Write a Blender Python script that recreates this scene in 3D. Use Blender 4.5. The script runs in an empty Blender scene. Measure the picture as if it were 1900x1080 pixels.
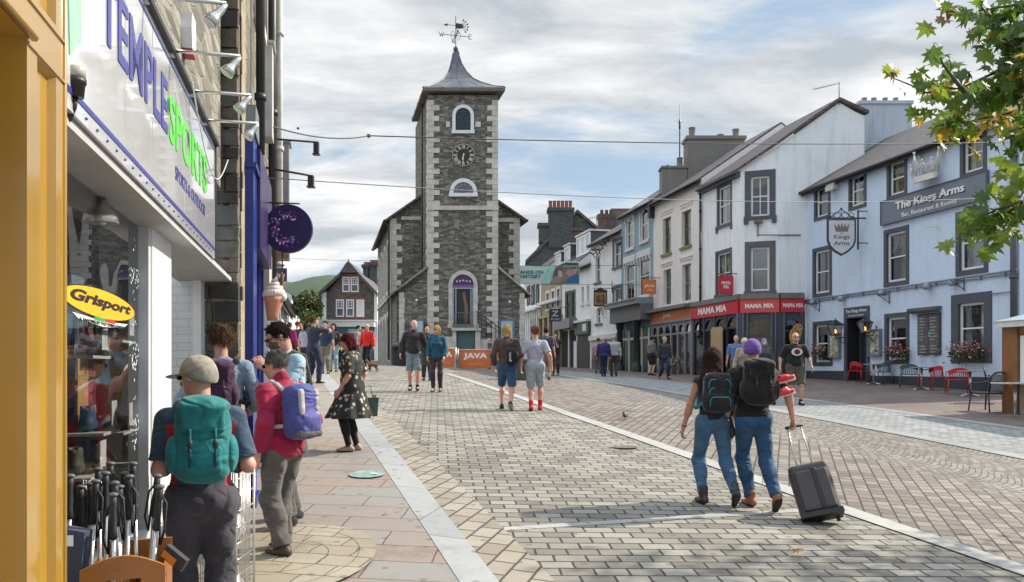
import bpy,bmesh,math,random
import numpy as np
from mathutils import Vector,Matrix,noise as mnoise
R=math.radians
rng=random.Random(7)
SC=bpy.context.scene
COL=SC.collection
# ---------------- camera ----------------
FOC,HX,HY,CZ=1500.0,950.0,685.0,2.0      # focal length in photo pixels, principal x, horizon y, eye height
cam=bpy.data.cameras.new("camera");camo=bpy.data.objects.new("camera",cam);COL.objects.link(camo)
cam.sensor_width=36;cam.lens=36*FOC/1900;cam.shift_y=(HY -540) /1900
cam.clip_end=6000;cam.clip_start=0.05
camo.location=(0,0,CZ);camo.rotation_euler=(R(90),0,0)
SC.camera=camo
# ---------------- sky and sun ----------------
SUN_AZ=math.atan2(.93,.37);SUN_EL=R(37)     # azimuth measured from +Y towards +X
w=bpy.data.worlds.new("World");SC.world=w;w.use_nodes=True
nt=w.node_tree;nt.nodes.clear();N=nt.nodes.new;L=nt.links.new
out=N('ShaderNodeOutputWorld');bg=N('ShaderNodeBackground');L(bg.outputs[0],out.inputs[0])
sky=N('ShaderNodeTexSky');sky.sky_type='NISHITA';sky.sun_disc=False
sky.sun_elevation=SUN_EL;sky.sun_rotation=SUN_AZ;sky.air_density=1.0;sky.dust_density=0.6;sky.ozone_density=1.6
bg.inputs[1].default_value=0.15
tc=N('ShaderNodeTexCoord');sep=N('ShaderNodeSeparateXYZ');L(tc.outputs['Generated'],sep.inputs[0])
zc=N('ShaderNodeMath');zc.operation='MAXIMUM';L(sep.outputs[2],zc.inputs[0]);zc.inputs[1].default_value=0.0
za=N('ShaderNodeMath');za.operation='ADD';L(zc.outputs[0],za.inputs[0]);za.inputs[1].default_value=0.22
dx=N('ShaderNodeMath');dx.operation='DIVIDE';L(sep.outputs[0],dx.inputs[0]);L(za.outputs[0],dx.inputs[1])
dy=N('ShaderNodeMath');dy.operation='DIVIDE';L(sep.outputs[1],dy.inputs[0]);L(za.outputs[0],dy.inputs[1])
cmb=N('ShaderNodeCombineXYZ');L(dx.outputs[0],cmb.inputs[0]);L(dy.outputs[0],cmb.inputs[1])
mp=N('ShaderNodeMapping');L(cmb.outputs[0],mp.inputs[0]);mp.inputs['Scale'].default_value=(0.75,1.5,1);mp.inputs['Location'].default_value=(3.1,1.7,0.4)
def sky_noise(scale,detail,rough,dist=0.0):
 n=N('ShaderNodeTexNoise');n.inputs['Scale'].default_value=scale;n.inputs['Detail'].default_value=detail
 n.inputs['Roughness'].default_value=rough;n.inputs['Distortion'].default_value=dist;L(mp.outputs[0],n.inputs['Vector']);return n
n1=sky_noise(1.35,12,.62,.35)
cov=N('ShaderNodeMapRange');cov.interpolation_type='SMOOTHSTEP';L(n1.outputs['Fac'],cov.inputs[0])
cov.inputs[1].default_value=.34;cov.inputs[2].default_value=.53
n2=sky_noise(2.3,12,.6,.3)
cr=N('ShaderNodeMapRange');L(n2.outputs['Fac'],cr.inputs[0]);cr.inputs[1].default_value=.38;cr.inputs[2].default_value=.62
cc=N('ShaderNodeMix');cc.data_type='RGBA';L(cr.outputs[0],cc.inputs[0])
cc.inputs[6].default_value=(2.75,3.0,3.25,1);cc.inputs[7].default_value=(5.2,5.2,5.2,1)   # radiance of grey and white cloud
bl=N('ShaderNodeMix');bl.data_type='RGBA';bl.inputs[0].default_value=.75;L(sky.outputs[0],bl.inputs[6]);bl.inputs[7].default_value=(2.1,2.7,3.3,1)
mx=N('ShaderNodeMix');mx.data_type='RGBA';L(cov.outputs[0],mx.inputs[0]);L(bl.outputs[2],mx.inputs[6]);L(cc.outputs[2],mx.inputs[7])
zb=N('ShaderNodeMapRange');zb.interpolation_type='SMOOTHSTEP';L(sep.outputs[2],zb.inputs[0]);zb.inputs[1].default_value=.43;zb.inputs[2].default_value=.80;zb.inputs[3].default_value=1.0;zb.inputs[4].default_value=2.5   # radiance raised towards the zenith, out of view, as added fill for shaded fronts
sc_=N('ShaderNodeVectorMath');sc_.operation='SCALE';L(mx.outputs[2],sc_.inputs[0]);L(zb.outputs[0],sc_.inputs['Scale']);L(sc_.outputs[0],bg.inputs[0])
sl=bpy.data.lights.new("sun",'SUN');sl.energy=5.0;sl.angle=R(.6);sl.color=(1,.90,.74)
so=bpy.data.objects.new("sun",sl);COL.objects.link(so)
sd=Vector((math.sin(SUN_AZ) *math.cos(SUN_EL),math.cos(SUN_AZ) *math.cos(SUN_EL),math.sin(SUN_EL)))
so.rotation_euler=sd.to_track_quat('Z','Y').to_euler()
SC.view_settings.view_transform='Standard';SC.view_settings.look='None'
SC.view_settings.exposure=0.42;SC.view_settings.gamma=1
SC.cycles.max_bounces=7;SC.cycles.transparent_max_bounces=12
SC.cycles.caustics_reflective=False;SC.cycles.caustics_refractive=False

# ---------------- helpers: things, parts, meshes ----------------
def tag(o,label=None,cat=None,group=None,kind=None):
 if label: o['label'] =label
 if cat: o['category'] =cat
 if group: o['group'] =group
 if kind: o['kind'] =kind
 return o
def thing(name,label,cat,loc=(0,0,0),rz=0,group=None):
 o=bpy.data.objects.new(name,None);COL.objects.link(o);o.empty_display_size=.2
 o.location=loc;o.rotation_euler=(0,0,rz);return tag(o,label,cat,group)
def link(name,me,parent=None):
 o=bpy.data.objects.new(name,me);COL.objects.link(o)
 if parent is not None: o.parent=parent
 return o
def copy_tree(o,parent=None):
 c=o.copy();COL.objects.link(c);c.parent=parent
 for ch in list(o.children): copy_tree(ch,c)
 return c
def V(*a): return Vector(a)
class Fr:
 """a frame: ex to the reading direction, ey = outward normal, ez up"""
 def __init__(s,o,ex,ez=(0,0,1)):
  s.o=Vector(o);s.ex=Vector(ex).normalized();s.ez=Vector(ez).normalized();s.ey=s.ex.cross(s.ez).normalized()
 def p(s,x,y,z): return s.o+s.ex*x+s.ey*y+s.ez*z
 def f(s,px,py,off=0.0):                     # where the line of sight of a photo pixel meets the plane: (x, z)
  d=Vector(((px -HX) /FOC,1,(HY -py) /FOC));c=Vector((0,0,CZ))
  t=(s.o+s.ey*off -c).dot(s.ey) /d.dot(s.ey);q=c+d*t -s.o
  return q.dot(s.ex),q.dot(s.ez)
 def rect(s,pl,pr,yt,yb,left=True):        # photo rectangle, heights read at its left edge
  x0,z1=s.f(pl if left else pr,yt);_,z0=s.f(pl if left else pr,yb);x1,_=s.f(pr if left else pl,yt)
  return (min(x0,x1),max(x0,x1),min(z0,z1),max(z0,z1))
W0=Fr((0,0,0),(1,0,0));W0.ey=Vector((0,1,0))
class MB:
 def __init__(s): s.v=[];s.f=[];s.m=[];s.sm=[]
 def face(s,pts,m=0,smooth=False):
  n=len(s.v);s.v += [tuple(p) for p in pts];s.f.append(tuple(range(n,n+len(pts))));s.m.append(m);s.sm.append(smooth);return s
 def box(s,x0,x1,y0,y1,z0,z1,F=W0,m=0):
  c=[F.p(x,y,z) for z in (z0,z1) for y in (y0,y1) for x in (x0,x1)];n=len(s.v);s.v += [tuple(p) for p in c]
  cen=sum(c,Vector()) /8
  for q in ((0,1,3,2),(4,6,7,5),(0,4,5,1),(2,3,7,6),(0,2,6,4),(1,5,7,3)):
   a,b,d=c[q[0]],c[q[1]],c[q[2]];nn=(b -a).cross(d -b)
   if nn.dot((a+b+d) /3 -cen) <0: q=q[::-1]
   s.f.append(tuple(n+i for i in q));s.m.append(m);s.sm.append(False)
  return s
 def prism(s,pts,y0,y1,F=W0,m=0,mside=None):  # pts = (x,z) outline in the frame plane, extruded y0..y1
  a=[F.p(x,y0,z) for x,z in pts];b=[F.p(x,y1,z) for x,z in pts]
  ar=sum(pts[i][0] *pts[(i+1) % len(pts)][1] -pts[(i+1) % len(pts)][0] *pts[i][1] for i in range(len(pts)))
  if F is W0: ar=-ar
  if (ar >0) != (y1 >y0): a,b=a[::-1],b[::-1]
  s.face(b,m);s.face(a[::-1],m);k=len(a);ms=m if mside is None else mside
  for i in range(k): j=(i+1) % k;s.face([a[i],a[j],b[j],b[i]],ms)
  return s
 def tube(s,path,r,n=8,m=0,cap=True,close=False):
  P=[Vector(p) for p in path];K=len(P);rr=r if isinstance(r,(list,tuple)) else [r] *K;rings=[];up=None
  for i in range(K):
   d=(P[(i+1) % K] -P[i -1]) if close else ((P[min(i+1,K -1)] -P[max(i -1,0)]))
   d=d.normalized() if d.length >1e-9 else Vector((0,0,1))
   if up is None:
    up=Vector((0,0,1)) if abs(d.z) <.9 else Vector((1,0,0))
   a=d.cross(up).normalized();up=a.cross(d).normalized();n0=len(s.v)
   for k in range(n):
    t=2*math.pi*k/n;s.v.append(tuple(P[i] +(a*math.cos(t) +up*math.sin(t)) *rr[i]))
   rings.append(n0)
  for i in range(K if close else K -1):
   A,B=rings[i],rings[(i+1) % K]
   for k in range(n):
    s.f.append((A+k,A+(k+1) % n,B+(k+1) % n,B+k)[::-1]);s.m.append(m);s.sm.append(True)
  if cap and not close:
   s.f.append(tuple(rings[0] +k for k in range(n)));s.m.append(m);s.sm.append(False)
   s.f.append(tuple(rings[-1] +k for k in reversed(range(n))));s.m.append(m);s.sm.append(False)
  return s
 def lathe(s,prof,c=(0,0,0),n=16,m=0,F=W0,smooth=True):   # prof = (r, z)
  c=Vector(c);rings=[]
  for r,z in prof:
   n0=len(s.v)
   for k in range(n):
    t=2*math.pi*k/n;s.v.append(tuple(c+F.ex*(r*math.cos(t)) +F.ey*(r*math.sin(t)) +F.ez*z))
   rings.append(n0)
  for A,B in zip(rings,rings[1:]):
   for k in range(n): s.f.append((A+k,A+(k+1) % n,B+(k+1) % n,B+k));s.m.append(m);s.sm.append(smooth)
  s.f.append(tuple(rings[0] +k for k in reversed(range(n))));s.m.append(m);s.sm.append(False)
  s.f.append(tuple(rings[-1] +k for k in range(n)));s.m.append(m);s.sm.append(False)
  return s
 def ball(s,c,r,n=12,m=0,sc=(1,1,1),F=W0):
  c=Vector(c);k=max(4,n // 2);rings=[]
  for i in range(k+1):
   ph=math.pi*i/k;n0=len(s.v)
   for j in range(n):
    t=2*math.pi*j/n
    s.v.append(tuple(c+F.ex*(r*sc[0] *math.sin(ph) *math.cos(t)) +F.ey*(r*sc[1] *math.sin(ph) *math.sin(t)) -F.ez*(r*sc[2] *math.cos(ph))))
   rings.append(n0)
  for A,B in zip(rings,rings[1:]):
   for j in range(n): s.f.append((A+j,A+(j+1) % n,B+(j+1) % n,B+j));s.m.append(m);s.sm.append(True)
  return s
 def build(s,name,mats,parent=None,uv=True):
  me=bpy.data.meshes.new(name);me.from_pydata(s.v,[],s.f)
  for m in (mats if isinstance(mats,(list,tuple)) else [mats]): me.materials.append(m)
  me.polygons.foreach_set('material_index',s.m);me.polygons.foreach_set('use_smooth',s.sm)
  if uv: auto_uv(me)
  me.update()
  return link(name,me,parent)
def auto_uv(me):
 ul=me.uv_layers.new(name='uv');nl=len(me.loops)
 if nl == 0: return
 vco=np.empty(len(me.vertices) *3,'f');me.vertices.foreach_get('co',vco);vco=vco.reshape(-1,3)
 npoly=len(me.polygons);ls=np.empty(npoly,'i');me.polygons.foreach_get('loop_start',ls);lt=np.empty(npoly,'i');me.polygons.foreach_get('loop_total',lt)
 nn=np.empty(npoly*3,'f');me.polygons.foreach_get('normal',nn);nn=nn.reshape(-1,3)
 li=np.empty(nl,'i');me.loops.foreach_get('vertex_index',li)
 lp=np.repeat(np.arange(npoly),lt);order=np.concatenate([np.arange(a,a+b) for a,b in zip(ls,lt)]) if npoly else np.array([],'i')
 t1=np.stack([-nn[:,1],nn[:,0],np.zeros(npoly)],1);le=np.linalg.norm(t1,axis=1);flat=le <.15
 t1[flat] =(1,0,0);le[flat] =1;t1 /=le[:,None];t2=np.cross(nn,t1)
 P=vco[li[order]];uv=np.empty((nl,2),'f');uv[order,0] =(P*t1[lp]).sum(1);uv[order,1] =(P*t2[lp]).sum(1)
 ul.data.foreach_set('uv',uv.ravel())

# ---------------- helpers: materials ----------------
_mc={}
def nodes(name):
 m=bpy.data.materials.new(name);m.use_nodes=True;t=m.node_tree;b=t.nodes['Principled BSDF'];return m,t,b
def g4(c): return (c[0],c[1],c[2],1)
def cached(fn):
 def w_(*a,**k):
  key=(fn.__name__,a,tuple(sorted(k.items())))
  if key not in _mc: _mc[key] =fn(*a,**k)
  return _mc[key]
 return w_
def coord(t,kind='Object'):
 c=t.nodes.new('ShaderNodeTexCoord');return c.outputs[kind]
def uvmap(t,sc=(1,1,1),rot=0,loc=(0,0,0),src=None,warp=0,wscale=3):
 m=t.nodes.new('ShaderNodeMapping');src=src or coord(t,'UV')
 if warp:
  n=t.nodes.new('ShaderNodeTexNoise');n.inputs['Scale'].default_value=wscale;n.inputs['Detail'].default_value=3;t.links.new(src,n.inputs['Vector'])
  s=t.nodes.new('ShaderNodeVectorMath');s.operation='SUBTRACT';t.links.new(n.outputs['Color'],s.inputs[0]);s.inputs[1].default_value=(.5,.5,.5)
  k=t.nodes.new('ShaderNodeVectorMath');k.operation='SCALE';k.inputs['Scale'].default_value=warp;t.links.new(s.outputs[0],k.inputs[0])
  a=t.nodes.new('ShaderNodeVectorMath');a.operation='ADD';t.links.new(src,a.inputs[0]);t.links.new(k.outputs[0],a.inputs[1]);src=a.outputs[0]
 t.links.new(src,m.inputs['Vector']);m.inputs['Scale'].default_value=sc;m.inputs['Rotation'].default_value=(0,0,rot);m.inputs['Location'].default_value=loc
 return m.outputs[0]
def tnoise(t,vec,scale,detail=4,rough=.55,dist=0):
 n=t.nodes.new('ShaderNodeTexNoise');n.inputs['Scale'].default_value=scale;n.inputs['Detail'].default_value=detail
 n.inputs['Roughness'].default_value=rough;n.inputs['Distortion'].default_value=dist;t.links.new(vec,n.inputs['Vector']);return n.outputs['Fac']
def ramp(t,fac,stops):
 r=t.nodes.new('ShaderNodeValToRGB');t.links.new(fac,r.inputs[0]);e=r.color_ramp.elements
 e[0].position,e[0].color=stops[0][0],g4(stops[0][1]);e[1].position,e[1].color=stops[-1][0],g4(stops[-1][1])
 for p,c in stops[1:-1]: k=e.new(p);k.color=g4(c)
 return r.outputs[0]
def mixc(t,fac,a,b,mode='MIX'):
 m=t.nodes.new('ShaderNodeMix');m.data_type='RGBA';m.blend_type=mode
 for i,s in ((0,fac),(6,a),(7,b)):
  if isinstance(s,(int,float)): m.inputs[i].default_value=s
  elif isinstance(s,tuple): m.inputs[i].default_value=g4(s)
  else: t.links.new(s,m.inputs[i])
 return m.outputs[2]
def mrange(t,v,a,b,c=0,d=1):
 m=t.nodes.new('ShaderNodeMapRange');t.links.new(v,m.inputs[0]);m.inputs[1].default_value=a;m.inputs[2].default_value=b;m.inputs[3].default_value=c;m.inputs[4].default_value=d;return m.outputs[0]
def math_(t,op,a,b=0.0):
 m=t.nodes.new('ShaderNodeMath');m.operation=op
 for i,s in ((0,a),(1,b)):
  if isinstance(s,(int,float)): m.inputs[i].default_value=s
  else: t.links.new(s,m.inputs[i])
 return m.outputs[0]
def bump(t,b,h,strength=.3,dist=.02):
 n=t.nodes.new('ShaderNodeBump');n.inputs['Strength'].default_value=strength;n.inputs['Distance'].default_value=dist
 t.links.new(h,n.inputs['Height']);t.links.new(n.outputs[0],b.inputs['Normal'])
@cached
def plain(name,c,rough=.6,var=.15,scale=6.0,metal=0.0,bmp=.1,spec=.5):
 m,t,b=nodes(name);v=coord(t);n=tnoise(t,v,scale,5)
 dk=tuple(x*(1 -var) for x in c);lt=tuple(min(1,x*(1+var)) for x in c)
 t.links.new(ramp(t,n,[(.3,dk),(.7,lt)]),b.inputs['Base Color']);b.inputs['Roughness'].default_value=rough;b.inputs['Metallic'].default_value=metal
 b.inputs['Specular IOR Level'].default_value=spec
 if bmp: bump(t,b,tnoise(t,v,scale*6,3),bmp,.01)
 return m
@cached
def paint_wall(name,c,streak=.12,dirt=(.25,.24,.22)):
 m,t,b=nodes(name);u=coord(t,'UV')
 s=tnoise(t,uvmap(t,(2.2,.18,1),src=u),1.6,7,.65);p=tnoise(t,u,.7,6,.6);f=tnoise(t,u,9,6,.7)
 k=math_(t,'MULTIPLY',mrange(t,s,.5,.82,0,1),streak*3);k2=math_(t,'ADD',k,mrange(t,p,.58,.85,0,streak*1.8))
 w2=tnoise(t,uvmap(t,(1.1,.5,1),src=u),2.3,5,.7);base=mixc(t,mrange(t,f,.3,.7),tuple(x*.93 for x in c),tuple(min(1,x*1.04) for x in c));base=mixc(t,mrange(t,w2,.45,.75,0,.5),base,tuple(x*.82 for x in c));base=mixc(t,mrange(t,tnoise(t,uvmap(t,(1,1,1),loc=(5,3,0),src=u),.55,3,.5),.55,.58,0,.16),base,tuple(min(1,x*1.12) for x in c))
 t.links.new(mixc(t,k2,base,dirt),b.inputs['Base Color']);b.inputs['Roughness'].default_value=.85
 bump(t,b,math_(t,'ADD',f,math_(t,'MULTIPLY',p,5)),.35,.015);return m
@cached
def slate_roof(name,c=(.11,.095,.10)):
 m,t,b=nodes(name);u=uvmap(t,warp=.03)
 br=t.nodes.new('ShaderNodeTexBrick');t.links.new(u,br.inputs['Vector']);br.inputs['Scale'].default_value=1;br.inputs['Brick Width'].default_value=.3
 br.inputs['Row Height'].default_value=.2;br.inputs['Mortar Size'].default_value=.012;br.inputs['Color1'].default_value=g4(tuple(x*.7 for x in c));br.inputs['Color2'].default_value=g4(tuple(x*1.1 for x in c));br.inputs['Mortar'].default_value=(.012,.012,.012,1)
 n=tnoise(t,u,1.3,6,.65);t.links.new(mixc(t,mrange(t,n,.5,.75,0,.6),br.outputs['Color'],(.12,.11,.085)),b.inputs['Base Color']);b.inputs['Roughness'].default_value=.7
 bump(t,b,br.outputs['Fac'],-.6,.03);return m
@cached
def rubble(name,cols=((.065,.06,.054),(.135,.126,.112),(.225,.208,.18),(.42,.39,.335)),mortar=(.17,.158,.138),bw=.25,bh=.088,ms=.016,light=.075,rnd=.75):
 m,t,b=nodes(name);u=uvmap(t,warp=.16,wscale=1.7)
 u2=uvmap(t,(1/bw,1/bh,1),src=u);v1=t.nodes.new('ShaderNodeTexVoronoi');v2=t.nodes.new('ShaderNodeTexVoronoi');v2.feature='DISTANCE_TO_EDGE'
 for v_ in (v1,v2): v_.voronoi_dimensions='2D';v_.inputs['Scale'].default_value=1;v_.inputs['Randomness'].default_value=rnd;t.links.new(u2,v_.inputs['Vector'])
 sp=t.nodes.new('ShaderNodeSeparateColor');t.links.new(v1.outputs['Color'],sp.inputs[0]);cellc,mort=sp.outputs[0],mrange(t,v2.outputs['Distance'],ms*1.5,ms*4,1,0)
 f=tnoise(t,u,11,6,.7);fac=math_(t,'ADD',math_(t,'MULTIPLY',cellc,.5),math_(t,'MULTIPLY',f,.5))
 col=ramp(t,fac,[(.2,cols[0]),(.42,cols[1]),(.62,cols[2]),(.88,cols[3])])
 big=tnoise(t,u,.5,5,.6);col=mixc(t,mrange(t,big,.35,.7,0,.35),col,cols[1])
 col=mixc(t,mrange(t,tnoise(t,u,5.5,4,.8),.66,.70,0,light*10),col,(.42,.40,.36))
 t.links.new(mixc(t,mort,col,mortar),b.inputs['Base Color']);b.inputs['Roughness'].default_value=.85
 h=math_(t,'SUBTRACT',math_(t,'ADD',math_(t,'MULTIPLY',f,.5),math_(t,'MULTIPLY',cellc,.4)),mort);bump(t,b,h,.9,.04);return m
@cached
def glass(name,tint=(.8,.86,.9),rough=.02,base=.08,mul=1.3):
 m,t,b=nodes(name);t.nodes.remove(b);o=t.nodes['Material Output']
 fr=t.nodes.new('ShaderNodeFresnel');fr.inputs[0].default_value=1.5;nz=tnoise(t,coord(t),.9,2)
 bp=t.nodes.new('ShaderNodeBump');bp.inputs['Strength'].default_value=.06;bp.inputs['Distance'].default_value=.15;t.links.new(nz,bp.inputs['Height'])
 gl=t.nodes.new('ShaderNodeBsdfGlossy');gl.inputs['Roughness'].default_value=rough;t.links.new(bp.outputs[0],gl.inputs['Normal'])
 tr=t.nodes.new('ShaderNodeBsdfTransparent');tr.inputs[0].default_value=g4(tint);mxs=t.nodes.new('ShaderNodeMixShader')
 f=math_(t,'ADD',math_(t,'MULTIPLY',fr.outputs[0],mul),base)
 f2=t.nodes.new('ShaderNodeMath');f2.operation='MINIMUM';t.links.new(f,f2.inputs[0]);f2.inputs[1].default_value=1
 t.links.new(f2.outputs[0],mxs.inputs[0]);t.links.new(tr.outputs[0],mxs.inputs[1]);t.links.new(gl.outputs[0],mxs.inputs[2]);t.links.new(mxs.outputs[0],o.inputs[0]);return m
GLASS=glass('window_glass',base=.12)
WHITE=plain('white_gloss_paint',(.72,.73,.74),.35,.04)
DARK=plain('dark_interior',(.012,.012,.014),.9,.2)
CURT=plain('net_curtain',(.68,.68,.67),.95,.12,14)
IRON=plain('black_iron',(.02,.02,.022),.45,.2)
STEEL=plain('brushed_steel',(.55,.55,.53),.28,.1,20,.9)
SLATE=slate_roof('slate_roof');LEAD=plain('lead_sheet',(.115,.125,.14),.5,.25,2.5,.3)

def text(s,F,x0,x1,z0,z1,y,mat,parent,name='lettering',ext=.004,bold=0.0,shear=0.0,spacing=1.0):
 """a line of raised letters filling x0..x1, z0..z1 (cap height) on the plane of frame F at depth y"""
 cu=bpy.data.curves.new(name,'FONT');cu.body=s;cu.size=1;cu.offset=bold;cu.shear=shear;cu.space_character=spacing;cu.resolution_u=3
 t=bpy.data.objects.new('tmp',cu);COL.objects.link(t);dg=bpy.context.evaluated_depsgraph_get();me=bpy.data.meshes.new_from_object(t.evaluated_get(dg))
 bpy.data.objects.remove(t);bpy.data.curves.remove(cu)
 if len(me.vertices) == 0: return None
 co=[v.co.copy() for v in me.vertices];ax=min(c.x for c in co);bx=max(c.x for c in co);az=min(c.y for c in co);bz=max(c.y for c in co)
 mb=MB();vs=[((c.x -ax) /(bx -ax) *(x1 -x0) +x0,(c.y -az) /(bz -az) *(z1 -z0) +z0) for c in co]
 fs=[tuple(p.vertices) for p in me.polygons];bpy.data.meshes.remove(me)
 n=len(vs);mb.v=[tuple(F.p(a,y+ext,b)) for a,b in vs] +[tuple(F.p(a,y,b)) for a,b in vs]
 ed={}
 for f in fs:
  a,b,c=(Vector(mb.v[i]) for i in f[:3])
  if (b -a).cross(c -b).dot(F.ey) <0: f=f[::-1]
  mb.f.append(f)
  for i in range(len(f)): ed[(f[i],f[(i+1) % len(f)])] =1
 for (a,b) in list(ed):
  if (b,a) not in ed: mb.f.append((b,a,a+n,b+n))
 mb.m=[0] *len(mb.f);mb.sm=[False] *len(mb.f)
 return mb.build(name,mat,parent)

# ---------------- ground shape ----------------
def g_profile(d):
 if d <37: return -2.01+.0894*d -.000948*d*d
 if d <60: return -2.01+.0894*37 -.000948*37*37+(d -37) *.0193 -(d -37) ** 2*.0002
 return g_profile(59.99) +min(d -60,60) *.004
def gz(x,y):
 xx=max(-9.0,min(8.0,x));c=-.034*(xx+2) if xx >-2 else -.045*(xx+2) *min(1,max(0,(y -12) /20))
 return CZ+g_profile(max(-6,y)) +c
def on_ground(px,py):
 """the ground point seen at a photo pixel"""
 lo,hi=1.0,200.0;f=lambda d: gz((px -HX) /FOC*d,d) -CZ -(HY -py) /FOC*d
 # march to the first crossing
 d=1.0;prev=f(d)
 while d <200:
  d2=d*1.01;c=f(d2)
  if prev <0 <= c or prev >= 0 >c:
   lo,hi=d,d2;break
  d,prev=d2,c
 for _ in range(40):
  mid=(lo+hi) /2
  if (f(mid) <0) == (f(lo) <0): lo=mid
  else: hi=mid
 x=(px -HX) /FOC*lo;return Vector((x,lo,gz(x,lo)))
def at_depth(px,d,dz=0.0):
 x=(px -HX) /FOC*d;return Vector((x,d,gz(x,d) +dz))
def pix(px,py,d): return Vector(((px -HX) /FOC*d,d,CZ+(HY -py) /FOC*d))
S=Vector((-.2333,1,0)).normalized()            # the street runs this way
def Wall(u,right):                                # wall plane along the street, u metres from the sight line to its vanishing point
 return Fr((u,0,0),(-S if right else S))
# ---------------- ground, paving ----------------
@cached
def setts(name,c1,c2,bw,bh,ms,joint=(.05,.045,.04),rot=0.0,arc=0.0,warp=.012,tone=(.9,.8,.7),bmp=1.0,off=.5):
 m,t,b=nodes(name);src=coord(t,'UV');rotv=uvmap(t,rot=rot,src=src)
 if arc:
  sp=t.nodes.new('ShaderNodeSeparateXYZ');t.links.new(rotv,sp.inputs[0])
  a=math_(t,'ABSOLUTE',math_(t,'SINE',math_(t,'MULTIPLY',sp.outputs[0],math.pi/1.5)))
  c_=t.nodes.new('ShaderNodeCombineXYZ');t.links.new(sp.outputs[0],c_.inputs[0]);t.links.new(math_(t,'ADD',sp.outputs[1],math_(t,'MULTIPLY',a,arc)),c_.inputs[1]);rotv=c_.outputs[0]
 u=uvmap(t,src=rotv,warp=warp,wscale=6)
 br=t.nodes.new('ShaderNodeTexBrick');t.links.new(u,br.inputs['Vector']);br.inputs['Scale'].default_value=1;br.inputs['Brick Width'].default_value=bw;br.inputs['Row Height'].default_value=bh
 br.inputs['Mortar Size'].default_value=ms;br.inputs['Mortar Smooth'].default_value=.35;br.offset=off
 br.inputs['Color1'].default_value=g4(c1);br.inputs['Color2'].default_value=g4(c2);br.inputs['Mortar'].default_value=g4(joint)
 big=tnoise(t,src,.35,6,.62);mid=tnoise(t,src,3.0,5,.7);fine=tnoise(t,src,60,4,.7)
 col=mixc(t,mrange(t,big,.35,.68,0,.75),br.outputs['Color'],mixc(t,1.0,br.outputs['Color'],tone,'MULTIPLY'))
 col=mixc(t,mrange(t,mid,.52,.78,0,.45),col,mixc(t,1.0,col,(.62,.6,.58),'MULTIPLY'))
 col=mixc(t,mrange(t,fine,.4,.75,0,.35),col,mixc(t,1.0,col,(.6,.6,.6),'MULTIPLY'))
 t.links.new(col,b.inputs['Base Color']);t.links.new(mrange(t,mid,.3,.7,.6,.9),b.inputs['Roughness']);b.inputs['Specular IOR Level'].default_value=.35
 vg=t.nodes.new('ShaderNodeTexVoronoi');vg.voronoi_dimensions='2D';vg.inputs['Scale'].default_value=2.2;t.links.new(src,vg.inputs['Vector']);col=mixc(t,mrange(t,vg.outputs['Distance'],.055,.075,.55,0),col,(.10,.095,.09))
 st_=tnoise(t,uvmap(t,(1,1,1),loc=(9,4,0),src=src),.9,7,.75,.4);col=mixc(t,mrange(t,st_,.57,.70,0,.55),col,mixc(t,1.0,col,(.5,.48,.46),'MULTIPLY'));t.links.new(col,b.inputs['Base Color'])
 h=math_(t,'ADD',math_(t,'MULTIPLY',br.outputs['Fac'],-1.0),math_(t,'MULTIPLY',fine,.12));h=math_(t,'ADD',h,math_(t,'MULTIPLY',mid,.25))
 bump(t,b,h,bmp,.012);return m
ST=math.atan(.2333)
M_SETT=setts('tan_setts',(.175,.165,.145),(.34,.322,.285),.27,.17,.0115,rot=-ST*.4,warp=.022,tone=(.80,.79,.78))
M_BROWN=setts('brown_setts',(.15,.132,.117),(.285,.255,.225),.20,.15,.011,rot=R(90) +.33,tone=(.74,.70,.70))
M_FAN=setts('fan_setts',(.155,.14,.125),(.29,.265,.24),.11,.11,.008,rot=-ST,arc=.55,tone=(.7,.69,.7))
M_BORDER=setts('border_setts',(.27,.24,.195),(.37,.34,.285),.30,.2,.012,rot=R(90) +.29,tone=(.8,.77,.74),joint=(.09,.075,.06))
M_GREYSETT=setts('grey_setts',(.20,.21,.215),(.31,.32,.32),.2,.12,.006,rot=-ST,tone=(.8,.82,.84))
M_KERB=setts('kerb_slabs',(.29,.305,.315),(.37,.38,.385),1.1,3.0,.006,rot=R(90) +.29,warp=0,joint=(.12,.12,.12),tone=(.84,.84,.86),bmp=.5)
M_BAND=setts('band_slabs',(.33,.33,.325),(.42,.415,.405),.9,5.0,.006,rot=R(90) +.3,warp=0,joint=(.14,.13,.12),tone=(.85,.85,.86),bmp=.5)
M_BAND2=setts('grey_slabs',(.22,.225,.225),(.30,.30,.295),.9,5.0,.006,rot=R(90) +.3,warp=0,joint=(.1,.1,.1),tone=(.85,.85,.86),bmp=.5)
M_FLAG=setts('flagstones',(.30,.232,.19),(.275,.265,.25),.95,.42,.007,rot=.05,tone=(.80,.86,.92),joint=(.10,.08,.065),warp=.02,bmp=.6)
M_FLAGG=setts('dark_flagstones',(.13,.095,.085),(.18,.145,.13),.6,.4,.007,rot=-ST,tone=(.8,.8,.82),joint=(.07,.06,.055))
M_TANFLAG=setts('tan_flags',(.31,.27,.205),(.39,.35,.28),.36,.24,.008,rot=.2,warp=.05,tone=(.85,.82,.8),joint=(.14,.12,.09),bmp=.6)

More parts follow.
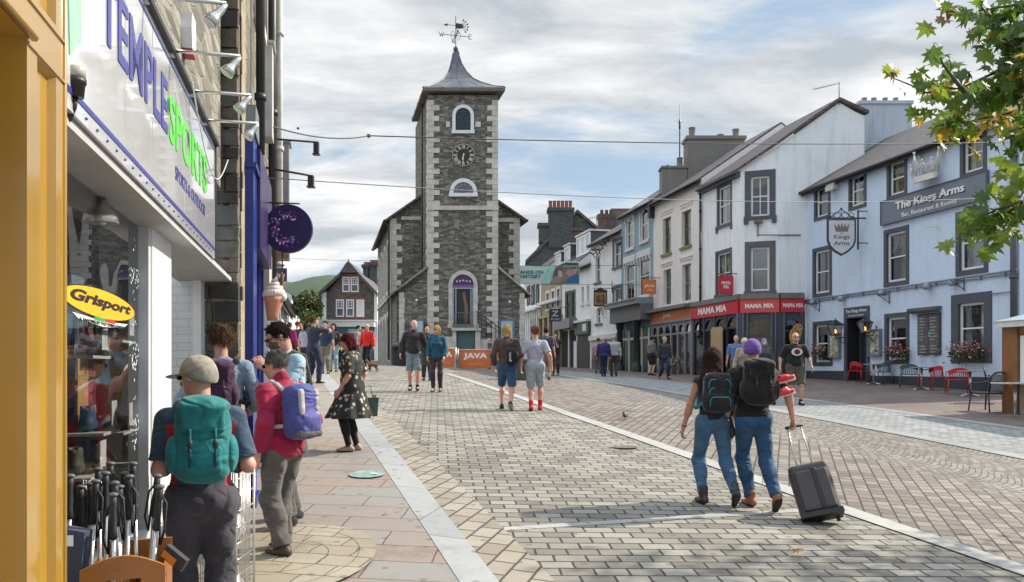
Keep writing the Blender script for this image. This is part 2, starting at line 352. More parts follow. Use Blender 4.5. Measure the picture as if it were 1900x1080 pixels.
def sheet(name,rows,dz,mat,kind='structure',sub=2):
 """a paving sheet draped on the ground: rows = list of (list of xy) from near to far, each row the same length"""
 mb=MB();R_=[]
 for r0,r1 in zip(rows,rows[1:]):
  n=max(1,int(abs(r1[0][1] -r0[0][1]) /1.2))
  for k in range(n): R_.append([(a[0] +(b[0] -a[0]) *k/n,a[1] +(b[1] -a[1]) *k/n) for a,b in zip(r0,r1)])
 R_.append(rows[-1]);C_=[]
 for r in R_:
  q=[]
  for a,b in zip(r,r[1:]):
   m_=max(1,int(abs(b[0] -a[0]) /1.5)) if len(C_) == 0 else None
   q.append((a,b))
  C_.append(q)
 segs=[max(1,int(max(math.dist(r[i],r[i+1]) for r in R_) /1.5)) for i in range(len(R_[0]) -1)]
 G=[]
 for r in R_:
  g=[]
  for i,k in enumerate(segs):
   for j in range(k): g.append((r[i][0] +(r[i+1][0] -r[i][0]) *j/k,r[i][1] +(r[i+1][1] -r[i][1]) *j/k))
  g.append(r[-1]);G.append(g)
 W_=len(G[0])
 for g in G: mb.v += [(x,y,gz(x,y) +dz) for x,y in g]
 for j in range(len(G) -1):
  for i in range(W_ -1): mb.f.append((j*W_+i,j*W_+i+1,(j+1) *W_+i+1,(j+1) *W_+i));mb.m.append(0);mb.sm.append(True)
 o=mb.build(name,mat);tag(o,kind=kind);return o
ys=[-6] +[x*.8 for x in range(-5,100)] +[85,95,110,130,170,230,320]
xs=[-120,-60,-30,-20,-14] +[x*.8 for x in range(-14,22)] +[20,26,40,80,150]
mb=MB()
for y in ys: mb.v += [(x,y,gz(x,y)) for x in xs]
for j in range(len(ys) -1):
 for i in range(len(xs) -1): mb.f.append((j*len(xs) +i,j*len(xs) +i+1,(j+1) *len(xs) +i+1,(j+1) *len(xs) +i));mb.m.append(0);mb.sm.append(True)
tag(mb.build('ground',M_SETT),kind='structure')
def lin(p,q,y):
 t=(y -p[1]) /(q[1] -p[1]);return p[0] +(q[0] -p[0]) *t
KI=lambda y: lin((-.39,5.94),(-2.12,11.8),y)        # pavement / kerb line
KO=lambda y: lin((-.10,5.96),(-2.49+.12,13.83),y)  # kerb / setts line
BAND=[(6.6,-2),(5.3,3),(4.13,6.52),(3.40,8.49),(2.53,11.22),(.80,16.9),(-.40,21.3),(-1.8,26.5),(-2.6,30)]
def bx_(y):
 for a,b in zip(BAND,BAND[1:]):
  if a[1] <= y <= b[1]: return lin(a,b,y)
 return BAND[-1][0]
yy=[-3,1,3,5,7,9,11,13,16,20,24,30]
sheet('pavement',[[(-14,y),(KI(y),y)] for y in yy+[40,60,76]],.012,M_FLAG)
sheet('kerb_strip',[[(KI(y),y),(KO(y),y)] for y in yy],.016,M_KERB)
sheet('sett_border',[[(KO(y),y),(KO(y) +.44,y)] for y in yy],.008,M_BORDER)
sheet('paving_band',[[(bx_(y) +.02,y),(bx_(y) +.30,y)] for y in yy[1:]],.012,M_BAND)
sheet('brown_paving',[[(bx_(y) +.30,y),(bx_(y) +2.4+y*.05,y)] for y in yy[1:] +[34]],.008,M_BROWN)
B2=lambda y: lin((7.9,11.98),(4.9,21.5),y) if y <34 else lin((7.9,11.98),(4.9,21.5),34) -(y -34) *.2
sheet('fan_paving',[[(bx_(y) +2.4+y*.05,y),(max(B2(y),bx_(y) +2.5+y*.05),y)] for y in [1,3,5,7,9,11,13,16,20,24,30]],.004,M_FAN)
yr=[2,6,10,14,18,22,26,30,34,40,50,60,75]
sheet('road_strip',[[(B2(y),y),(B2(y) +.42,y)] for y in yr],.016,M_BAND2)
RWU=18.06
sheet('road',[[(B2(y) +.42,y),(B2(y) +3.1,y)] for y in yr],.010,M_GREYSETT)
sheet('road_kerb',[[(B2(y) +3.1,y),(B2(y) +3.45,y)] for y in yr],.016,M_BAND2)
sheet('terrace_paving',[[(B2(y) +3.45,y),(24,y)] for y in yr],.013,M_FLAGG)
# thin pale channel stones crossing the setts
for n_,(pa,pb,w_) in enumerate([((935,985),(1570,945),.12),((690,733),(905,735),.05)]):
 a,b=on_ground(*pa),on_ground(*pb);mb=MB();K=14
 for k in range(K):
  p,q=a.lerp(b,k/K),a.lerp(b,(k+1) /K)
  mb.face([(x,y,gz(x,y) +.0035) for x,y in ((p.x,p.y),(q.x,q.y),(q.x,q.y+w_),(p.x,p.y+w_))])
 tag(mb.build('paving_channel',M_BAND),kind='structure')
# half round of tan stone let into the pavement
c=on_ground(540,1035);mb=MB();K=20
for k in range(K):
 for j,(r0,r1) in enumerate(((0,.28),(.285,.52),(.525,.66))):
  a0,a1=[-1.7+3.3*q/K for q in (k,k+1)];mb.face([(c.x+r*math.cos(a),c.y+r*math.sin(a) *1.35,gz(c.x,c.y+r*math.sin(a) *1.35) +.018) for r,a in ((r0,a0),(r1,a0),(r1,a1),(r0,a1))])
for dy_ in range(8):
 y0=c.y -.9+dy_*.225;mb.face([(x,y,gz(x,y) +.018) for x,y in ((c.x -1.1,y0),(c.x -.02,y0),(c.x -.02,y0+.22),(c.x -1.1,y0+.22))])
tag(mb.build('tan_paving',M_TANFLAG),kind='structure')
c=on_ground(681,883);mb=MB();mb.face([(c.x+.21*math.cos(k/24*2*math.pi),c.y+.21*math.sin(k/24*2*math.pi),gz(c.x,c.y+.21*math.sin(k/24*2*math.pi)) +.024) for k in range(24)])
mb.face([(c.x+.09+.05*math.cos(k/12*6.283),c.y+.05*math.sin(k/12*6.283),gz(c.x,c.y) +.029) for k in range(12)],1)
tag(mb.build('floor_sticker',[plain('turquoise_vinyl',(.23,.34,.32),.6,.35,12),plain('white_vinyl',(.7,.7,.7),.6)]),'faded round turquoise sticker on the pink flagstones','sticker')

# ---------------- wall helpers ----------------
def wall(mb,F,x0,x1,z0,z1,holes=(),y=0.0,m=0):
 xs_=sorted({x0,x1,*[min(max(v,x0),x1) for h in holes for v in h[:2]]});zs_=sorted({z0,z1,*[min(max(v,z0),z1) for h in holes for v in h[2:4]]})
 for a,b in zip(xs_,xs_[1:]):
  for c_,d in zip(zs_,zs_[1:]):
   cx,cz=(a+b) /2,(c_+d) /2
   if b -a <1e-5 or d -c_ <1e-5 or any(h[0] <cx <h[1] and h[2] <cz <h[3] for h in holes): continue
   mb.face([F.p(a,y,c_),F.p(b,y,c_),F.p(b,y,d),F.p(a,y,d)],m)
def inset(r,t,b=None): return (r[0] +t,r[1] -t,r[2] +(t if b is None else b),r[3] -t)
def ring(mb,F,o,i,y0,y1,m=0):
 """a frame between outer rect o and inner rect i"""
 mb.box(o[0],i[0],y0,y1,o[2],o[3],F,m);mb.box(i[1],o[1],y0,y1,o[2],o[3],F,m)
 if i[2] >o[2]: mb.box(i[0],i[1],y0,y1,o[2],i[2],F,m)
 if o[3] >i[3]: mb.box(i[0],i[1],y0,y1,i[3],o[3],F,m)
def window(F,par,r,wallm,frame=None,sur=None,sw=.12,sill=None,cols=1,rows=2,rec=.13,curtain=0,y=0.0,ft=.055,sur_y=.03,glassm=None,tiny=False,name='window',barw=.022):
 """r = the hole; returns the window part"""
 frame=frame or WHITE;i=inset(r,ft);mb=MB();ring(mb,F,r,i,y -rec -.06,y -rec)
 zm=(i[2] +i[3]) /2
 if rows >= 2: mb.box(i[0],i[1],y -rec -.05,y -rec -.008,zm -.025,zm+.025,F)
 for k in range(1,cols):
  x=i[0] +(i[1] -i[0]) *k/cols;mb.box(x -barw/2,x+barw/2,y -rec -.045,y -rec -.012,i[2],i[3],F)
 if rows >2:
  for k in range(1,rows):
   z=i[2] +(i[3] -i[2]) *k/rows
   if abs(z -zm) >.06: mb.box(i[0],i[1],y -rec -.045,y -rec -.012,z -barw/2,z+barw/2,F)
 wd=mb.build(name,frame,par)
 mb=MB();mb.face([F.p(i[0],y -rec -.03,i[2]),F.p(i[1],y -rec -.03,i[2]),F.p(i[1],y -rec -.03,i[3]),F.p(i[0],y -rec -.03,i[3])]);mb.build('pane',glassm or GLASS,wd)
 mb=MB();D_=y -.62
 for a,b,m in ((y,y -rec -.06,0),(y -rec -.06,D_,1)):
  A=[F.p(r[0],a,r[2]),F.p(r[1],a,r[2]),F.p(r[1],a,r[3]),F.p(r[0],a,r[3])];B=[F.p(r[0],b,r[2]),F.p(r[1],b,r[2]),F.p(r[1],b,r[3]),F.p(r[0],b,r[3])]
  for k in range(4): l=(k+1) % 4;mb.face([A[l],A[k],B[k],B[l]],m)
 mb.face([F.p(r[0],D_,r[2]),F.p(r[1],D_,r[2]),F.p(r[1],D_,r[3]),F.p(r[0],D_,r[3])],1);mb.build('reveal',[wallm,DARK],wd)
 wr_=random.Random(int(abs(r[0] *97+r[2] *31)))
 if wr_.random() <.35: mb=MB();bz=i[3] -(i[3] -i[2]) *wr_.uniform(.18,.45);mb.box(i[0],i[1],y -rec -.11,y -rec -.10,bz,i[3],F);mb.build('blind',plain('roller_blind',(.55,.53,.48),.9),wd)
 if curtain:
  curtain=curtain if curtain >.9 else curtain*wr_.uniform(.6,1.1)
  mb=MB();K=16
  for sgn,fr in ((0,curtain if curtain <.9 else .5),(1,curtain if curtain <.9 else .5)):
   wdt=(i[1] -i[0]) *fr
   for k in range(K):
    xa,xb=[(i[0] +wdt*q/K) if not sgn else (i[1] -wdt*q/K) for q in (k,k+1)]
    ya,yb=[y -rec -.14+.02*math.sin(q*2.1) for q in (k,k+1)]
    mb.face([F.p(xa,ya,i[2]),F.p(xb,yb,i[2]),F.p(xb,yb,i[3]),F.p(xa,ya,i[3])],0,True)
  mb.build('curtain',CURT,wd)
 if sur:
  mb=MB();o=(r[0] -sw,r[1] +sw,r[2] -(0 if sill else sw),r[3] +sw);ring(mb,F,o,r,y -.01,y+sur_y);mb.build('surround',sur,wd)
 if sill:
  mb=MB();mb.box(r[0] -sw*1.15,r[1] +sw*1.15,y -.01,y+.09,r[2] -.13,r[2] -.001,F);mb.build('sill',sill,wd)
 return wd
def arc_pts(cx,cz,r,a0,a1,n,rz=None):
 rz=rz or r;return [(cx+r*math.cos(a0+(a1 -a0) *k/n),cz+rz*math.sin(a0+(a1 -a0) *k/n)) for k in range(n+1)]
def arch_ring(mb,F,cx,cz,hw,z0,t,y0,y1,m=0,n=14,rz=None):
 """a round headed band: jambs from z0 to cz, half ring above"""
 rz=rz or hw;o=arc_pts(cx,cz,hw+t,math.pi,0,n,rz+t);i=arc_pts(cx,cz,hw,math.pi,0,n,rz)
 for k in range(n): mb.prism([i[k],i[k+1],o[k+1],o[k]],y0,y1,F,m)
 if z0 <cz: mb.box(cx -hw -t,cx -hw,y0,y1,z0,cz,F,m);mb.box(cx+hw,cx+hw+t,y0,y1,z0,cz,F,m)
def arch_pts(cx,cz,hw,z0,n=14,rz=None): return [(cx -hw,z0),(cx+hw,z0)] +arc_pts(cx,cz,hw,0,math.pi,n,rz)[0:]
def roof(par,F,x0,x1,ze,back=8.0,rise=2.8,over=.25,mat=None,th=.09,ends=0.0):
 mb=MB();y0,yr_,y2=over,-back/2,-back -over;zr=ze+rise;k=rise/(back/2);zf=ze -over*k
 A=[(x0 -ends,y0,zf),(x1+ends,y0,zf),(x1+ends,yr_,zr),(x0 -ends,yr_,zr),(x1+ends,y2,zf),(x0 -ends,y2,zf)]
 T=[F.p(a,b,c+th) for a,b,c in A];Bt=[F.p(a,b,c) for a,b,c in A]
 mb.face([T[0],T[1],T[2],T[3]]);mb.face([T[3],T[2],T[4],T[5]]);mb.face([Bt[3],Bt[2],Bt[1],Bt[0]]);mb.face([Bt[5],Bt[4],Bt[2],Bt[3]])
 mb.face([Bt[0],Bt[1],T[1],T[0]]);mb.face([T[5],T[4],Bt[4],Bt[5]])
 mb.face([Bt[1],Bt[2],T[2],T[1]]);mb.face([Bt[2],Bt[4],T[4],T[2]]);mb.face([Bt[3],Bt[0],T[0],T[3]]);mb.face([Bt[5],Bt[3],T[3],T[5]])
 mb.build('roof',mat or SLATE,par)
 mb=MB();mb.tube([F.p(x0,over+.05,zf+.0),F.p(x1,over+.05,zf+.0)],.065,8);mb.box(x0,x1,over -.045,over -.012,zf -.15,zf -.005,F);mb.build('gutter',IRON,par)
def shell(mb,F,x0,x1,z0,ze,back=8.0,rise=2.8,m=0):
 """side and back walls with gables"""
 for x,s_ in ((x0,-1),(x1,1)):
  q=[F.p(x,0,z0),F.p(x,-back,z0),F.p(x,-back,ze),F.p(x,-back/2,ze+rise),F.p(x,0,ze)];mb.face(q if s_ >0 else q[::-1],m)
 mb.face([F.p(x1,-back,z0),F.p(x0,-back,z0),F.p(x0,-back,ze),F.p(x1,-back,ze)],m)
def chimney(par,F,x0,x1,y0,y1,z0,z1,mat,pots=3,potm=None,potr=.11,name='chimney',poth=.45):
 mb=MB();mb.box(x0,x1,y0,y1,z0,z1,F);mb.box(x0 -.07,x1+.07,y0 -.07,y1+.07,z1 -.3,z1 -.12,F);mb.box(x0 -.04,x1+.04,y0 -.04,y1+.04,z1,z1+.09,F);c_=mb.build(name,mat,par)
 lx=(x1 -x0) >abs(y1 -y0)
 for k in range(pots):
  t_=(k+.5) /pots;p=F.p(x0+(x1 -x0) *(t_ if lx else .5),y0+(y1 -y0) *(.5 if lx else t_),z1+.08)
  mb=MB();mb.lathe([(potr*1.15,0),(potr,.06),(potr*.85,poth*.8),(potr*1.05,poth*.82),(potr*1.05,poth),(potr*.7,poth),(potr*.7,poth -.05)],p,12);mb.build('chimney_pot',potm or POT,c_)
 return c_
POT=plain('terracotta_pot',(.33,.09,.06),.8,.25);RENDGREY=paint_wall('grey_render',(.20,.19,.175),.3)
def pipe(par,F,x,z0,z1,y=.09,r=.045,mat=None,name='downpipe'):
 mb=MB();mb.tube([F.p(x,y,z0),F.p(x,y,z1)],r,8)
 z=z0+.6
 while z <z1: mb.tube([F.p(x,y,z),F.p(x,y,z+.07)],r*1.35,8);z += 1.8
 mb.build(name,mat or IRON,par)
def flowers(name,label,c,wd,ht,dp,n=260,group=None,F=W0,trough=True,seed=1):
 """a planter of mixed flowers"""
 r_=random.Random(seed);t_=thing(name,label,'planter',c,0,group);mb=MB();mf=MB()
 for k in range(n):
  a=r_.gauss(0,.42) *wd/2*1.1;b=abs(r_.gauss(0,.5)) *dp;h=r_.gauss(.0,.42) *ht*.5 -(.25*ht if r_.random() <.25 else 0)
  p=F.ex*a+F.ey*b+Vector((0,0,h));s_=r_.uniform(.025,.055);u_=Vector((r_.gauss(0,1),r_.gauss(0,1),r_.gauss(0,.6))).normalized();v_=u_.cross(Vector((r_.gauss(0,1),r_.gauss(0,1),r_.gauss(0,1)))).normalized()
  mb.face([p -u_*s_,p+v_*s_*.55,p+u_*s_,p -v_*s_*.55],r_.choice([0,0,1]))
  if r_.random() <.42:
   p=p+F.ey*.05+Vector((0,0,ht*.12));q=r_.uniform(.018,.036);mf.ball(p,q,6,r_.choice([0,0,1,1,2,3]),(1,1,.6))
 mb.build('foliage',[plain('leaf_green',(.05,.11,.03),.6,.4),plain('leaf_light',(.12,.2,.04),.6,.4)],t_)
 mf.build('blooms',[plain('bloom_red',(.55,.04,.06),.6),plain('bloom_white',(.6,.58,.58),.6),plain('bloom_pink',(.55,.16,.25),.6),plain('bloom_purple',(.16,.05,.2),.6)],t_)
 if trough: mb=MB();G=Fr((0,0,0),F.ex);mb.prism([(-wd*.42,0),(-wd*.36,-.17),(wd*.36,-.17),(wd*.42,0)],0,dp*.8,G);mb.build('trough',plain('trough_dark',(.03,.025,.02),.7),t_)
 return t_
# ---------------- the clock tower hall ----------------
STONE=rubble('slate_rubble');QUOIN=plain('pale_quoin_stone',(.52,.50,.45),.8,.2,3.0,0.0,.3);COPE=plain('coping_stone',(.2,.19,.17),.85,.25)
TD=38.5;BD=41.5
MH=thing('clock_tower_hall','dark slate stone market hall with a tall square clock tower and pale corner stones','building',(0,0,0))
FT=Fr((0,TD,0),(1,0,0));FB=Fr((0,BD,0),(1,0,0))
tx=lambda px,d=TD: (px -HX) /FOC*d
tz=lambda py,d=TD: CZ+(HY -py) /FOC*d
xl,xr=tx(794.5),tx(923.5);zt=tz(176);zb=gz(-3,TD) -.6
def ps(a,b,z,x_=0.0):                               # skewed plan: a across, b along the street from the tower front
 return Vector((x_+a -.2333*b,TD+b,z))
FL=Fr(ps(xl,0,0),-S);FRr=Fr(ps(xr,0,0),S)       # tower side faces
tdp=(BD -TD)
mb=MB();wall(mb,FT,xl,xr,zb,zt);
q=[ps(xl,tdp+2.3,zb),ps(xl,0,zb),ps(xl,0,zt),ps(xl,tdp+2.3,zt)];mb.face(q);q=[ps(xr,0,zb),ps(xr,tdp+2.3,zb),ps(xr,tdp+2.3,zt),ps(xr,0,zt)];mb.face(q)
mb.face([ps(xr,tdp+2.3,zb),ps(xl,tdp+2.3,zb),ps(xl,tdp+2.3,zt),ps(xr,tdp+2.3,zt)]);tower=mb.build('tower',STONE,MH)
def quoins(F,x,sgn,z0,z1,y=.035,h=.252,lo=.53,sh=.27,par=None):
 mb=MB();z=z1;k=0;r_=random.Random(int(abs(x) *100) +3)
 while z >z0:
  w_=(lo if k % 2 else sh) *r_.uniform(.93,1.07);zz=max(z0,z -h);a,b=(x -.02*sgn,x+w_*sgn);mb.box(min(a,b),max(a,b),-.03,y+r_.uniform(-.008,.008),zz+.006,z -.006,F);z -= h;k += 1
 return mb.build('quoins',QUOIN,par or MH)
zstr=tz(386)
for sgn,x in ((1,xl),(-1,xr)):
 quoins(FT,x,sgn,tz(655),zt -.25,par=tower)
quoins(FL,-.0,-1,tz(655),zt -.25,lo=.3,sh=.5,par=tower);
mb=MB();mb.box(xl -.05,xr+.05,-.02,.07,zstr -.1,zstr+.1,FT);mb.build('string_course',QUOIN,tower)
# eaves and spire
ov=.29;zs=tz(170);tdx=tdp+1.2
mb=MB();lev=[(1.0,0),(.985,.09),(.80,.33),(.55,.82),(.37,1.28),(.235,1.85),(.13,2.5),(.075,3.1),(.06,3.4)]
cxa,cya=(xl+xr) /2,tdx/2;hx,hy=(xr -xl) /2+ov,tdx/2+ov;hs=(CZ+(HY -97) /FOC*(TD+tdx/2) -zs -.08) /3.4
rings=[[ps(cxa+sx*hx*f_,cya+sy*hy*f_,zs+.08+z*hs) for sx,sy in ((-1,-1),(1,-1),(1,1),(-1,1))] for f_,z in lev]
for A,B in zip(rings,rings[1:]):
 for k in range(4): l=(k+1) % 4;mb.face([A[k],A[l],B[l],B[k]],0,False)
base=[ps(cxa+sx*hx,cya+sy*hy,zs -.06) for sx,sy in ((-1,-1),(1,-1),(1,1),(-1,1))]
for k in range(4): l=(k+1) % 4;mb.face([base[k],base[l],rings[0][l],rings[0][k]],1)
mb.face(base[::-1],1);spire=mb.build('spire',[LEAD,plain('eaves_board',(.15,.125,.105),.8)],MH)
mb=MB()
for k in range(4): mb.tube([r_[k] for r_ in rings],.035,6)
for k in range(4):
 l=(k+1) % 4;mb.tube([r_[k].lerp(r_[l],.5) for r_ in rings[:-2]],.02,6)
 for fr in (.25,.75): mb.tube([r_[k].lerp(r_[l],fr) for r_ in rings[:4]],.018,6)
for j in (2,4): mb.tube([rings[j][k] for k in (0,1,2,3)],.018,6,close=True)
mb.build('lead_rolls',LEAD,spire)
ap=ps(cxa,cya,0);APX,APY=ap.x,ap.y;zA=lambda py: tz(py,APY)
mb=MB();mb.ball((APX,APY,zA(91)),.13,14);mb.lathe([(.12,-.05),(.05,.0),(.05,.1),(.09,.14)],(APX,APY,zA(97)),12);mb.build('finial_ball',LEAD,spire)
WV=MB();a=Vector((APX,APY,0));zz=zA
WV.tube([(APX,APY,zz(90)),(APX,APY,zz(30))],.022,6)
u_=Vector((1,.25,0)).normalized();v_=Vector((-.25,1,0))
zl=zz(66)
for dr in (u_,-u_,v_,-v_):
 e=a+dr*(.62 if dr in (u_,-u_) else .6);WV.tube([(APX,APY,zl),tuple(e+Vector((0,0,zl)))],.016,6)
def letter(ch,c,s_=.11):
 segs={'W': [((-1,1),(-.5,-1)),((-.5,-1),(0,.5)),((0,.5),(.5,-1)),((.5,-1),(1,1))],'E': [((-.7,-1),(-.7,1)),((-.7,1),(.7,1)),((-.7,0),(.5,0)),((-.7,-1),(.7,-1))],'N': [((-.7,-1),(-.7,1)),((-.7,1),(.7,-1)),((.7,-1),(.7,1))],'S': [((.7,1),(-.7,1)),((-.7,1),(-.7,0)),((-.7,0),(.7,0)),((.7,0),(.7,-1)),((.7,-1),(-.7,-1))]}[ch]
 for p,q in segs: WV.tube([c+u_*p[0] *s_+Vector((0,0,p[1] *s_)),c+u_*q[0] *s_+Vector((0,0,q[1] *s_))],.017,5)
letter('W',a -u_*.72+Vector((0,0,zl)));letter('E',a+u_*.74+Vector((0,0,zl)));letter('N',a+v_*.65+Vector((0,0,zl -.05)),.08);letter('S',a -v_*.65+Vector((0,0,zl -.08)),.08)
for sx in (-1,1):      # scrolls
 for k in (0,1): WV.tube([a+u_*(sx*(.05+.2*t_)) +Vector((0,0,zl+(.02+.2*math.sin(t_*3.1)) *(1 if k else -1))) for t_ in [i/8 for i in range(9)]],.011,5)
zp=zz(48);FW=Fr((APX,APY,0),u_)
WV.prism([(.02,zp -.14),(.34,zp -.1),(.34,zp+.12),(.02,zp+.14)],-.012,.012,FW);WV.tube([FW.p(-.55,0,zp+.02),FW.p(.6,0,zp)],.014,6);WV.prism([(-.62,zp),(-.42,zp+.08),(-.42,zp -.06)],-.01,.01,FW)
for aa in (-.9,-.45,0,.45,.9,1.3): WV.tube([FW.p(.3,0,zp),FW.p(.3+.3*math.cos(aa),0,zp+.3*math.sin(aa))],.013,5);WV.ball(FW.p(.3+.33*math.cos(aa),0,zp+.33*math.sin(aa)),.045,8)
WV.build('weathervane',plain('vane_iron',(.03,.028,.026),.5),MH)
# louvred window
def arched(cxp,hwp,ysp,y0p,tp,mat_in,name,extra=None,yo=.02):
 cx,hw,zc_,z0=tx(cxp),hwp/FOC*TD,tz(ysp),tz(y0p);t_=tp/FOC*TD
 mb=MB();arch_ring(mb,FT,cx,zc_,hw,z0,t_,-.02,.10);mb.box(cx -hw -t_*1.2,cx+hw+t_*1.2,-.02,.13,z0 -t_*.9,z0,FT);p_=mb.build(name,QUOIN if name == 'door_surround' else WHITE,MH)
 mb=MB();mb.prism(arch_pts(cx,zc_,hw,z0),-.02,.012,FT);mb.build('pane' if extra != 'louvre' else 'backing',mat_in,p_);return p_,cx,hw,zc_,z0
lv=plain('louvre_teal',(.035,.07,.085),.6,.2)
p_,cx,hw,zc_,z0=arched(859.5,14,215,243,6,DARK,'louvred_window','louvre')
mb=MB();z=z0+.02
while z <zc_+hw -.03:
 h_=hw if z <zc_ else math.sqrt(max(0,hw*hw -(z -zc_) ** 2));mb.prism([(0,0),(.075,-.03),(.075,-.045),(0,-.015)],cx -h_+.01,cx+h_ -.01,Fr((0,0,0),(0,-1,0)) if False else W0) if False else mb.box(cx -h_+.01,cx+h_ -.01,.015,.055,z,z+.055,FT);z += .085
mb.build('louvre_slats',lv,p_)
p_,cx,hw,zc_,z0=arched(860,18.5,357,359,7,GLASS,'lunette_window');mb=MB();mb.prism(arch_pts(cx,zc_,hw,z0),.004,.008,FT)
for aa in (35,63,90,117,145): mb.tube([FT.p(cx,.03,z0),FT.p(cx+hw*math.cos(R(aa)),.03,zc_+hw*math.sin(R(aa)))],.014,5)
mb.tube([FT.p(x_,.03,z_) for x_,z_ in arc_pts(cx,zc_,hw*.55,0,math.pi,10)],.014,5);mb.build('glazing_bars',plain('bars_purple',(.12,.1,.22),.5),p_)
# pale stones beside the louvred window
mb=MB()
for a_,b_ in ((828,835),(882,892)): mb.box(tx(a_),tx(b_),-.02,.03,tz(236),tz(226),FT)
mb.box(tx(832),tx(839),-.02,.03,tz(560),tz(550),FT);mb.box(tx(881),tx(888),-.02,.03,tz(560),tz(550),FT);mb.build('tie_stones',QUOIN,tower)
# clock
ck=thing('x','x','x');bpy.data.objects.remove(ck)
cx,cz_,cr_=tx(860.2),tz(288.5),21/FOC*TD
M_CK=plain('clock_black',(.018,.017,.02),.4,.1);GOLD=plain('gold_leaf',(.74,.68,.54),.6,.1,5,0)
mb=MB();mb.lathe([(cr_,-.02),(cr_,.05),(cr_*.93,.07)],FT.p(cx,0,cz_),32,0,Fr((0,0,0),(1,0,0),(0,-1,0)));clock=mb.build('clock',M_CK,MH)
mb=MB()
def ringf(mb,r0,r1,y0,y1,n=40):
 for k in range(n):
  a0,a1=2*math.pi*k/n,2*math.pi*(k+1) /n;mb.prism([(cx+r0*math.cos(a0),cz_+r0*math.sin(a0)),(cx+r1*math.cos(a0),cz_+r1*math.sin(a0)),(cx+r1*math.cos(a1),cz_+r1*math.sin(a1)),(cx+r0*math.cos(a1),cz_+r0*math.sin(a1))],y0,y1,FT)
ringf(mb,cr_*.955,cr_*.985,.06,.085)
for h_,num in enumerate(['XII','I','II','III','IIII','V','VI','VII','VIII','IX','X','XI']):
 th=-h_*math.pi/6+math.pi/2;W_={'I': .038,'V': .085,'X': .085};tot=sum(W_[c_] for c_ in num);x_=-tot/2
 er=Vector((math.cos(th),math.sin(th)));et=Vector((math.sin(th),-math.cos(th)))
 def P2(s_,r_): v=er*(r_*cr_) +et*s_;return (cx+v.x,cz_+v.y)
 def stroke(s0,r0,s1,r1,w_=.0105):
  q_=[P2(s0 -w_,r0),P2(s0+w_,r0),P2(s1+w_,r1),P2(s1 -w_,r1)];mb.prism(q_,.06,.08,FT)
 for c_ in num:
  w_=W_[c_];m_=x_+w_/2
  if c_ == 'I': stroke(m_,.57,m_,.88)
  elif c_ == 'V': stroke(m_,.57,m_ -.035,.88);stroke(m_,.57,m_+.035,.88)
  else: stroke(m_ -.035,.57,m_+.035,.88);stroke(m_+.035,.57,m_ -.035,.88)
  x_ += w_
mb.build('numerals',GOLD,clock)
mb=MB()
for ang,ln,w_ in ((-184,.78,.022),(-196,.45,.034)):
 th=R(ang) +math.pi/2;er=Vector((math.cos(th),math.sin(th))) *cr_;et=Vector((math.sin(th),-math.cos(th))) *w_
 mb.prism([(cx -et.x -er.x*.15,cz_ -et.y -er.y*.15),(cx+et.x -er.x*.15,cz_+et.y -er.y*.15),(cx+et.x*.4+er.x*ln,cz_+et.y*.4+er.y*ln),(cx -et.x*.4+er.x*ln,cz_ -et.y*.4+er.y*ln)],.09 if ln >.5 else .082,.10 if ln >.5 else .088,FT)
mb.build('clock_hands',GOLD,clock)
# the tall arched doorway with its balcony
p_,cx,hw,zc_,z0=arched(859.5,19.5,529,602,7.5,plain('door_dark',(.02,.018,.018),.5),'door_surround','louvre')
mb=MB();mb.prism(arch_pts(cx,tz(529),hw*.98,tz(529) -.02,14,hw),.012,.03,FT);mb.box(cx -hw,cx+hw,.012,.05,tz(534),tz(529),FT,1)
mb.build('fanlight',[plain('purple_light',(.07,.03,.10),.4),plain('purple_bar',(.16,.08,.25),.5)],p_)
mb=MB()
for k,a_ in enumerate((848,854,860,866,872)): mb.ball(FT.p(tx(a_),.04,tz(521+abs(k -2) *.8)),.05,6)
mb.build('star_decals',plain('star_white',(.7,.62,.75),.5),p_)
mb=MB();ringo=(cx -hw,cx+hw,z0,tz(534));ring(mb,FT,ringo,inset(ringo,.06,0),.015,.08);mb.box(tx(845),tx(847),.015,.07,z0,tz(534),FT);mb.box(tx(873),tx(875),.015,.07,z0,tz(534),FT);mb.build('door_frame',plain('frame_grey_blue',(.28,.36,.42),.5),p_)
mb=MB();mb.prism([(tx(858),tz(544)),(tx(862),tz(541)),(tx(869),tz(575)),(tx(866),tz(601)),(tx(861),tz(601)),(tx(862),tz(570))],.014,.03,FT);mb.build('open_leaf',plain('leaf_wood',(.2,.12,.07),.6),p_)
mb=MB()
for k in range(9): mb.tube([FT.p(tx(843.5+k*4.1),.22,z0),FT.p(tx(843.5+k*4.1),.22,tz(581))],.014,5)
mb.tube([FT.p(tx(842),.22,tz(581)),FT.p(tx(878),.22,tz(581))],.022,6);mb.box(tx(840),tx(879),0,.26,z0 -.1,z0,FT);mb.build('balcony_rail',plain('rail_grey',(.12,.13,.14),.5),MH)
mb=MB();ztd=tz(616);gb=gz(tx(860),TD) -.3
mb.box(tx(847),tx(882),-.02,.03,gb,ztd,FT);mb.box(tx(849),tx(880),.03,.05,gb,ztd -.08,FT);mb.build('cellar_door',plain('teal_door',(.05,.125,.14),.5,.12),MH)
mb=MB();mb.box(tx(840),tx(847),-.02,.2,gb,tz(614),FT);mb.box(tx(882),tx(892),-.02,.2,gb,tz(615),FT);mb.box(tx(838),tx(894),-.02,.3,tz(614),tz(609),FT)
mb.box(tx(823),tx(840),-.02,.12,gb,tz(625),FT);mb.box(tx(892),tx(905),-.02,.12,gb,tz(630),FT);mb.build('stair_piers',QUOIN,MH)
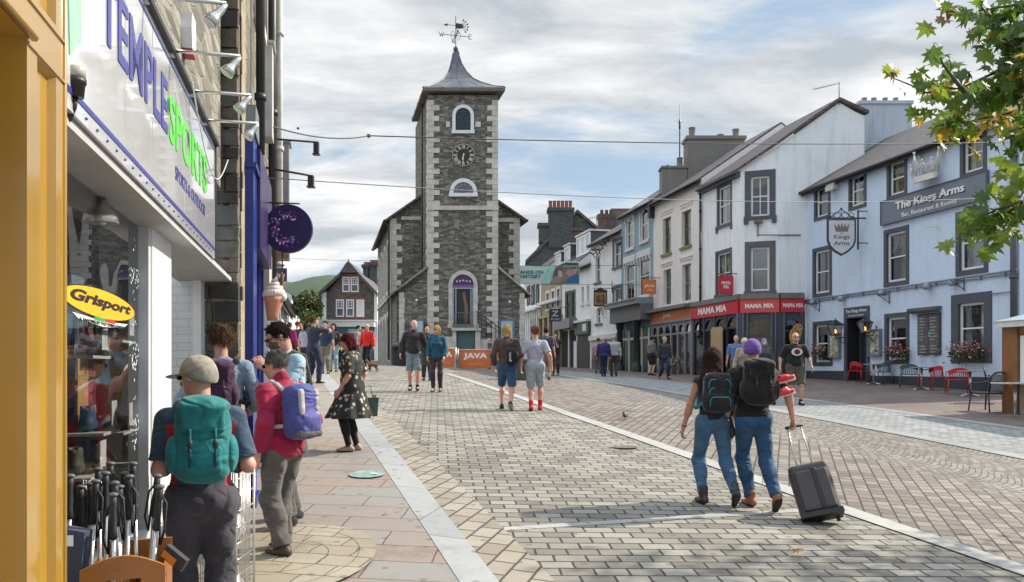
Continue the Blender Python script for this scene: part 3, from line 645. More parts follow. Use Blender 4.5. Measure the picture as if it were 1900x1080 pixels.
mb=MB();mb.tube([FT.p(tx(886),.5,tz(579)),FT.p(tx(930),.5,tz(611))],.025,6);mb.tube([FT.p(tx(886),.5,tz(586)),FT.p(tx(930),.5,tz(620))],.02,6)
for k in range(6): x_=886+8.6*k;mb.tube([FT.p(tx(x_),.5,tz(579+6.3*k)),FT.p(tx(x_),.5,tz(612+8*k))],.018,5)
mb.build('stair_rail',IRON,MH)
# lean-to wings in front of the hall
for xa,xb,ya,yb,qx in ((737,794.5,540,497,1),(974,923.5,541,497,-1)):
 sgn=1 if qx >0 else -1;X0,X1=tx(xa),tx(xb);Z0,Z1=tz(ya),tz(yb)
 mb=MB();pts=[(X0,zb),(X1,zb),(X1,Z1),(X0,Z0)];pts=pts if X0 <X1 else pts[::-1];mb.face([FT.p(x,-.12,z) for x,z in pts])
 s0=[ps(X0,.12,zb),ps(X0,.12,Z0),ps(X0,tdp,Z0),ps(X0,tdp,zb)];mb.face(s0[::-1] if sgn >0 else s0);wg=mb.build('wing',STONE,MH)
 mb=MB();k=(Z1 -Z0) /(X1 -X0);xo=X0 -.28*sgn;zo=Z0 -.28*abs(k)
 for b0,b1 in ((-.02,tdp),):
  T=[ps(xo,b0,zo+.12),ps(X1,b0,Z1+.12),ps(X1,b1,Z1+.12),ps(xo,b1,zo+.12)];Bm=[v -Vector((0,0,.12)) for v in T]
  fl=lambda q_: q_ if sgn >0 else q_[::-1]
  mb.face(fl(T));mb.face(fl(Bm[::-1]));mb.face(fl([Bm[0],Bm[1],T[1],T[0]]));mb.face(fl([Bm[3],Bm[0],T[0],T[3]]))
 mb.build('wing_roof',SLATE,wg)
 mb=MB();c0=FT.p(xo,.06,zo+.04);c1=FT.p(X1,.06,Z1+.04);mb.tube([c0,c1],.06,6);mb.build('wing_coping',COPE,wg)
 quoins(Fr((0,TD+.12,0),(1,0,0)),X0+(.1*sgn if sgn >0 else -.03),sgn,gz(0,TD) ,Z0 -.05,lo=.24,sh=.22,par=wg)
mb=MB();mb.box(tx(760),tx(786),-.10,-.04,tz(640),tz(592),FT);mb.box(tx(762),tx(772),-.04,-.03,tz(625),tz(594),FT,1);mb.box(tx(774),tx(784),-.04,-.03,tz(620),tz(596),FT,2);mb.build('notice_case',[plain('case_blue',(.12,.2,.25),.5),plain('poster_purple',(.35,.15,.35),.6),plain('poster_pale',(.35,.5,.6),.6)],MH)
mb=MB();mb.box(tx(926),tx(955),-.10,-.04,tz(640),tz(593),FT);mb.box(tx(930),tx(951),-.04,-.03,tz(630),tz(596),FT,1);mb.build('notice_case',[plain('case_blue',(.12,.2,.25),.5),plain('poster_pale',(.35,.5,.6),.6)],MH)
# main body
bl_,br_=tx(725.6,BD),tx(964,BD);zE=tz(404,BD);wB=br_ -bl_;bc=(bl_+br_) /2;rz_=.69*(wB/2);L_=10.0
pb=lambda a_,b_,z: Vector((a_ -.2333*b_,BD+b_,z))
mb=MB();mb.face([pb(bl_,0,zb),pb(br_,0,zb),pb(br_,0,zE),pb(bc,0,zE+rz_),pb(bl_,0,zE)])
FBL=Fr(pb(bl_,0,0),-S);Ls=-L_*1.0268
mb.face([pb(br_,0,zb),pb(br_,L_,zb),pb(br_,L_,zE),pb(br_,0,zE)]);mb.face([pb(br_,L_,zb),pb(bl_,L_,zb),pb(bl_,L_,zE),pb(bc,L_,zE+rz_),pb(br_,L_,zE)])
mb.face([pb(bl_,L_,zb),pb(bl_,0,zb),pb(bl_,0,zE),pb(bl_,L_,zE)]);hall=mb.build('hall_wall',STONE,MH)
mb=MB();o_=.3;zo=zE -o_*.69
for s_ in (1,-1):
 e0=bl_ -o_ if s_ >0 else br_+o_;T=[pb(e0,-.25,zo+.1),pb(bc,-.25,zE+rz_+.1),pb(bc,L_+.2,zE+rz_+.1),pb(e0,L_+.2,zo+.1)];Bm=[v -Vector((0,0,.13)) for v in T];fl=lambda q_: q_ if s_ >0 else q_[::-1]
 mb.face(fl(T));mb.face(fl(Bm[::-1]));mb.face(fl([Bm[0],Bm[1],T[1],T[0]]));mb.face(fl([Bm[3],Bm[0],T[0],T[3]]))
mb.build('hall_roof',SLATE,MH)
mb=MB();mb.tube([pb(bl_ -o_ -.05,-.2,zo+.03),pb(bl_ -o_ -.05,L_,zo+.03)],.07,8);mb.tube([pb(br_+o_+.05,-.2,zo+.03),pb(br_+o_+.05,L_,zo+.03)],.07,8)
mb.tube([pb(bl_ -.3,-.1,zo),pb(bl_ -.12,-.12,zo -.3),pb(bl_ -.12,-.12,zb+1)],.05,6);mb.tube([ps(xl -.12,1.4,zb),ps(xl -.12,1.4,zt)],.05,6);mb.build('rainwater_pipes',IRON,MH)
quoins(FB,bl_,1,tz(548,BD),zE -.02,lo=.55,sh=.3,h=.29,par=hall);quoins(FB,br_,-1,tz(548,BD),zE -.02,lo=.55,sh=.3,h=.29,par=hall);quoins(FBL,0,-1,gz(-8,BD) -.2,zE -.1,lo=.3,sh=.5,h=.29,par=hall)
mb=MB();mb.box(tx(745,BD),xl -.6,-.02,.06,tz(408,BD),tz(402,BD),FB);mb.box(xr -.4,tx(955,BD),-.02,.06,tz(412,BD),tz(405,BD),FB);mb.box(Ls,0,-.02,.08,tz(551,BD),tz(545,BD),FBL);mb.build('string_course',QUOIN,hall)
for k in range(4):
 x_=-1.3 -k*2.35;mb=MB();za,zc2=tz(538,BD),tz(462,BD);arch_ring(mb,FBL,x_,zc2,.48,za,.2,-.02,.08);mb.box(x_ -.75,x_+.75,-.02,.11,za -.18,za,FBL);wn=mb.build('side_window',QUOIN,MH)
 mb=MB();mb.prism(arch_pts(x_,zc2,.48,za),-.02,.01,FBL);mb.build('pane',GLASS,wn)
 mb=MB();mb.box(x_ -.02,x_+.02,.012,.05,za,zc2+.45,FBL)
 for z in range(5): mb.box(x_ -.48,x_+.48,.012,.045,za+.42*z,za+.42*z+.03,FBL)
 mb.build('glazing_bars',WHITE,wn)
 mb=MB();z2=tz(605,BD);arch_ring(mb,FBL,x_,z2,.62,gz(-8,BD) -.2,.22,-.02,.1);ar_=mb.build('arcade_arch',QUOIN,MH)
 mb=MB();mb.prism(arch_pts(x_,z2,.62,gz(-8,BD) -.3),-.02,.012,FBL);mb.build('arch_door',plain('arch_dark',(.05,.05,.055),.6),ar_)
# vertical white arch strips already belong to the windows; small lamp on the wing
for i_,(a_,b_) in enumerate(((773,557),(946,560))):
 t_=thing('flood_lamp',['small white floodlight on the rubble wing to the west of the clock tower','small white floodlight on the rubble wing beside the tower steps'][i_],'lamp',FT.p(tx(a_),-.1,tz(b_)));m_=MB();m_.ball((0,-.08,0),.07,10);m_.box(-.03,.03,-.04,.0,-.03,.03);m_.build('lamp_head',WHITE,t_)
# bins and bollards at the foot of the hall
t_=thing('litter_bin','black litter bin standing at the corner of the clock tower hall','bin',at_depth(741,38.0));mb=MB();mb.lathe([(.32,0),(.35,.05),(.35,.85),(.38,.86),(.38,.95),(.3,1.05),(.05,1.1)],n=20);mb.build('bin_body',plain('bin_black',(.05,.055,.07),.5),t_);mb=MB();mb.box(-.2,.2,-.375,-.34,.68,.8);mb.build('bin_slot',DARK,t_)
# ---------------- the row on the far side of the street ----------------
RW=Wall(18.06,True);X_=lambda F,px: F.f(px,685)[0]
def Zf(F,px,py): return F.f(px,py)[1]
def house(name,label,F,pl,pr,ze_px,mat,holes,rise=2.8,back=8.0,roofm=None,over=.25,rise_ends=0,zbase=None):
 """pl/pr = photo columns of its far and near edges; ze_px = a photo point on the eaves"""
 t_=thing(name,label,'building');x0,x1=X_(F,pl),X_(F,pr);ze=Zf(F,*ze_px);zb_=zbase if zbase is not None else 0.4
 mb=MB();wall(mb,F,x0,x1,zb_,ze,holes);shell(mb,F,x0,x1,zb_,ze,back,rise);mb.build('wall',mat,t_);roof(t_,F,x0,x1,ze,back,rise,over,roofm,ends=rise_ends)
 return t_,x0,x1,ze
BLUEW=paint_wall('pale_blue_render',(.56,.67,.83),.13,(.28,.31,.36));MAMAW=paint_wall('white_blue_render',(.80,.83,.86),.14);CREAMW=paint_wall('cream_render',(.78,.74,.72),.07);WHITEW=paint_wall('white_render',(.78,.79,.80),.10)
TEALW=paint_wall('teal_render',(.24,.37,.44),.07);SLSUR=plain('slate_grey_paint',(.068,.078,.10),.6,.12);SURG=plain('grey_stone_paint',(.105,.105,.115),.7,.15)
# --- the inn ---
KW=Wall(20.6,True)
def KR(pl,pr,yt,yb): return KW.rect(pl,pr,yt,yb)
kw=[(KR(1511,1541,346.7,411.9),.13,.6),(KR(1575,1608,324.4,392.6),.13,0),(KR(1646,1683.7,299.3,372.7),.13,.4),(KR(1782,1831.4,250.3,333.3),.14,.4),
 (KR(1508.2,1543.8,462.2,552.7),.14,.45),(KR(1640.6,1687,428,533.4),.15,1),(KR(1774,1834,395,513.3),.16,1),
 (KR(1508.7,1545,597.5,679),.15,0),(KR(1641.8,1687.5,582.8,675.5),.15,.3),(KR(1765.8,1841,548.3,674),.3,.3)]
kholes=[inset(r,s) for r,s,c in kw];kdoor=KR(1568,1614,572,712)
dh=(kdoor[0] +.16,kdoor[1] -.16,kdoor[2] -.3,kdoor[3] -.42);kholes.append(dh)
KA,kx0,kx1,kze=house('inn_building','pale blue three storey inn with slate grey window surrounds and a crown on its wall',KW,1484,1892,(1640,299),BLUEW,kholes,rise=2.45,back=8.2)
kfin=KW.p(kx1,0,0)
for (r,s,c),h in zip(kw,kholes):
 window(KW,KA,h,SLSUR,WHITE,SLSUR,s,curtain=c or .35,rec=.07,rows=2,cols=1,ft=.085)
mb=MB();ring(mb,KW,(kdoor[0],kdoor[1],kdoor[2] -.3,kdoor[3]),dh,-.05,.06);ds=mb.build('doorway',SLSUR,KA)
mb=MB();D2=-.9
for a,b in ((dh[0],D2),): pass
c4=[KW.p(dh[0],0,dh[2]),KW.p(dh[1],0,dh[2]),KW.p(dh[1],0,dh[3]),KW.p(dh[0],0,dh[3])];d4=[p -KW.ey*.9 for p in c4]
for k in range(4): l=(k+1) % 4;mb.face([c4[l],c4[k],d4[k],d4[l]])
mb.face(d4);mb.build('porch_recess',plain('porch_dark',(.018,.022,.03),.7),ds)
xm=(dh[0] +dh[1]) /2;mb=MB()
for a,b in ((dh[0] +.03,xm -.01),(xm+.01,dh[1] -.03)):
 mb.box(a,b,-.5,-.45,dh[2],dh[3]);
mb=MB()
for a,b in ((dh[0] +.03,xm -.01),(xm+.01,dh[1] -.03)):
 mb.box(a,b,-.5,-.45,dh[2],dh[3],KW)
 for q in range(3): mb.box(a+.08,b -.08,-.45,-.435,dh[2] +.55+.8*q,dh[2] +1.2+.8*q,KW)
mb.box(dh[0] +.2,dh[0] +.24,-.43,-.40,dh[2] +.7,dh[3] -.3,KW,1);mb.box(xm+.15,xm+.18,-.43,-.40,dh[2] +.7,dh[3] -.4,KW,1)
mb.build('door',[plain('door_navy',(.02,.026,.036),.35),plain('door_bar',(.3,.3,.3),.3,metal=.8)],KA)
mb=MB();mb.box(xm+.34,xm+.56,-.43,-.42,dh[3] -1.35,dh[3] -.85,KW);mb.build('door_notice',plain('paper',(.6,.6,.64),.8),KA)
LET=plain('sign_white',(.78,.78,.76),.5,.03)
text('The Kings Arms',KW,kdoor[0] +.12,kdoor[1] -.12,kdoor[3] -.24,kdoor[3] -.09,.06,LET,ds,bold=.012)
text('Bar, Restaurant & Rooms',KW,kdoor[0] +.28,kdoor[1] -.28,kdoor[3] -.36,kdoor[3] -.29,.06,LET,ds)
mb=MB();zpl=Zf(KW,1545,688);mb.box(kx0,kdoor[0],-.05,.03,.2,zpl,KW);mb.box(kdoor[1],kx1,-.05,.03,.2,zpl -.18,KW);mb.build('plinth',plain('plinth_slate',(.035,.05,.065),.6),KA)
mb=MB();za=Zf(KW,1497,558);mb.tube([KW.p(kx0+.1,.07,za),KW.p(kx1,.07,za+.02)],.035,6);mb.tube([KW.p(kx0+.1,.05,za -.09),KW.p(kx1,.05,za -.07)],.018,5);xg=X_(KW,1840);mb.tube([KW.p(xg,.05,za -1.5+.9),KW.p(kx1,.05,za -.6)],.02,5)
for k in range(12): x=kx0+.5+(kx1 -kx0 -1) *k/11;mb.box(x -.03,x+.03,0,.1,za -.12,za+.05,KW)
mb.build('cable_conduit',plain('conduit_grey',(.22,.25,.3),.5),KA)
pipe(KA,KW,kx0+.12,Zf(KW,1490,560),kze -.1,.1,.06,plain('pipe_slate',(.06,.07,.09),.5));mb=MB();zz_=Zf(KW,1490,545);mb.tube([KW.p(kx0+.12,.1,zz_),KW.p(kx0+.14,.1,zz_ -.25),KW.p(kx0+.42,.1,zz_ -.45),KW.p(kx0+.45,.1,zz_ -.8),KW.p(kx0+.45,.1,.5)],.06,8);mb.build('downpipe',plain('pipe_slate',(.06,.07,.09),.5),KA)
pipe(KA,KW,kx1 -.12,.5,kze -.1,.1,.09,plain('pipe_slate',(.06,.07,.09),.5))
# small round wall lights and brackets
for px,py in ((1514,562),(1567,555),(1643,544.5),(1727,532),(1775,525)): x,z=KW.f(px,py);mb=MB();mb.lathe([(.10,-.1),(.12,-.02),(.11,.08),(.05,.12)],KW.p(x,.17,z),10);mb.build('wall_light',plain('light_grey_blue',(.25,.3,.36),.5),KA)
for i_,(px,py,w_) in enumerate(((1522,563,18),(1652,546,22),(1791,520,30))):
 x,z=KW.f(px,py);mb=MB();mb.tube([KW.p(x,.05,z),KW.p(x,.6,z)],.015,5);mb.tube([KW.p(x,.05,z -.35),KW.p(x,.05,z+.1)],.018,5);mb.tube([KW.p(x,.05,z -.3),KW.p(x,.25,z -.18),KW.p(x,.55,z -.02)],.013,5)
 tag(mb.build('basket_bracket',IRON),['empty iron basket bracket above the small window beside the inn downpipe','empty iron basket bracket above the middle ground floor window of the inn','empty iron basket bracket above the widest ground floor window of the inn'][i_],'bracket','iron hanging basket brackets on the inn')
# sign board
sb=KW.rect(1639.5,1835,375.5,418);sgn_=thing('pub_sign_board','long slate grey sign board with white lettering between the top and middle windows','sign');mb=MB();mb.box(sb[0],sb[1],0.02,.10,sb[2],sb[3],KW);mb.build('board',plain('sign_slate',(.155,.18,.225),.5,.08),sgn_)
mb=MB();ring(mb,KW,(sb[0] -.03,sb[1] +.03,sb[2] -.03,sb[3] +.03),sb,.02,.13);mb.build('edge_trim',plain('sign_trim',(.09,.11,.15),.5),sgn_)
H_=sb[3] -sb[2]
def ktext(s,x0p,x1p,zf0,zf1,**k):
 a,b=X_(KW,x0p),X_(KW,x1p);text(s,KW,a,b,sb[2] +H_*zf0,sb[2] +H_*zf1,.10,LET,sgn_,**k)
mb=None
text('The Kings Arms',KW,X_(KW,1667) +.03,X_(KW,1795) +.03,sb[2] +H_*.38 -.03,sb[2] +H_*.80 -.03,.10,plain('letter_shadow',(.015,.018,.025),.5),sgn_,bold=.02,ext=.006)
ktext('The Kings Arms',1667,1795,.38,.80,bold=.02,ext=.03);ktext('Bar, Restaurant & Rooms',1678,1780,.09,.30,ext=.01)
# the crown
cw=KW.rect(1707,1756,300,350);cX,cZ=KW.f(1731,336);cr_t=thing('crown_emblem','open metal crown fixed to the pale blue wall above the sign board','emblem');r_=(X_(KW,1756) -X_(KW,1707)) /2*.86;CM=plain('crown_metal',(.66,.64,.58),.45,.15,6,.2)
mb=MB();ell=[KW.p(cX+r_*math.cos(t),.30+.24*math.sin(t),cZ -.06*math.sin(t)) for t in [k/28*2*math.pi for k in range(28)]]
top=[KW.p(cX+r_*1.03*math.cos(t),.30+.25*math.sin(t),cZ+.2 -.06*math.sin(t)) for t in [k/28*2*math.pi for k in range(28)]]
for k in range(28): l=(k+1) % 28;mb.face([ell[k],ell[l],top[l],top[k]]);mb.face([top[k],top[l],ell[l],ell[k]])
mb.face(ell[::-1],1);mb.build('band',[CM,plain('crown_inside',(.42,.34,.30),.6)],cr_t)
mb=MB();Kp=10
for k in range(Kp):
 t0,t1=k/Kp*2*math.pi,(k+.5) /Kp*2*math.pi;f_=lambda t,z,e: KW.p(cX+r_*e*math.cos(t),.30+.25*e*math.sin(t),cZ+z);hi=.95 if k % 3 == 0 else .62
 a,b,c_=f_(t0,hi,1.18),f_(t1,.28,1.08),f_((k+1) /Kp*2*math.pi,(.95 if (k+1) % Kp % 3 == 0 else .62),1.18);mb.tube([a,b],.018,5);mb.tube([b,c_],.018,5);mb.ball(a,.05,8);mb.tube([f_(t0,.2,1.03),a],.012,5)
mb.build('points',CM,cr_t)
# hanging shield sign: faces down the street
hs_c=pix(1561,475.6,30.6);hw_=27/FOC*30.6;HF=Fr((0,30.6,0),(1,0,0));hx_=(1561 -HX) /FOC*30.6;hz=lambda py: CZ+(HY -py) /FOC*30.6
hang=thing('hanging_shield_sign','white shield shaped pub sign hanging from an iron bracket on the pale blue inn','sign',(0,0,0))
def shield(w_,zt_,zb_): return [(hx_ -w_,zt_),(hx_+w_,zt_),(hx_+w_,zb_+(zt_ -zb_) *.42),(hx_+w_*.86,zb_+(zt_ -zb_) *.26),(hx_+w_*.5,zb_+(zt_ -zb_) *.11),(hx_,zb_),(hx_ -w_*.5,zb_+(zt_ -zb_) *.11),(hx_ -w_*.86,zb_+(zt_ -zb_) *.26),(hx_ -w_,zb_+(zt_ -zb_) *.42)][::-1]
mb=MB();mb.prism(shield(hw_,hz(407),hz(475)),-.03,.03,HF);mb.build('shield_border',plain('shield_slate',(.05,.06,.075),.5),hang);mb=MB();mb.prism(shield(hw_*.87,hz(409.5),hz(471)),-.04,.04,HF);mb.build('shield_face',plain('shield_white',(.6,.62,.66),.6,.05),hang)
GRY=plain('sign_grey_letter',(.09,.10,.12),.5)
text('Kings',HF,hx_ -.30,hx_+.30,hz(445.5),hz(436),.041,GRY,hang,bold=.012);text('Arms',HF,hx_ -.30,hx_+.30,hz(455.5),hz(447.5),.041,GRY,hang,bold=.012);text('The',HF,hx_ -.07,hx_+.07,hz(435),hz(432),.041,GRY,hang)
mb=MB();zc3=hz(430)
pp=[(-.24,.0),(.24,0),(.24,.08)] +[(x,z) for x,z in ((.29,.30),(.17,.14),(.13,.32),(.05,.14),(0,.36),(-.05,.14),(-.13,.32),(-.17,.14),(-.29,.30))] +[(-.24,.08)]
mb.prism([(hx_+a,zc3+b) for a,b in pp],.04,.05,HF);mb.build('crown_symbol',plain('crown_bronze',(.2,.17,.12),.5),hang)
mb=MB();wx=hx_+31/FOC*30.6
mb.tube([HF.p(hx_ -hw_,0,hz(405)),HF.p(wx+.3,0,hz(405))],.03,6);mb.tube([HF.p(hx_ -hw_,0,hz(407)),HF.p(hx_ -hw_,0,hz(401))],.02,6);mb.tube([HF.p(wx,0,hz(463)),HF.p(wx,0,hz(390))],.035,8);mb.tube([HF.p(wx,0,hz(392)),HF.p(wx+.35,0,hz(392))],.02,6);mb.tube([HF.p(wx,0,hz(451)),HF.p(wx+.45,0,hz(451))],.02,6)
for sx in (-1,1):
 for rr_,cx_ in ((.13,.16),(.1,.38)): mb.tube([HF.p(hx_+sx*(cx_+rr_*math.cos(t)),0,hz(399) +rr_*math.sin(t) *.8) for t in [i/12*6.283 for i in range(12)]],.013,5,close=True)
 mb.tube([HF.p(hx_+sx*.5*(1 -t),0,hz(403) +.32*t ** 1.6) for t in [i/8 for i in range(9)]],.016,5)
mb.tube([HF.p(hx_,0,hz(405)),HF.p(hx_,0,hz(386))],.014,5);mb.ball(HF.p(hx_,0,hz(387)),.04,8);mb.build('scroll_bracket',IRON,hang)
# lanterns
LIT=bpy.data.materials.new('lamp_glow');LIT.use_nodes=True;b_=LIT.node_tree.nodes['Principled BSDF'];b_.inputs['Base Color'].default_value=(.8,.45,.15,1);b_.inputs['Emission Color'].default_value=(1,.5,.14,1);b_.inputs['Emission Strength'].default_value=2.2
LGL=glass('lantern_glass',(.75,.78,.75),.1,.15)
def lantern(px,pt,pb,lab):
 x,z=KW.f(px,(pt+pb) /2,.5);h_=(pb -pt) /FOC*29.5 if px >1580 else (pb -pt) /FOC*31.0;t_=thing('wall_lantern',lab,'lantern',KW.p(x,.5,z),0,'black lanterns beside the inn door');G=Fr((0,0,0),KW.ex)
 r0,r1,z0,z1=h_*.16,h_*.27,-h_*.35,h_*.14;mb=MB()
 for sx,sy in ((1,1),(1,-1),(-1,-1),(-1,1)): mb.tube([G.p(sx*r0,sy*r0,z0),G.p(sx*r1,sy*r1,z1)],.014,5)
 mb.prism([(-r0*1.1,z0 -.03),(r0*1.1,z0 -.03),(r0*1.1,z0),(-r0*1.1,z0)],-r0*1.1,r0*1.1,G);mb.lathe([(r1*1.55,z1),(r1*1.6,z1+.02),(r1*.7,z1+h_*.17),(r1*.5,z1+h_*.2),(r1*.45,z1+h_*.24),(.02,z1+h_*.28),(.015,z1+h_*.36)],(0,0,0),4,0,Fr((0,0,0),KW.ex+KW.ey),False)
 mb.tube([G.p(0,0,z0 -.02),G.p(0,-.05,z0 -.14),G.p(0,-.28,z0 -.12),G.p(0,-.48,z0 -.1)],.018,6);mb.tube([G.p(0,-.48,z0+.25),G.p(0,-.48,z0 -.5)],.02,6);mb.tube([G.p(0,-.2,z0 -.13),G.p(0,-.3,z0 -.3),G.p(0,-.46,z0 -.35)],.013,5);mb.build('lantern_frame',IRON,t_)
 mb=MB();q0=[G.p(sx*r0*.9,sy*r0*.9,z0) for sx,sy in ((1,1),(-1,1),(-1,-1),(1,-1))];q1=[G.p(sx*r1*.94,sy*r1*.94,z1) for sx,sy in ((1,1),(-1,1),(-1,-1),(1,-1))]
 for k in range(4): l=(k+1) % 4;mb.face([q0[k],q0[l],q1[l],q1[k]])
 mb.build('lantern_glass',LGL,t_);mb=MB();mb.ball((0,0,z0+.13),.06,10,0,(1,1,1.4));mb.build('bulb',LIT,t_)
lantern(1550,590,627,'black wall lantern between the small window and the inn door');lantern(1604.7,586,622,'black wall lantern with an orange bulb on the menu side of the inn door')
# posters, menu board
def patch_mat(name,cols,sc=9):
 m,t,b=nodes(name);v=t.nodes.new('ShaderNodeTexVoronoi');v.inputs['Scale'].default_value=sc;t.links.new(coord(t,'UV'),v.inputs['Vector']);sp=t.nodes.new('ShaderNodeSeparateColor');t.links.new(v.outputs['Color'],sp.inputs[0])
 r=ramp(t,sp.outputs[0],[(i/(len(cols) -1),c) for i,c in enumerate(cols)]);t.links.new(r,b.inputs['Base Color']);b.inputs['Roughness'].default_value=.6;return m
PM=patch_mat('menu_photos',[(.5,.5,.48),(.05,.05,.05),(.45,.3,.1),(.6,.6,.58),(.2,.24,.1),(.3,.33,.36),(.55,.5,.4)],9)
for r,lab in ((KR(1543,1560,621,662),'narrow picture menu case behind the lantern beside the inn door'),(KR(1617.5,1636,614,658),'picture menu case between the inn door and the flower trough')):
 t_=thing('menu_case',lab,'notice board',(0,0,0),0,'menu cases on the inn wall');mb=MB();mb.box(r[0],r[1],.03,.10,r[2],r[3],KW);ring(mb,KW,(r[0] -.05,r[1] +.05,r[2] -.05,r[3] +.05),r,0,.14,0);mb.build('case',plain('case_bluegrey',(.16,.22,.27),.5),t_);mb=MB();mb.box(r[0] +.03,r[1] -.03,.10,.105,r[2] +.03,r[3] -.03,KW);mb.build('menu_sheet',PM,t_)
r=KR(1705,1747,583,659);t_=thing('menu_board','large dark chalk menu board under a small rolled canopy on the inn wall','notice board');mb=MB();mb.box(r[0],r[1],0,.06,r[2],r[3],KW);mb.build('board',plain('chalk_frame',(.05,.055,.065),.6),t_)
MBM=patch_mat('menu_print',[(.05,.05,.055),(.09,.085,.085),(.14,.13,.13),(.06,.06,.065),(.11,.10,.10)],14);mb=MB();xm=(r[0] +r[1]) /2
for a,b in ((r[0] +.05,xm -.02),(xm+.02,r[1] -.05)): mb.box(a,b,.06,.075,r[2] +.05,r[3] -.08,KW)
mb.build('menu_sheet',MBM,t_);mb=MB();MTX=plain('menu_ink',(.42,.4,.4),.7)
for a,b in ((r[0] +.1,xm -.08),(xm+.08,r[1] -.1)):
 for k in range(15):
  z=r[3] -.18 -k*.105;l_=rng.uniform(.5,1) *(b -a)
  if rng.random() <.85: mb.box(a,a+l_,.075,.08,z,z+.022,KW)
mb.build('menu_lines',MTX,t_);mb=MB();mb.box(xm+.0,xm+.09,.08,.085,r[2] +.62,r[2] +.78,KW);mb.build('green_tag',plain('green_tag',(.05,.4,.25),.5),t_)
mb=MB();mb.tube([KW.p(r[0] -.35,.12,r[3] +.12),KW.p(r[1] +.02,.12,r[3] +.12)],.09,8);mb.box(r[0] -.35,r[1] +.02,0,.2,r[3] +.16,r[3] +.2,KW);mb.build('canopy_roll',SURG,t_)
# lamp on eaves and aerial, chimney
mb=MB();x,z=KW.f(1553,345);mb.box(x -.3,x+.22,.0,.3,z -.16,z+.16,KW);mb.box(x -.3,x+.22,.3,.34,z -.2,z -.02,KW);mb.build('flood_light',plain('flood_grey',(.5,.5,.48),.5),KA)
CH_W=paint_wall('pale_chimney_render',(.46,.52,.60),.3,(.2,.2,.2));D35=Fr((0,35.6,0),(1,0,0));f35=lambda px,py: ((px -HX) /FOC*35.6,CZ+(HY -py) /FOC*35.6)
a,z1=f35(1596,192);b,_=f35(1692,192);ch=thing('chimney_stack','broad pale rendered chimney stack rising between the two inn roofs','chimney');mb=MB();mb.box(a,b,-1.3,0,8,z1,D35);mb.box(a -.06,b+.06,-1.36,.06,z1 -.02,z1+.12,D35);mb.build('stack',CH_W,ch)
for px in (1613,1631,1652,1672): x,z=f35(px,180);mb=MB();mb.lathe([(.13,0),(.11,.25),(.13,.3),(.09,.3)],(x,36.1,z1+.1),10);mb.build('chimney_pot',plain('stub_grey',(.2,.19,.18),.8),ch)
# --- corner restaurant ---
A_=pix(1374,685,36.4);Bc=pix(1446,685,35.2);Cc=pix(1489,685,35.2)
MM=thing('corner_restaurant_building','white three storey corner building with a chamfered front and a long bright red shop fascia','building')
A_=RW.p(X_(RW,1374),0,0);dA=A_.y
Bc=Vector(((1446 -HX) /FOC*(dA -.55),dA -.55,0));Cc=Vector(((1490 -HX) /FOC*(dA -.55),dA -.55,0))
F1=RW;F2=Fr((A_.x,A_.y,0),(Bc -Vector((A_.x,A_.y,0))));F3=Fr(Bc,Cc -Bc)
mze=Zf(RW,1374,316);mx0,mx1=X_(RW,1302),X_(RW,1374)
mh1=[inset(RW.rect(1330.6,1358.3,346.3,421),.12,.0),inset(RW.rect(1328,1358.3,467.6,548),.12,0)]
mh2=[inset(F2.rect(1381,1440,317.5,403),.27,.0),inset(F2.rect(1381,1440,448.5,541),.27,0)]
mb=MB();wall(mb,RW,mx0,mx1,.4,mze,mh1);L2=(Bc -Vector((A_.x,A_.y,0))).length;zF2=mze+.0;wall(mb,F2,0,L2,.4,mze,mh2)
D_=dA -.55;gx=lambda px: (px -HX) /FOC*D_;gzz=lambda py: CZ+(HY -py) /FOC*D_
gp=[Vector((A_.x,A_.y,mze)),Vector((Bc.x,Bc.y,mze)),Vector((Bc.x,Bc.y,gzz(270)))];mb.face(gp)
far=Vector((gx(1604),D_,0));mb.face([Vector((Bc.x,D_,.4)),Vector((far.x,D_,.4)),Vector((far.x,D_,gzz(215))),Vector((gx(1588),D_,gzz(208))),Vector((gx(1557),D_,gzz(190))),Vector((Bc.x,D_,gzz(270)))])
mb.build('wall',MAMAW,MM)
for h,F,s in ((mh1[0],RW,.12),(mh1[1],RW,.12),(mh2[0],F2,.25),(mh2[1],F2,.25)):
 window(F,MM,h,SLSUR if F is F2 and h is mh2[0] else SURG,WHITE,SLSUR if h is mh2[0] else SURG,s,sill=SLSUR if h is mh2[0] else SURG,cols=2 if h is mh2[0] or F is RW else 1,rows=2,rec=.07,ft=.085,barw=.035,curtain=(1 if h is mh2[1] else .45 if F is RW else 0))
 for x in (h[0] -s*1.15,h[1] +s*.4): mb=MB();mb.box(x,x+s*.75,-.01,.08,h[2] -.32,h[2] -.12,F);mb.build('sill_bracket',SLSUR if h is mh2[0] else SURG,MM)
# roof of the corner house: front slope, ridge running up the street from the gable apex
ridge=Vector((gx(1557),D_,gzz(190)));rEnd=ridge+S*4.4*1.02;e0=Vector((A_.x,A_.y,mze)) ;n_=RW.ey
ed0=RW.p(mx0 -0.0,.22,mze -.1);ed1=RW.p(mx1+.0,.22,mze -.1);vg=Vector((Bc.x -.1,D_ -.12,gzz(270) +.02));th_=Vector((0,0,.14))
rg0=ridge+Vector((0,-.12,.05));rg1=Vector((ridge.x -.2333*(ed0.y -D_),ed0.y,ridge.z+.05));bk0=Vector((gx(1606) +.1,D_ -.12,gzz(212)));bk1=bk0+(rg1 -rg0)
mb=MB();mb.face([ed0+th_,ed1+th_,vg+th_,rg0+th_,rg1+th_]);mb.face([rg1+th_,rg0+th_,bk0+th_,bk1+th_]);mb.face([rg1,rg0,vg,ed1,ed0]);mb.face([bk1,bk0,rg0,rg1])
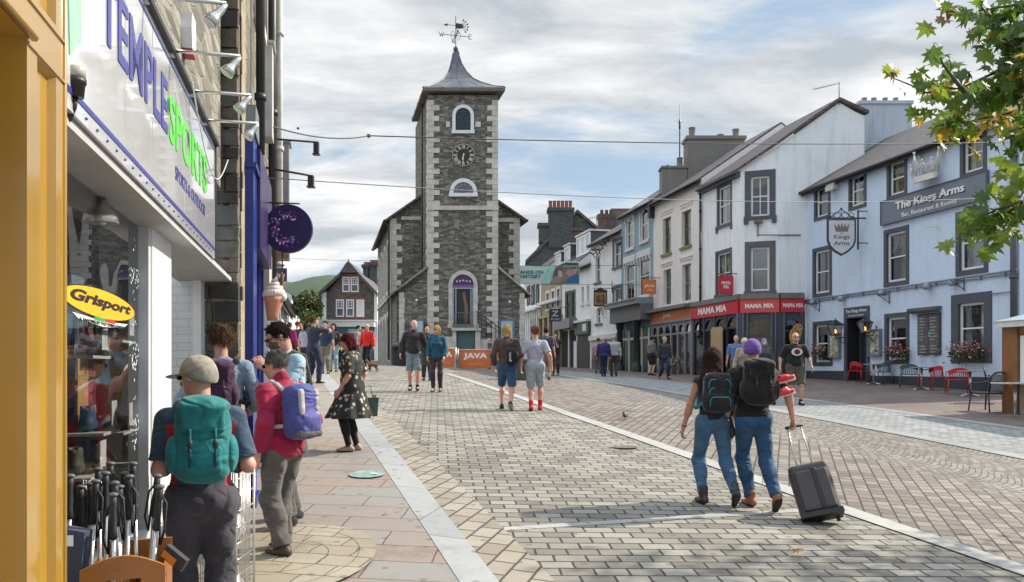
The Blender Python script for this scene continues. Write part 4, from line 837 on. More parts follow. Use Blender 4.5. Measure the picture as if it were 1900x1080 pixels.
for p,q in ((ed0,ed1),(ed1,vg),(vg,rg0),(rg0,bk0)): mb.face([p,q,q+th_,p+th_])
mb.build('roof',slate_roof('brown_slate_roof',(.12,.09,.085)),MM)
mb=MB();mb.tube([ed0+V(-.05,0,0),ed1+V(-.05,0,0)],.07,8);mb.box(mx0,mx1,.0,.2,mze -.28,mze -.12,RW);mb.build('gutter',SLSUR,MM)
pipe(MM,RW,mx0+.05,3.5,mze -.2,.1,.055,IRON)
mb=MB();mb.tube([F3.p(-.9,.03,mze -2.9),F3.p(.9,.03,mze -2.9)],.025,5);x,z=F2.f(1405,415);mb.box(x -.12,x+.22,0,.25,z,z+.14,F2);mb.box(x,x+.04,0,.06,z -.55,z,F2);mb.build('wall_camera',plain('rust_grey',(.16,.13,.11),.7),MM)
# tv aerial on the apex
ae=thing('tv_aerial','television aerial on the gable apex of the corner restaurant','aerial',ridge);mb=MB();mb.tube([(0,0,-.1),(0,0,.85)],.02,5);mb.tube([(-1.1,0,.55),(.05,0,.82)],.014,5)
for k in range(11): x=-1.08+k*.105;mb.tube([(x,-.1,.56+k*.0255 -.07),(x,.1,.56+k*.0255+.1)],.008,4)
mb.build('aerial_rods',IRON,ae)
# fascia
FAS=[(RW,X_(RW,1287.5),mx1+.03,.16),(F2,-.0,L2,.16),(F3,0,(Cc -Bc).length,.16)];zf1,zf0=Zf(RW,1372,556.5),Zf(RW,1372,581.5)
RED=plain('red_fascia',(.50,.022,.045),.38,.06,2);REDS=plain('red_fascia_paler',(.60,.07,.075),.4,.06,2)  # the chamfer panel takes a paler red than the other two
fs_=thing('restaurant_fascia','bright red fascia board wrapping the corner restaurant above its arches','sign')
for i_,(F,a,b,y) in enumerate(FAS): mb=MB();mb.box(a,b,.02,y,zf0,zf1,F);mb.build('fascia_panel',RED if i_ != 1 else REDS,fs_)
hF=zf1 -zf0
text('MAMA MIA',RW,X_(RW,1301),X_(RW,1354),zf0+hF*.26,zf0+hF*.80,.16,LET,fs_,bold=.035);text('RESTAURANT PIZZERIA',RW,X_(RW,1306),X_(RW,1349),zf0+hF*.09,zf0+hF*.17,.16,plain('red_orange',(.6,.2,.12),.5),fs_)
text('MAMA MIA',F2,.2,L2 -.22,zf0+hF*.34,zf0+hF*.66,.16,LET,fs_,bold=.035);text('MAMA MIA',F3,.1,(Cc -Bc).length -.05,zf0+hF*.34,zf0+hF*.66,.16,LET,fs_,bold=.035)
mb=MB()
for F,a,b,y in FAS: mb.box(a,b,0,.22,zf1+.004,zf1+.16,F);mb.box(a,b,0,.14,zf1+.16,zf1+.24,F)
mb.build('fascia_cornice',plain('lead_top',(.17,.17,.165),.7,.2),MM)
# shop front with arches
def arcade(par,F,x0,x1,z0,ztop,n,mat,zsp,stall=.6,fill=None,bars=True,mull=.1):
 w_=(x1 -x0) /n;mb=MB();hw=w_/2 -mull/2
 for k in range(n):
  cx=x0+w_*(k+.5);rz=min(hw*1.25,ztop -zsp -.1)
  o=arc_pts(cx,zsp,hw,math.pi,0,12,rz)
  for p,q in zip(o,o[1:]): mb.prism([p,q,(q[0],ztop),(p[0],ztop)],.02,.07,F)
  mb.box(cx -hw -mull,cx -hw,.0,.11,z0,ztop,F);arch_ring(mb,F,cx,zsp,hw -.04,zsp,.05,.07,.10,rz=rz -.04)
  mb.box(cx -hw,cx+hw,.01,.09,zsp -.09,zsp,F)
  if stall: mb.box(cx -hw,cx+hw,.0,.10,z0,z0+stall,F);mb.box(cx -hw+.08,cx+hw -.08,.10,.115,z0+.12,z0+stall -.1,F)
 mb.box(x1 -mull,x1,0,.11,z0,ztop,F);mb.build('arcade_frame',mat,par)
 mb=MB();mb.face([F.p(x0,.03,z0+stall),F.p(x1,.03,z0+stall),F.p(x1,.03,zsp+hw*1.3),F.p(x0,.03,zsp+hw*1.3)]);mb.build('pane',GLASS,par)
 mb=MB();mb.face([F.p(x0,.006,z0),F.p(x1,.006,z0),F.p(x1,.006,ztop),F.p(x0,.006,ztop)])
 mb.build('shop_interior',fill or patch_mat('shop_interior_dark',[(.01,.01,.012),(.02,.018,.018),(.014,.014,.018),(.035,.03,.025),(.02,.02,.02)],3),par)
SHD=plain('shopfront_slate_blue',(.05,.06,.085),.45,.12);SHG=plain('shopfront_grey',(.27,.26,.28),.5,.08)
zg=Zf(RW,1330,700);arcade(MM,RW,X_(RW,1290),mx1,1.0,zf0,4,SHD,Zf(RW,1290,613.5));
arcade(MM,F2,.05,L2 -.02,1.0,zf0,1,SHD,zf0 -.95,mull=.32);arcade(MM,F3,.02,(Cc -Bc).length,1.0,zf0,1,SHD,zf0 -.75,mull=.2)
mb=MB()
for F,xx in ((RW,mx1 -.02),(F2,.12),(F2,.3),(F2,L2 -.14),(F2,L2 -.3),(F3,.16)): mb.tube([F.p(xx,.14,1),F.p(xx,.14,zf0)],.05,8)
mb.build('columns',SHD,MM)
bd=thing('blank_display_board','tall blank tan board standing against the corner restaurant arches','board');mb=MB();a,b=X_(RW,1332),X_(RW,1353);ft=lambda py: CZ+(HY -py) /FOC*38;mb.prism([(a,1.55),(b,1.55),(b,Zf(RW,1353,612)),(b -.12,Zf(RW,1353,606)),(a+.12,Zf(RW,1353,606)),(a,Zf(RW,1353,612))],.3,.36,RW);mb.build('board_panel',plain('tan_board',(.42,.29,.17),.7,.05),bd)
# pizza advert on the pillar
pz=thing('pizza_cutout_sign','leaning pizza shaped advert on the dark pillar behind the man in the black t-shirt','sign');PF=Fr((0,D_ -.5,0),(1,0,0));cxp,czp=gx(1469) ,gzz(622)
mb=MB();e_=[(cxp+.30*math.cos(t) *(.9+.1*math.sin(3*t)),czp+.43*math.sin(t) +.18*math.cos(t)) for t in [i/24*6.283 for i in range(24)]];mb.prism(e_,0,.03,PF);mb.build('crust',plain('crust',(.5,.28,.12),.7,.3,12),pz)
mb=MB();mb.prism([((x -cxp) *.88+cxp,(z -czp) *.88+czp) for x,z in e_],.03,.04,PF);mb.build('topping',patch_mat('pizza_topping',[(.45,.08,.04),(.6,.35,.12),(.4,.05,.03),(.1,.15,.03),(.6,.45,.25)],16),pz)
# restaurant hanging sign (red) on street face
def hang_sign(name,label,px0,px1,py0,py1,d,cols,words,wallside=1,armz=None,group=None):
 F=Fr((0,d,0),(1,0,0));x0,x1=[(p -HX) /FOC*d for p in (px0,px1)];z1,z0=[CZ+(HY -p) /FOC*d for p in (py0,py1)];t_=thing(name,label,'sign',(0,0,0),0,group)
 mb=MB();mb.box(x0,x1,-.03,.03,z0,z1,F);mb.build('sign_panel',cols,t_);mb=MB();za_=z1+.1;mb.tube([F.p(x0 -.05,0,za_),F.p(x1+.35,0,za_)],.02,6);mb.tube([F.p(x1+.3,0,za_ -.3),F.p(x1+.3,0,za_+.45)],.028,6)
 for x in (x0+.08,x1 -.08): mb.tube([F.p(x,0,z1),F.p(x,0,za_)],.012,5)
 mb.build('sign_bracket',IRON,t_)
 for s,a0,a1,b0,b1,m in words: text(s,F,x0+(x1 -x0) *a0,x0+(x1 -x0) *a1,z0+(z1 -z0) *b0,z0+(z1 -z0) *b1,.03,m,t_,bold=.02)
 return t_,F,x0,x1,z0,z1
hang_sign('restaurant_hanging_sign','small square red sign hanging under the middle window of the corner restaurant',1333,1360.5,512,545.5,35.3,plain('sign_red',(.45,.012,.03),.4,.04),[('MAMA',.2,.82,.52,.70,LET),('MIA',.32,.7,.3,.48,LET)])
# --- cream house ---
def RR(pl,pr,yt,yb): return RW.rect(pl,pr,yt,yb)
GREENF=plain('green_frame',(.16,.20,.045),.5)
ch_=[RR(1229.6,1245,407.4,473),RR(1264.8,1282,394.4,460),RR(1231,1245,502,567),RR(1265.6,1282,492.5,560)]
CRM,cx0,cx1,cze=house('cream_building','cream three storey house with green top windows above an arcaded shopfront',RW,1212.3,1301.6,(1300,331.5),CREAMW,ch_,rise=2.9,back=8.5)
for i_,h in enumerate(ch_):
 gr=i_ <2;window(RW,CRM,h,CREAMW,GREENF if gr else plain('grey_frame',(.3,.3,.3),.5),None,.1,sill=GREENF if gr else CREAMW,rows=2,cols=1 if not gr else 1,rec=.16,curtain=0 if gr else .3,ft=.07)
 mb=MB();mb.box(h[0] -.2,h[1] +.2,0,.08,h[3] +.32,h[3] +.38,RW);mb.box(h[0] -.15,h[1] +.15,0,.04,h[3] +.2,h[3] +.32,RW);mb.build('hood_mould',CREAMW,CRM)
jz1,jz0=Zf(RW,1286,571.5),Zf(RW,1213,599);mb=MB();mb.box(cx0,X_(RW,1287),0,.5,jz1+.05,jz1+.22,RW);mb.build('shop_cornice',plain('lead_top',(.17,.17,.165),.7,.2),CRM)
jf=thing('coffee_shop_fascia','long orange fascia board on the cream house arcade','sign');mb=MB();mb.box(cx0+.02,X_(RW,1287),.0,.14,jz0,jz1,RW);ORG=plain('orange_fascia',(.62,.17,.035),.45,.08,2);mb.build('fascia_panel',ORG,jf)
hj=jz1 -jz0;text('JAVA',RW,X_(RW,1234),X_(RW,1250),jz0+hj*.22,jz0+hj*.8,.14,LET,jf,bold=.04);text('COFFEE HOUSE',RW,X_(RW,1252),X_(RW,1266),jz0+hj*.5,jz0+hj*.66,.14,plain('orange_pale',(.75,.45,.2),.5),jf)
arcade(CRM,RW,cx0+.05,X_(RW,1287),1.0,jz0,6,SHG,Zf(RW,1213,622),stall=.75,mull=.12)
mb=MB();mb.box(cx0+.02,X_(RW,1287),0,.17,jz0 -.12,jz0,RW);mb.build('shop_moulding',SHG,CRM)
# chimneys over the ridge
st=thing('chimney_stack','wide grey rendered chimney stack with stub pots beside the tall antenna','chimney');FC=Fr((0,44,0),(1,0,0));c44=lambda px,py: ((px -HX) /FOC*44,CZ+(HY -py) /FOC*44)
a,z1=c44(1276,254);b,_=c44(1382,254);mb=MB();mb.box(a,b,-1.1,0,8,z1,FC);mb.box(a -.08,b+.08,-1.18,.08,z1 -.12,z1+.06,FC);mb.build('stack',RENDGREY,st)
for px,py in ((1288,234),(1341,247),(1370,237)): x,z=c44(px,py);mb=MB();mb.lathe([(.22,0),(.18,.1),(.18,z -z1 -.05),(.22,z -z1),(.1,z -z1)],(x,44.5,z1+.05),10);mb.build('chimney_pot',plain('stub_grey',(.2,.19,.18),.8),st)
st=thing('chimney_stack','low grey rendered chimney stack carrying the thin tall antenna','chimney');a,z1=c44(1229,311);b,_=c44(1275,311);mb=MB();mb.box(a,b,-.9,0,7.5,z1,FC);mb.box(a -.06,b+.06,-.96,.06,z1 -.02,z1+.09,FC);mb.build('stack',RENDGREY,st)
x,z=c44(1264,290);mb=MB();mb.lathe([(.2,0),(.17,.1),(.15,z -z1 -.1),(.2,z -z1 -.05),(.08,z -z1)],(x,44.4,z1+.05),10);mb.build('chimney_pot',plain('stub_grey',(.2,.19,.18),.8),st);mb=MB();mb.ball(((1241 -HX) /FOC*44,44.4,z1+.15),.12,8);mb.build('chimney_pot',plain('stub_grey',(.2,.19,.18),.8),st)
an=thing('roof_antenna','thin tall whip antenna rising above the cream house chimneys','aerial',(x,44.4,z));mb=MB();mb.tube([(0,0,-.1),(0,0,1.6),(0,0,2.95)],[.035,.03,.015],6);mb.tube([(-.08,0,1.95),(.08,0,2.0)],.03,5);mb.tube([(0,0,1.6),(0,0,2.1)],.05,6);mb.build('mast',IRON,an)
# --- teal house over the columned portico ---
th=[RR(1163,1176,406.8,464),RR(1189,1203,388,450),RR(1161,1178,488,561),RR(1186,1206,478,551)]
TH,t0,t1,tze=house('teal_building','teal blue three storey house with white arched hood windows over a columned portico',RW,1153.2,1212.2,(1211,371.7),TEALW,th,rise=2.8,back=8.2)
WT=plain('white_trim',(.62,.63,.64),.6,.08)
for i_,h in enumerate(th):
 wd=window(RW,TH,h,WT,WHITE,None,.1,sill=WT,rows=2,cols=1 if i_ <2 else 2,rec=.05,ft=.09);mb=MB();cx=(h[0] +h[1]) /2;hw=(h[1] -h[0]) /2
 mb.box(h[0] -.22,h[1] +.22,0,.1,h[3] -.05,h[3] +.32,RW)
 for k in range(3 if i_ <2 else 5): n_a=(3 if i_ <2 else 5) -1;x=h[0] -.14+(h[1] -h[0] +.2) *k/n_a;mb.box(x,x+.09,0,.13,h[3] -.28,h[3] -.05,RW)
 for x in (h[0] -.16,h[1] +.02): mb.box(x,x+.14,0,.05,h[2],h[3] -.2,RW)
 mb.build('hood',WT,wd)
pc1,pc0=Zf(RW,1147,568.6),Zf(RW,1147,592);PT=.75
mb=MB();mb.box(t0 -.1,t1,0,PT+.25,pc1 -.25,pc1,RW);mb.box(t0 -.1,t1,0,PT+.32,pc1,pc1+.08,RW);mb.build('portico_cornice',plain('cornice_teal',(.24,.29,.32),.6),TH)
mb=MB();mb.box(t0,t1,0,PT,pc0 -.35,pc1 -.25,RW);mb.build('portico_frieze',plain('frieze_grey',(.14,.15,.16),.6),TH)
DG=plain('dark_green_column',(.02,.035,.035),.5)
for px in (1156,1188): x=X_(RW,px+8);mb=MB();p=RW.p(x,PT -.28,1.0);ztp=pc0 -.35 -1.0;mb.lathe([(.27,0),(.27,1.2),(.21,1.25),(.2,1.5),(.17,ztp -.4),(.21,ztp -.35),(.24,ztp -.1),(.27,ztp -.05),(.27,ztp)],p,14);mb.build('column',DG,TH)
mb=MB();a,b=t0+.5,t1 -.4;z0=1.2;mb.box(a,b,0.01,.06,z0,z0+3.1,RW,1)
for k in range(5): x=a+(b -a) *k/4;mb.box(x -.08,x+.08,.06,.12,z0,z0+3.1,RW)
mb.box(a,b,.06,.12,z0+2.5,z0+2.62,RW);mb.box(a,b,.06,.12,z0,z0+.5,RW);mb.build('shop_door',[WHITE,plain('door_green',(.03,.07,.06),.4)],TH)
hang_sign('coffee_hanging_sign','small orange sign hanging from the corner of the teal house',1192.5,1217.5,519,546,43.3,ORG,[('JAVA',.12,.88,.42,.66,LET),('COFFEE',.3,.7,.25,.33,LET)])
mb=MB();mb.box(t1 -.1,t1+.2,.0,.3,tze -1.0,tze -.35,RW);mb.build('rain_hopper',IRON,TH)
# --- white house with black surrounds, dragon bracket and brown sign ---
wa=[RR(1139,1153,450,497),RR(1139,1153,536,588),RR(1105,1114,478,525),RR(1107,1116,573,601)]
WA,a0,a1,aze=house('white_building','white rendered house with black framed windows beside the teal house',RW,1096.5,1153,(1125,440),WHITEW,wa,rise=2.6,back=8)
for i_,h in enumerate(wa): hh=inset(h,.0);window(RW,WA,h,WHITEW,WHITE,SLSUR if i_ <2 else None,.18,sill=SURG,rows=2,cols=1,rec=.1,ft=.07,curtain=.3)
t_,F,x0,x1,z0,z1=hang_sign('hanging_inn_sign','brown and black framed hanging sign with golden numbers on the white house',1101.5,1126.5,538,568.5,50.0,plain('sign_black',(.02,.02,.02),.5),[])
mb=MB();mb.box(x0+.06,x1 -.06,.03,.045,z0+.08,z1 -.16,F);mb.build('sign_inset',plain('sign_tan',(.35,.22,.10),.6,.2),t_);text('63',F,x0+.15,x1 -.15,z0+.2,z1 -.28,.045,plain('number_brown',(.16,.05,.02),.5),t_,bold=.05)
mb=MB();mb.prism([(x0+.1,z1+.0),((x0+x1) /2 -.1,z1+.09),((x0+x1) /2,z1+.16),((x0+x1) /2+.1,z1+.09),(x1 -.1,z1)],-.03,.03,F);mb.build('sign_crest',plain('sign_black',(.02,.02,.02),.5),t_)
mb=MB()
for k,(dx_,dz_) in enumerate(((0,0),(.5,.15),(1.1,.1),(1.7,.35),(2.3,.4))):
 p=RW.p(a0+1.6+dx_,.4,aze -.9+dz_);mb.tube([p,p+V(-.25,0,.12),p+V(-.45,0,-.05)],[.05,.04,.02],5);mb.tube([p,p+V(.1,0,-.25)],.03,5);mb.tube([p,p+V(.3,.1,.15)],.03,5)
mb.tube([RW.p(a0+1.2,.05,aze -1.0),RW.p(a0+4.6,.4,aze -.35)],.03,5);tag(mb.build('iron_vine_bracket',IRON),'black iron leafy bracket high on the white house','bracket')
mb=MB();mb.box(a0+.2,a1 -.3,.0,.25,3.9,4.2,RW);mb.build('shop_cornice',WT,WA)
mb=MB();mb.box(a0+.1,a0+3,0.0,.12,3.55,4.1,RW,0);mb.box(a0+.3,a0+2.8,.0,.06,1.4,3.4,RW,1);mb.box(a0+1.45,a0+1.6,.06,.1,1.4,3.4,RW,0);mb.box(a1 -2.3,a1 -1.6,0,.05,1.2,3.1,RW,1);mb.build('shop_window',[plain('shop_pale',(.5,.52,.5),.5),patch_mat('shop_goods',[(.03,.03,.03),(.1,.05,.05),(.04,.05,.06),(.25,.2,.18),(.05,.05,.05)],3)],WA)
st=thing('chimney_stack','brown brick chimney stack with stubby pots behind the white house','chimney');mb=MB();c60=lambda px,py,d=60: ((px -HX) /FOC*d,CZ+(HY -py) /FOC*d);F60=Fr((0,60,0),(1,0,0))
a,z1=c60(1111,398);b,_=c60(1140,398);BRK=rubble('brown_brick',((.06,.04,.035),(.10,.07,.06),(.13,.09,.075),(.17,.12,.10)),bw=.22,bh=.08);mb.box(a,b,-.9,0,8,z1,F60);mb.box(a -.06,b+.06,-.96,.06,z1 -.25,z1+.05,F60);mb.build('stack',BRK,st)
for px in (1118,1127,1135): x,_=c60(px,0);mb=MB();mb.lathe([(.14,0),(.12,.35),(.14,.4),(.08,.4)],(x,60.5,z1+.03),8);mb.build('chimney_pot',plain('dull_pot',(.2,.10,.08),.8),st)
st=thing('chimney_stack','plain brown chimney wall rising behind the teal house roof','chimney');a,z1=c60(1136,388);b,_=c60(1172,388);mb=MB();mb.box(a,b,-1.2,-.3,8,z1,F60);mb.box(a -.05,b+.05,-1.25,-.25,z1,z1+.1,F60);mb.build('stack',paint_wall('brown_render',(.17,.14,.12),.2),st)
# --- further houses down the row ---
wb=[RR(1079,1083,533,565),RR(1089,1093,530,563)]
WB,b0,b1,bze=house('white_building','low plain white house with a dark green shop sign next to the black framed one',RW,1071,1096.3,(1075,498),WHITEW,wb,rise=1.2,back=5)
for h in wb: window(RW,WB,h,WHITEW,WHITE,None,.1,sill=WT,rows=2,rec=.1,ft=.06)
mb=MB();mb.box(b0,b1,0,.3,Zf(RW,1072,600),Zf(RW,1072,596),RW,1);mb.box(b0,b1,0,.2,Zf(RW,1072,622),Zf(RW,1072,600),RW,0);mb.box(b0+.2,b1 -.2,0,.05,1.4,Zf(RW,1072,622),RW,2);mb.box(b1 -1.2,b1 -.4,.2,.22,Zf(RW,1072,617),Zf(RW,1072,604),RW,1);mb.build('shop_fascia',[plain('green_fascia',(.03,.08,.06),.5),WT,plain('door_brown',(.05,.04,.045),.7)],WB)
gb_=[RR(1050,1057,545,592),RR(1060,1067,543,590)]
GB,g0,g1,gze=house('gabled_building','pale house with green bay windows and a deep green boarded eave',RW,1043,1070.8,(1075,487),WHITEW,gb_,rise=3.2,back=8)
GN=plain('dark_green_paint',(.03,.085,.07),.5)
for h in gb_: window(RW,GB,h,WT,GN,GN,.15,sill=GN,rows=3,rec=.05,ft=.1)
mb=MB();mb.box(g0,g1+.3,0,.9,gze -.35,gze,RW);mb.box(g0,g1+.3,0,1.0,gze,gze+.12,RW,1);mb.build('boarded_eave',[GN,WT],GB)
mb=MB();mb.box(g0,g1,0,.6,Zf(RW,1048,612),Zf(RW,1048,595),RW,0);mb.box(g0+.2,g1 -.2,0,.05,1.4,Zf(RW,1048,614),RW,1);mb.box(g0+2,g0+2.2,.05,.15,1.4,Zf(RW,1048,614),RW,2);mb.box(g0+.2,g1 -.2,.05,.15,1.4,2.0,RW,0);mb.box(g0+3.2,g0+3.9,.05,.1,2.0,4.0,RW,2);mb.build('shop_front',[plain('shop_grey',(.17,.18,.2),.5),DARK,WT],GB)
for k in range(3):
 px=(1045,1062,1085)[k];dm=thing('x','x','x');bpy.data.objects.remove(dm);F=RW;x0,zt_=RW.f(px,(462,448,433)[k] +30,-1.6);w_=1.5 if k <2 else 3.2;z0=gze+.25+.25*k
 mb=MB();mb.box(x0,x0+w_,-2.6,-1.0,z0,z0+1.6,RW,1);mb.box(x0 -.1,x0+w_+.1,-2.8,-.85,z0+1.6,z0+1.72,RW,0);d_=mb.build('dormer',[WT,plain('dormer_slate',(.07,.08,.085),.7)],GB if k <2 else WA)
 n_=1 if k <2 else 3
 for q in range(n_):
  a,b=x0+w_*q/n_+.06,x0+w_*(q+1) /n_ -.06;mb=MB();ring(mb,RW,(a -.05,b+.05,z0+.1,z0+1.55),(a+.1,b -.1,z0+.25,z0+1.4),-1.0,-.93,0);mb.face([RW.p(a,-.98,z0+.2),RW.p(b,-.98,z0+.2),RW.p(b,-.98,z0+1.45),RW.p(a,-.98,z0+1.45)],1);mb.build('dormer_window',[WHITE,plain('pale_blind',(.5,.55,.6),.4)],d_)
SANDS=plain('sandstone',(.35,.27,.19),.8,.2,2,0,.3)
sn=[RR(1014,1019,545,575),RR(1024,1029,541,572),RR(1034,1039,537,570)]
SB,s0,s1,sze=house('sandstone_building','tan sandstone shop house with a carved first floor beyond the green bays',RW,1004,1042.8,(1042,497),SANDS,sn,rise=3,back=8)
for h in sn: window(RW,SB,h,SANDS,WHITE,WT,.2,sill=WT,rows=1,rec=.12)
mb=MB();mb.box(s0,s1,0,.4,Zf(RW,1040,558),Zf(RW,1040,552),RW,1);mb.box(s0,s1,0,.3,Zf(RW,1040,585),Zf(RW,1040,580),RW,0)
for k in range(5): x=s0+(s1 -s0) *k/4;mb.box(x -.25,x+.25,0,.25,1.4,Zf(RW,1040,585),RW,0)
mb.box(s0,s1,.01,.04,1.6,Zf(RW,1040,590),RW,2);mb.build('shop_front',[SANDS,WT,DARK],SB)
bw_=[RR(979+8.3*k,983+8.3*k,536 -k,562 -k) for k in range(3)]
BW,w0,w1,wze=house('black_white_building','tall white fronted house with black striped windows seen past the clock tower hall',RW,972,1003.8,(1003,505),WHITEW,bw_,rise=3,back=8)
for h in bw_: window(RW,BW,h,WHITEW,plain('black_frame',(.02,.02,.025),.5),plain('black_frame',(.02,.02,.025),.5),.25,rows=1,rec=.1)
mb=MB();mb.box(w0,w1,0,.5,Zf(RW,1000,575),Zf(RW,1000,571),RW,0);mb.box(w0+3,w1 -.4,.0,.1,1.4,Zf(RW,1000,590),RW,1)
for k in range(9): x=w0+(w1 -w0) *k/8;mb.box(x -.12,x+.12,.1,.2,1.4,Zf(RW,1000,576),RW,0)
mb.build('shop_front',[WT,DARK],BW)
hang_sign('pharmacy_hanging_sign','dark square hanging sign with a pale emblem beside the sandstone house',1019,1041,573,596.5,52.0,plain('sign_navy',(.03,.045,.055),.5),[('Z',.2,.8,.4,.85,plain('sign_pale',(.5,.55,.56),.5)),('STORE',.12,.88,.1,.26,plain('sign_pale',(.5,.55,.56),.5))])
# stone gable and stacks behind
def c85(px,py,d=88): return ((px -HX) /FOC*d,CZ+(HY -py) /FOC*d)
F85=Fr((0,88,0),(1,0,0));far_=thing('tall_stone_house','tall dark stone gabled house rising behind the row with a big chimney of red pots','building');DST=rubble('dark_slate_far',((.045,.055,.06),(.065,.075,.08),(.09,.10,.10),(.14,.15,.15)),(.10,.11,.11))
pts=[c85(975,640),c85(1122,640),c85(1122,440),c85(1071,397),c85(1010,442),c85(975,490)];mb=MB();mb.prism(pts,-9,0,F85);mb.build('gable_wall',DST,far_)
mb=MB();
for p,q in ((c85(1071,395),c85(1122,438)),(c85(1071,395),c85(975,489))):
 dxy=(q[0] -p[0],q[1] -p[1]);mb.prism([p,q,(q[0],q[1] +.35),(p[0],p[1] +.35)],-9,.25,F85)
mb.build('roof',SLATE,far_)
def stackf(par,pa,pb_,pt,pbm,n,mat,F=F85,d=88,h=.9,lab='chimney'):
 a,z1=((pa -HX) /FOC*d,CZ+(HY -pt) /FOC*d);b=(pb_ -HX) /FOC*d;z0=CZ+(HY -pbm) /FOC*d;mb=MB();mb.box(a,b,-1.5,.14+.02*n,z0,z1,F);mb.box(a -.15,b+.15,-1.65,.3+.02*n,z1 -.3,z1+.05,F);c_=mb.build(lab,mat,par)
 for k in range(n): x=a+(b -a) *(k+.5) /n;mb=MB();mb.lathe([(.27,0),(.2,.2),(.18,h -.1),(.25,h),(.15,h)],(x,d+.6,z1),8);mb.build('chimney_pot',POT,c_)
stackf(far_,1018,1063,387,460,6,DST,h=.95);stackf(far_,1000,1018,415,450,0,DST);stackf(far_,1062,1084,424,470,4,rubble('brown_brick',((.06,.04,.035),(.10,.07,.06),(.13,.09,.075),(.17,.12,.10)),bw=.22,bh=.08),h=.7)
ae=thing('tv_aerial','small television aerial beside the brown pots behind the white house','aerial',pix(1107,415,62));mb=MB();mb.tube([(0,0,-1.2),(0,0,.7)],.025,5);mb.tube([(-1.5,0,.15),(.1,0,.55)],.02,5)
for k in range(8): mb.tube([(-1.4+k*.18,-.1,.08+k*.05),(-1.4+k*.18,.1,.3+k*.05)],.012,4)
mb.build('aerial_rods',IRON,ae)
# --- the end of the street ---
GD=74.0;GF=Fr((0,GD,0),(1,0,0));gc=lambda px,py: ((px -HX) /FOC*GD,CZ+(HY -py) /FOC*GD)
GG=thing('bakery_building','dark stone gabled house with red brick window surrounds above a bakery shopfront','building')
mb=MB();pts=[gc(605.5,672),gc(694,672),gc(694,536),gc(665,511),gc(634,511),gc(605.5,545)];mb.prism(pts,-8,0,GF);mb.build('wall',rubble('warm_slate_far',((.06,.052,.047),(.095,.085,.075),(.14,.125,.11),(.2,.18,.16)),(.12,.11,.10),bw=.35,bh=.12),GG)
mb=MB();mb.prism([gc(587,672),gc(605.4,672),gc(605.4,541),gc(587,548)],-8,-.02,GF);mb.build('side_wall',WHITEW,GG);mb=MB();mb.prism([gc(694.1,672),gc(700,672),gc(700,538),gc(694.1,538)],-8,-.02,GF);mb.build('side_wall',WHITEW,GG)
mb=MB()
for p,q in ((gc(634,505),gc(583,552)),(gc(665,505),gc(701,543))):
 v=[p,q,(q[0],q[1] -.32),(p[0],p[1] -.32)];mb.prism(v,-8.2,.45,GF)
mb.prism([gc(632,507),gc(667,507),gc(652,489),gc(648,486),gc(644,489)],-3,.5,GF);mb.tube([GF.p(gc(648,0)[0],.4,gc(0,489)[1]),GF.p(gc(648,0)[0],.4,gc(0,482)[1])],.06,5);mb.build('roof',SLATE,GG)
RB=plain('red_brick_trim',(.22,.085,.065),.8,.25,8)
def gwin(pl,pr,yt,yb,blank=False,rows=3,cols=3):
 (x0,z1),(x1,z0) =gc(pl,yt),gc(pr,yb);mb=MB();ring(mb,GF,(x0,x1,z0,z1),(x0+.1,x1 -.1,z0+.1,z1 -.1),.0,.07)
 if not blank:
  for k in range(1,cols): x=x0+(x1 -x0) *k/cols;mb.box(x -.025,x+.025,.01,.06,(z0+z1) /2,z1,GF)
  for k in (1,2,3): z=z0+(z1 -z0) *(.5+k*.165);mb.box(x0,x1,.01,.06,z -.02,z+.02,GF)
  mb.box(x0,x1,.01,.08,(z0+z1) /2 -.05,(z0+z1) /2+.05,GF)
 w_=mb.build('window',WHITE,GG);mb=MB();mb.face([GF.p(x0,.04 if blank else .02,z0),GF.p(x1,.04 if blank else .02,z0),GF.p(x1,.04 if blank else .02,z1),GF.p(x0,.04 if blank else .02,z1)]);mb.build('pane',WT if blank else plain('pane_reflecting',(.10,.12,.14),.1),w_)
mb=MB();
for a,b,c_,d_ in ((633,668,508,545),(622,678,553,592)):
 (x0,z1),(x1,z0) =gc(a,c_),gc(b,d_);mb.box(x0,x1,-.02,.012,z0,z1,GF)
mb.build('brick_surround',RB,GG)
gwin(635.5,649,514,542);gwin(651,665.5,514,542);gwin(623.5,638.5,556,588);gwin(642.5,657,556,588);gwin(661.5,676,556,588,True)
mb=MB();(x0,z1),(x1,z0) =gc(598,597),gc(697,607);mb.box(x0,x1,0,.9,z0,z1,GF);mb.box(x0 -.1,x1+.1,0,1.0,z1,z1+.12,GF);mb.build('shop_canopy',WT,GG)
mb=MB();(x0,z1),(x1,z0) =gc(606,608),gc(692,622);mb.box(x0,x1,0,.3,z0,z1,GF,0);(x0,z1),(x1,z0) =gc(606,622),gc(692,672);mb.box(x0,x1,0,.1,z0,z1,GF,1);mb.box(gc(628,0)[0],gc(636,0)[0],.1,.4,z0,z1+.3,GF,2);mb.build('shop_front',[plain('bakery_blue',(.02,.17,.27),.5),plain('shop_glass_dark',(.06,.08,.09),.2),RB],GG)
x0,z1=gc(647,611);x1,z0=gc(678,619);text('GREGGS',GF,x0,x1,z0,z1,.3,LET,GG,bold=.03)
mb=MB();mb.tube([GF.p(gc(596,0)[0],.1,gc(0,549)[1]),GF.p(gc(596,0)[0],.1,gc(0,640)[1])],.06,5);mb.build('downpipe',IRON,GG)
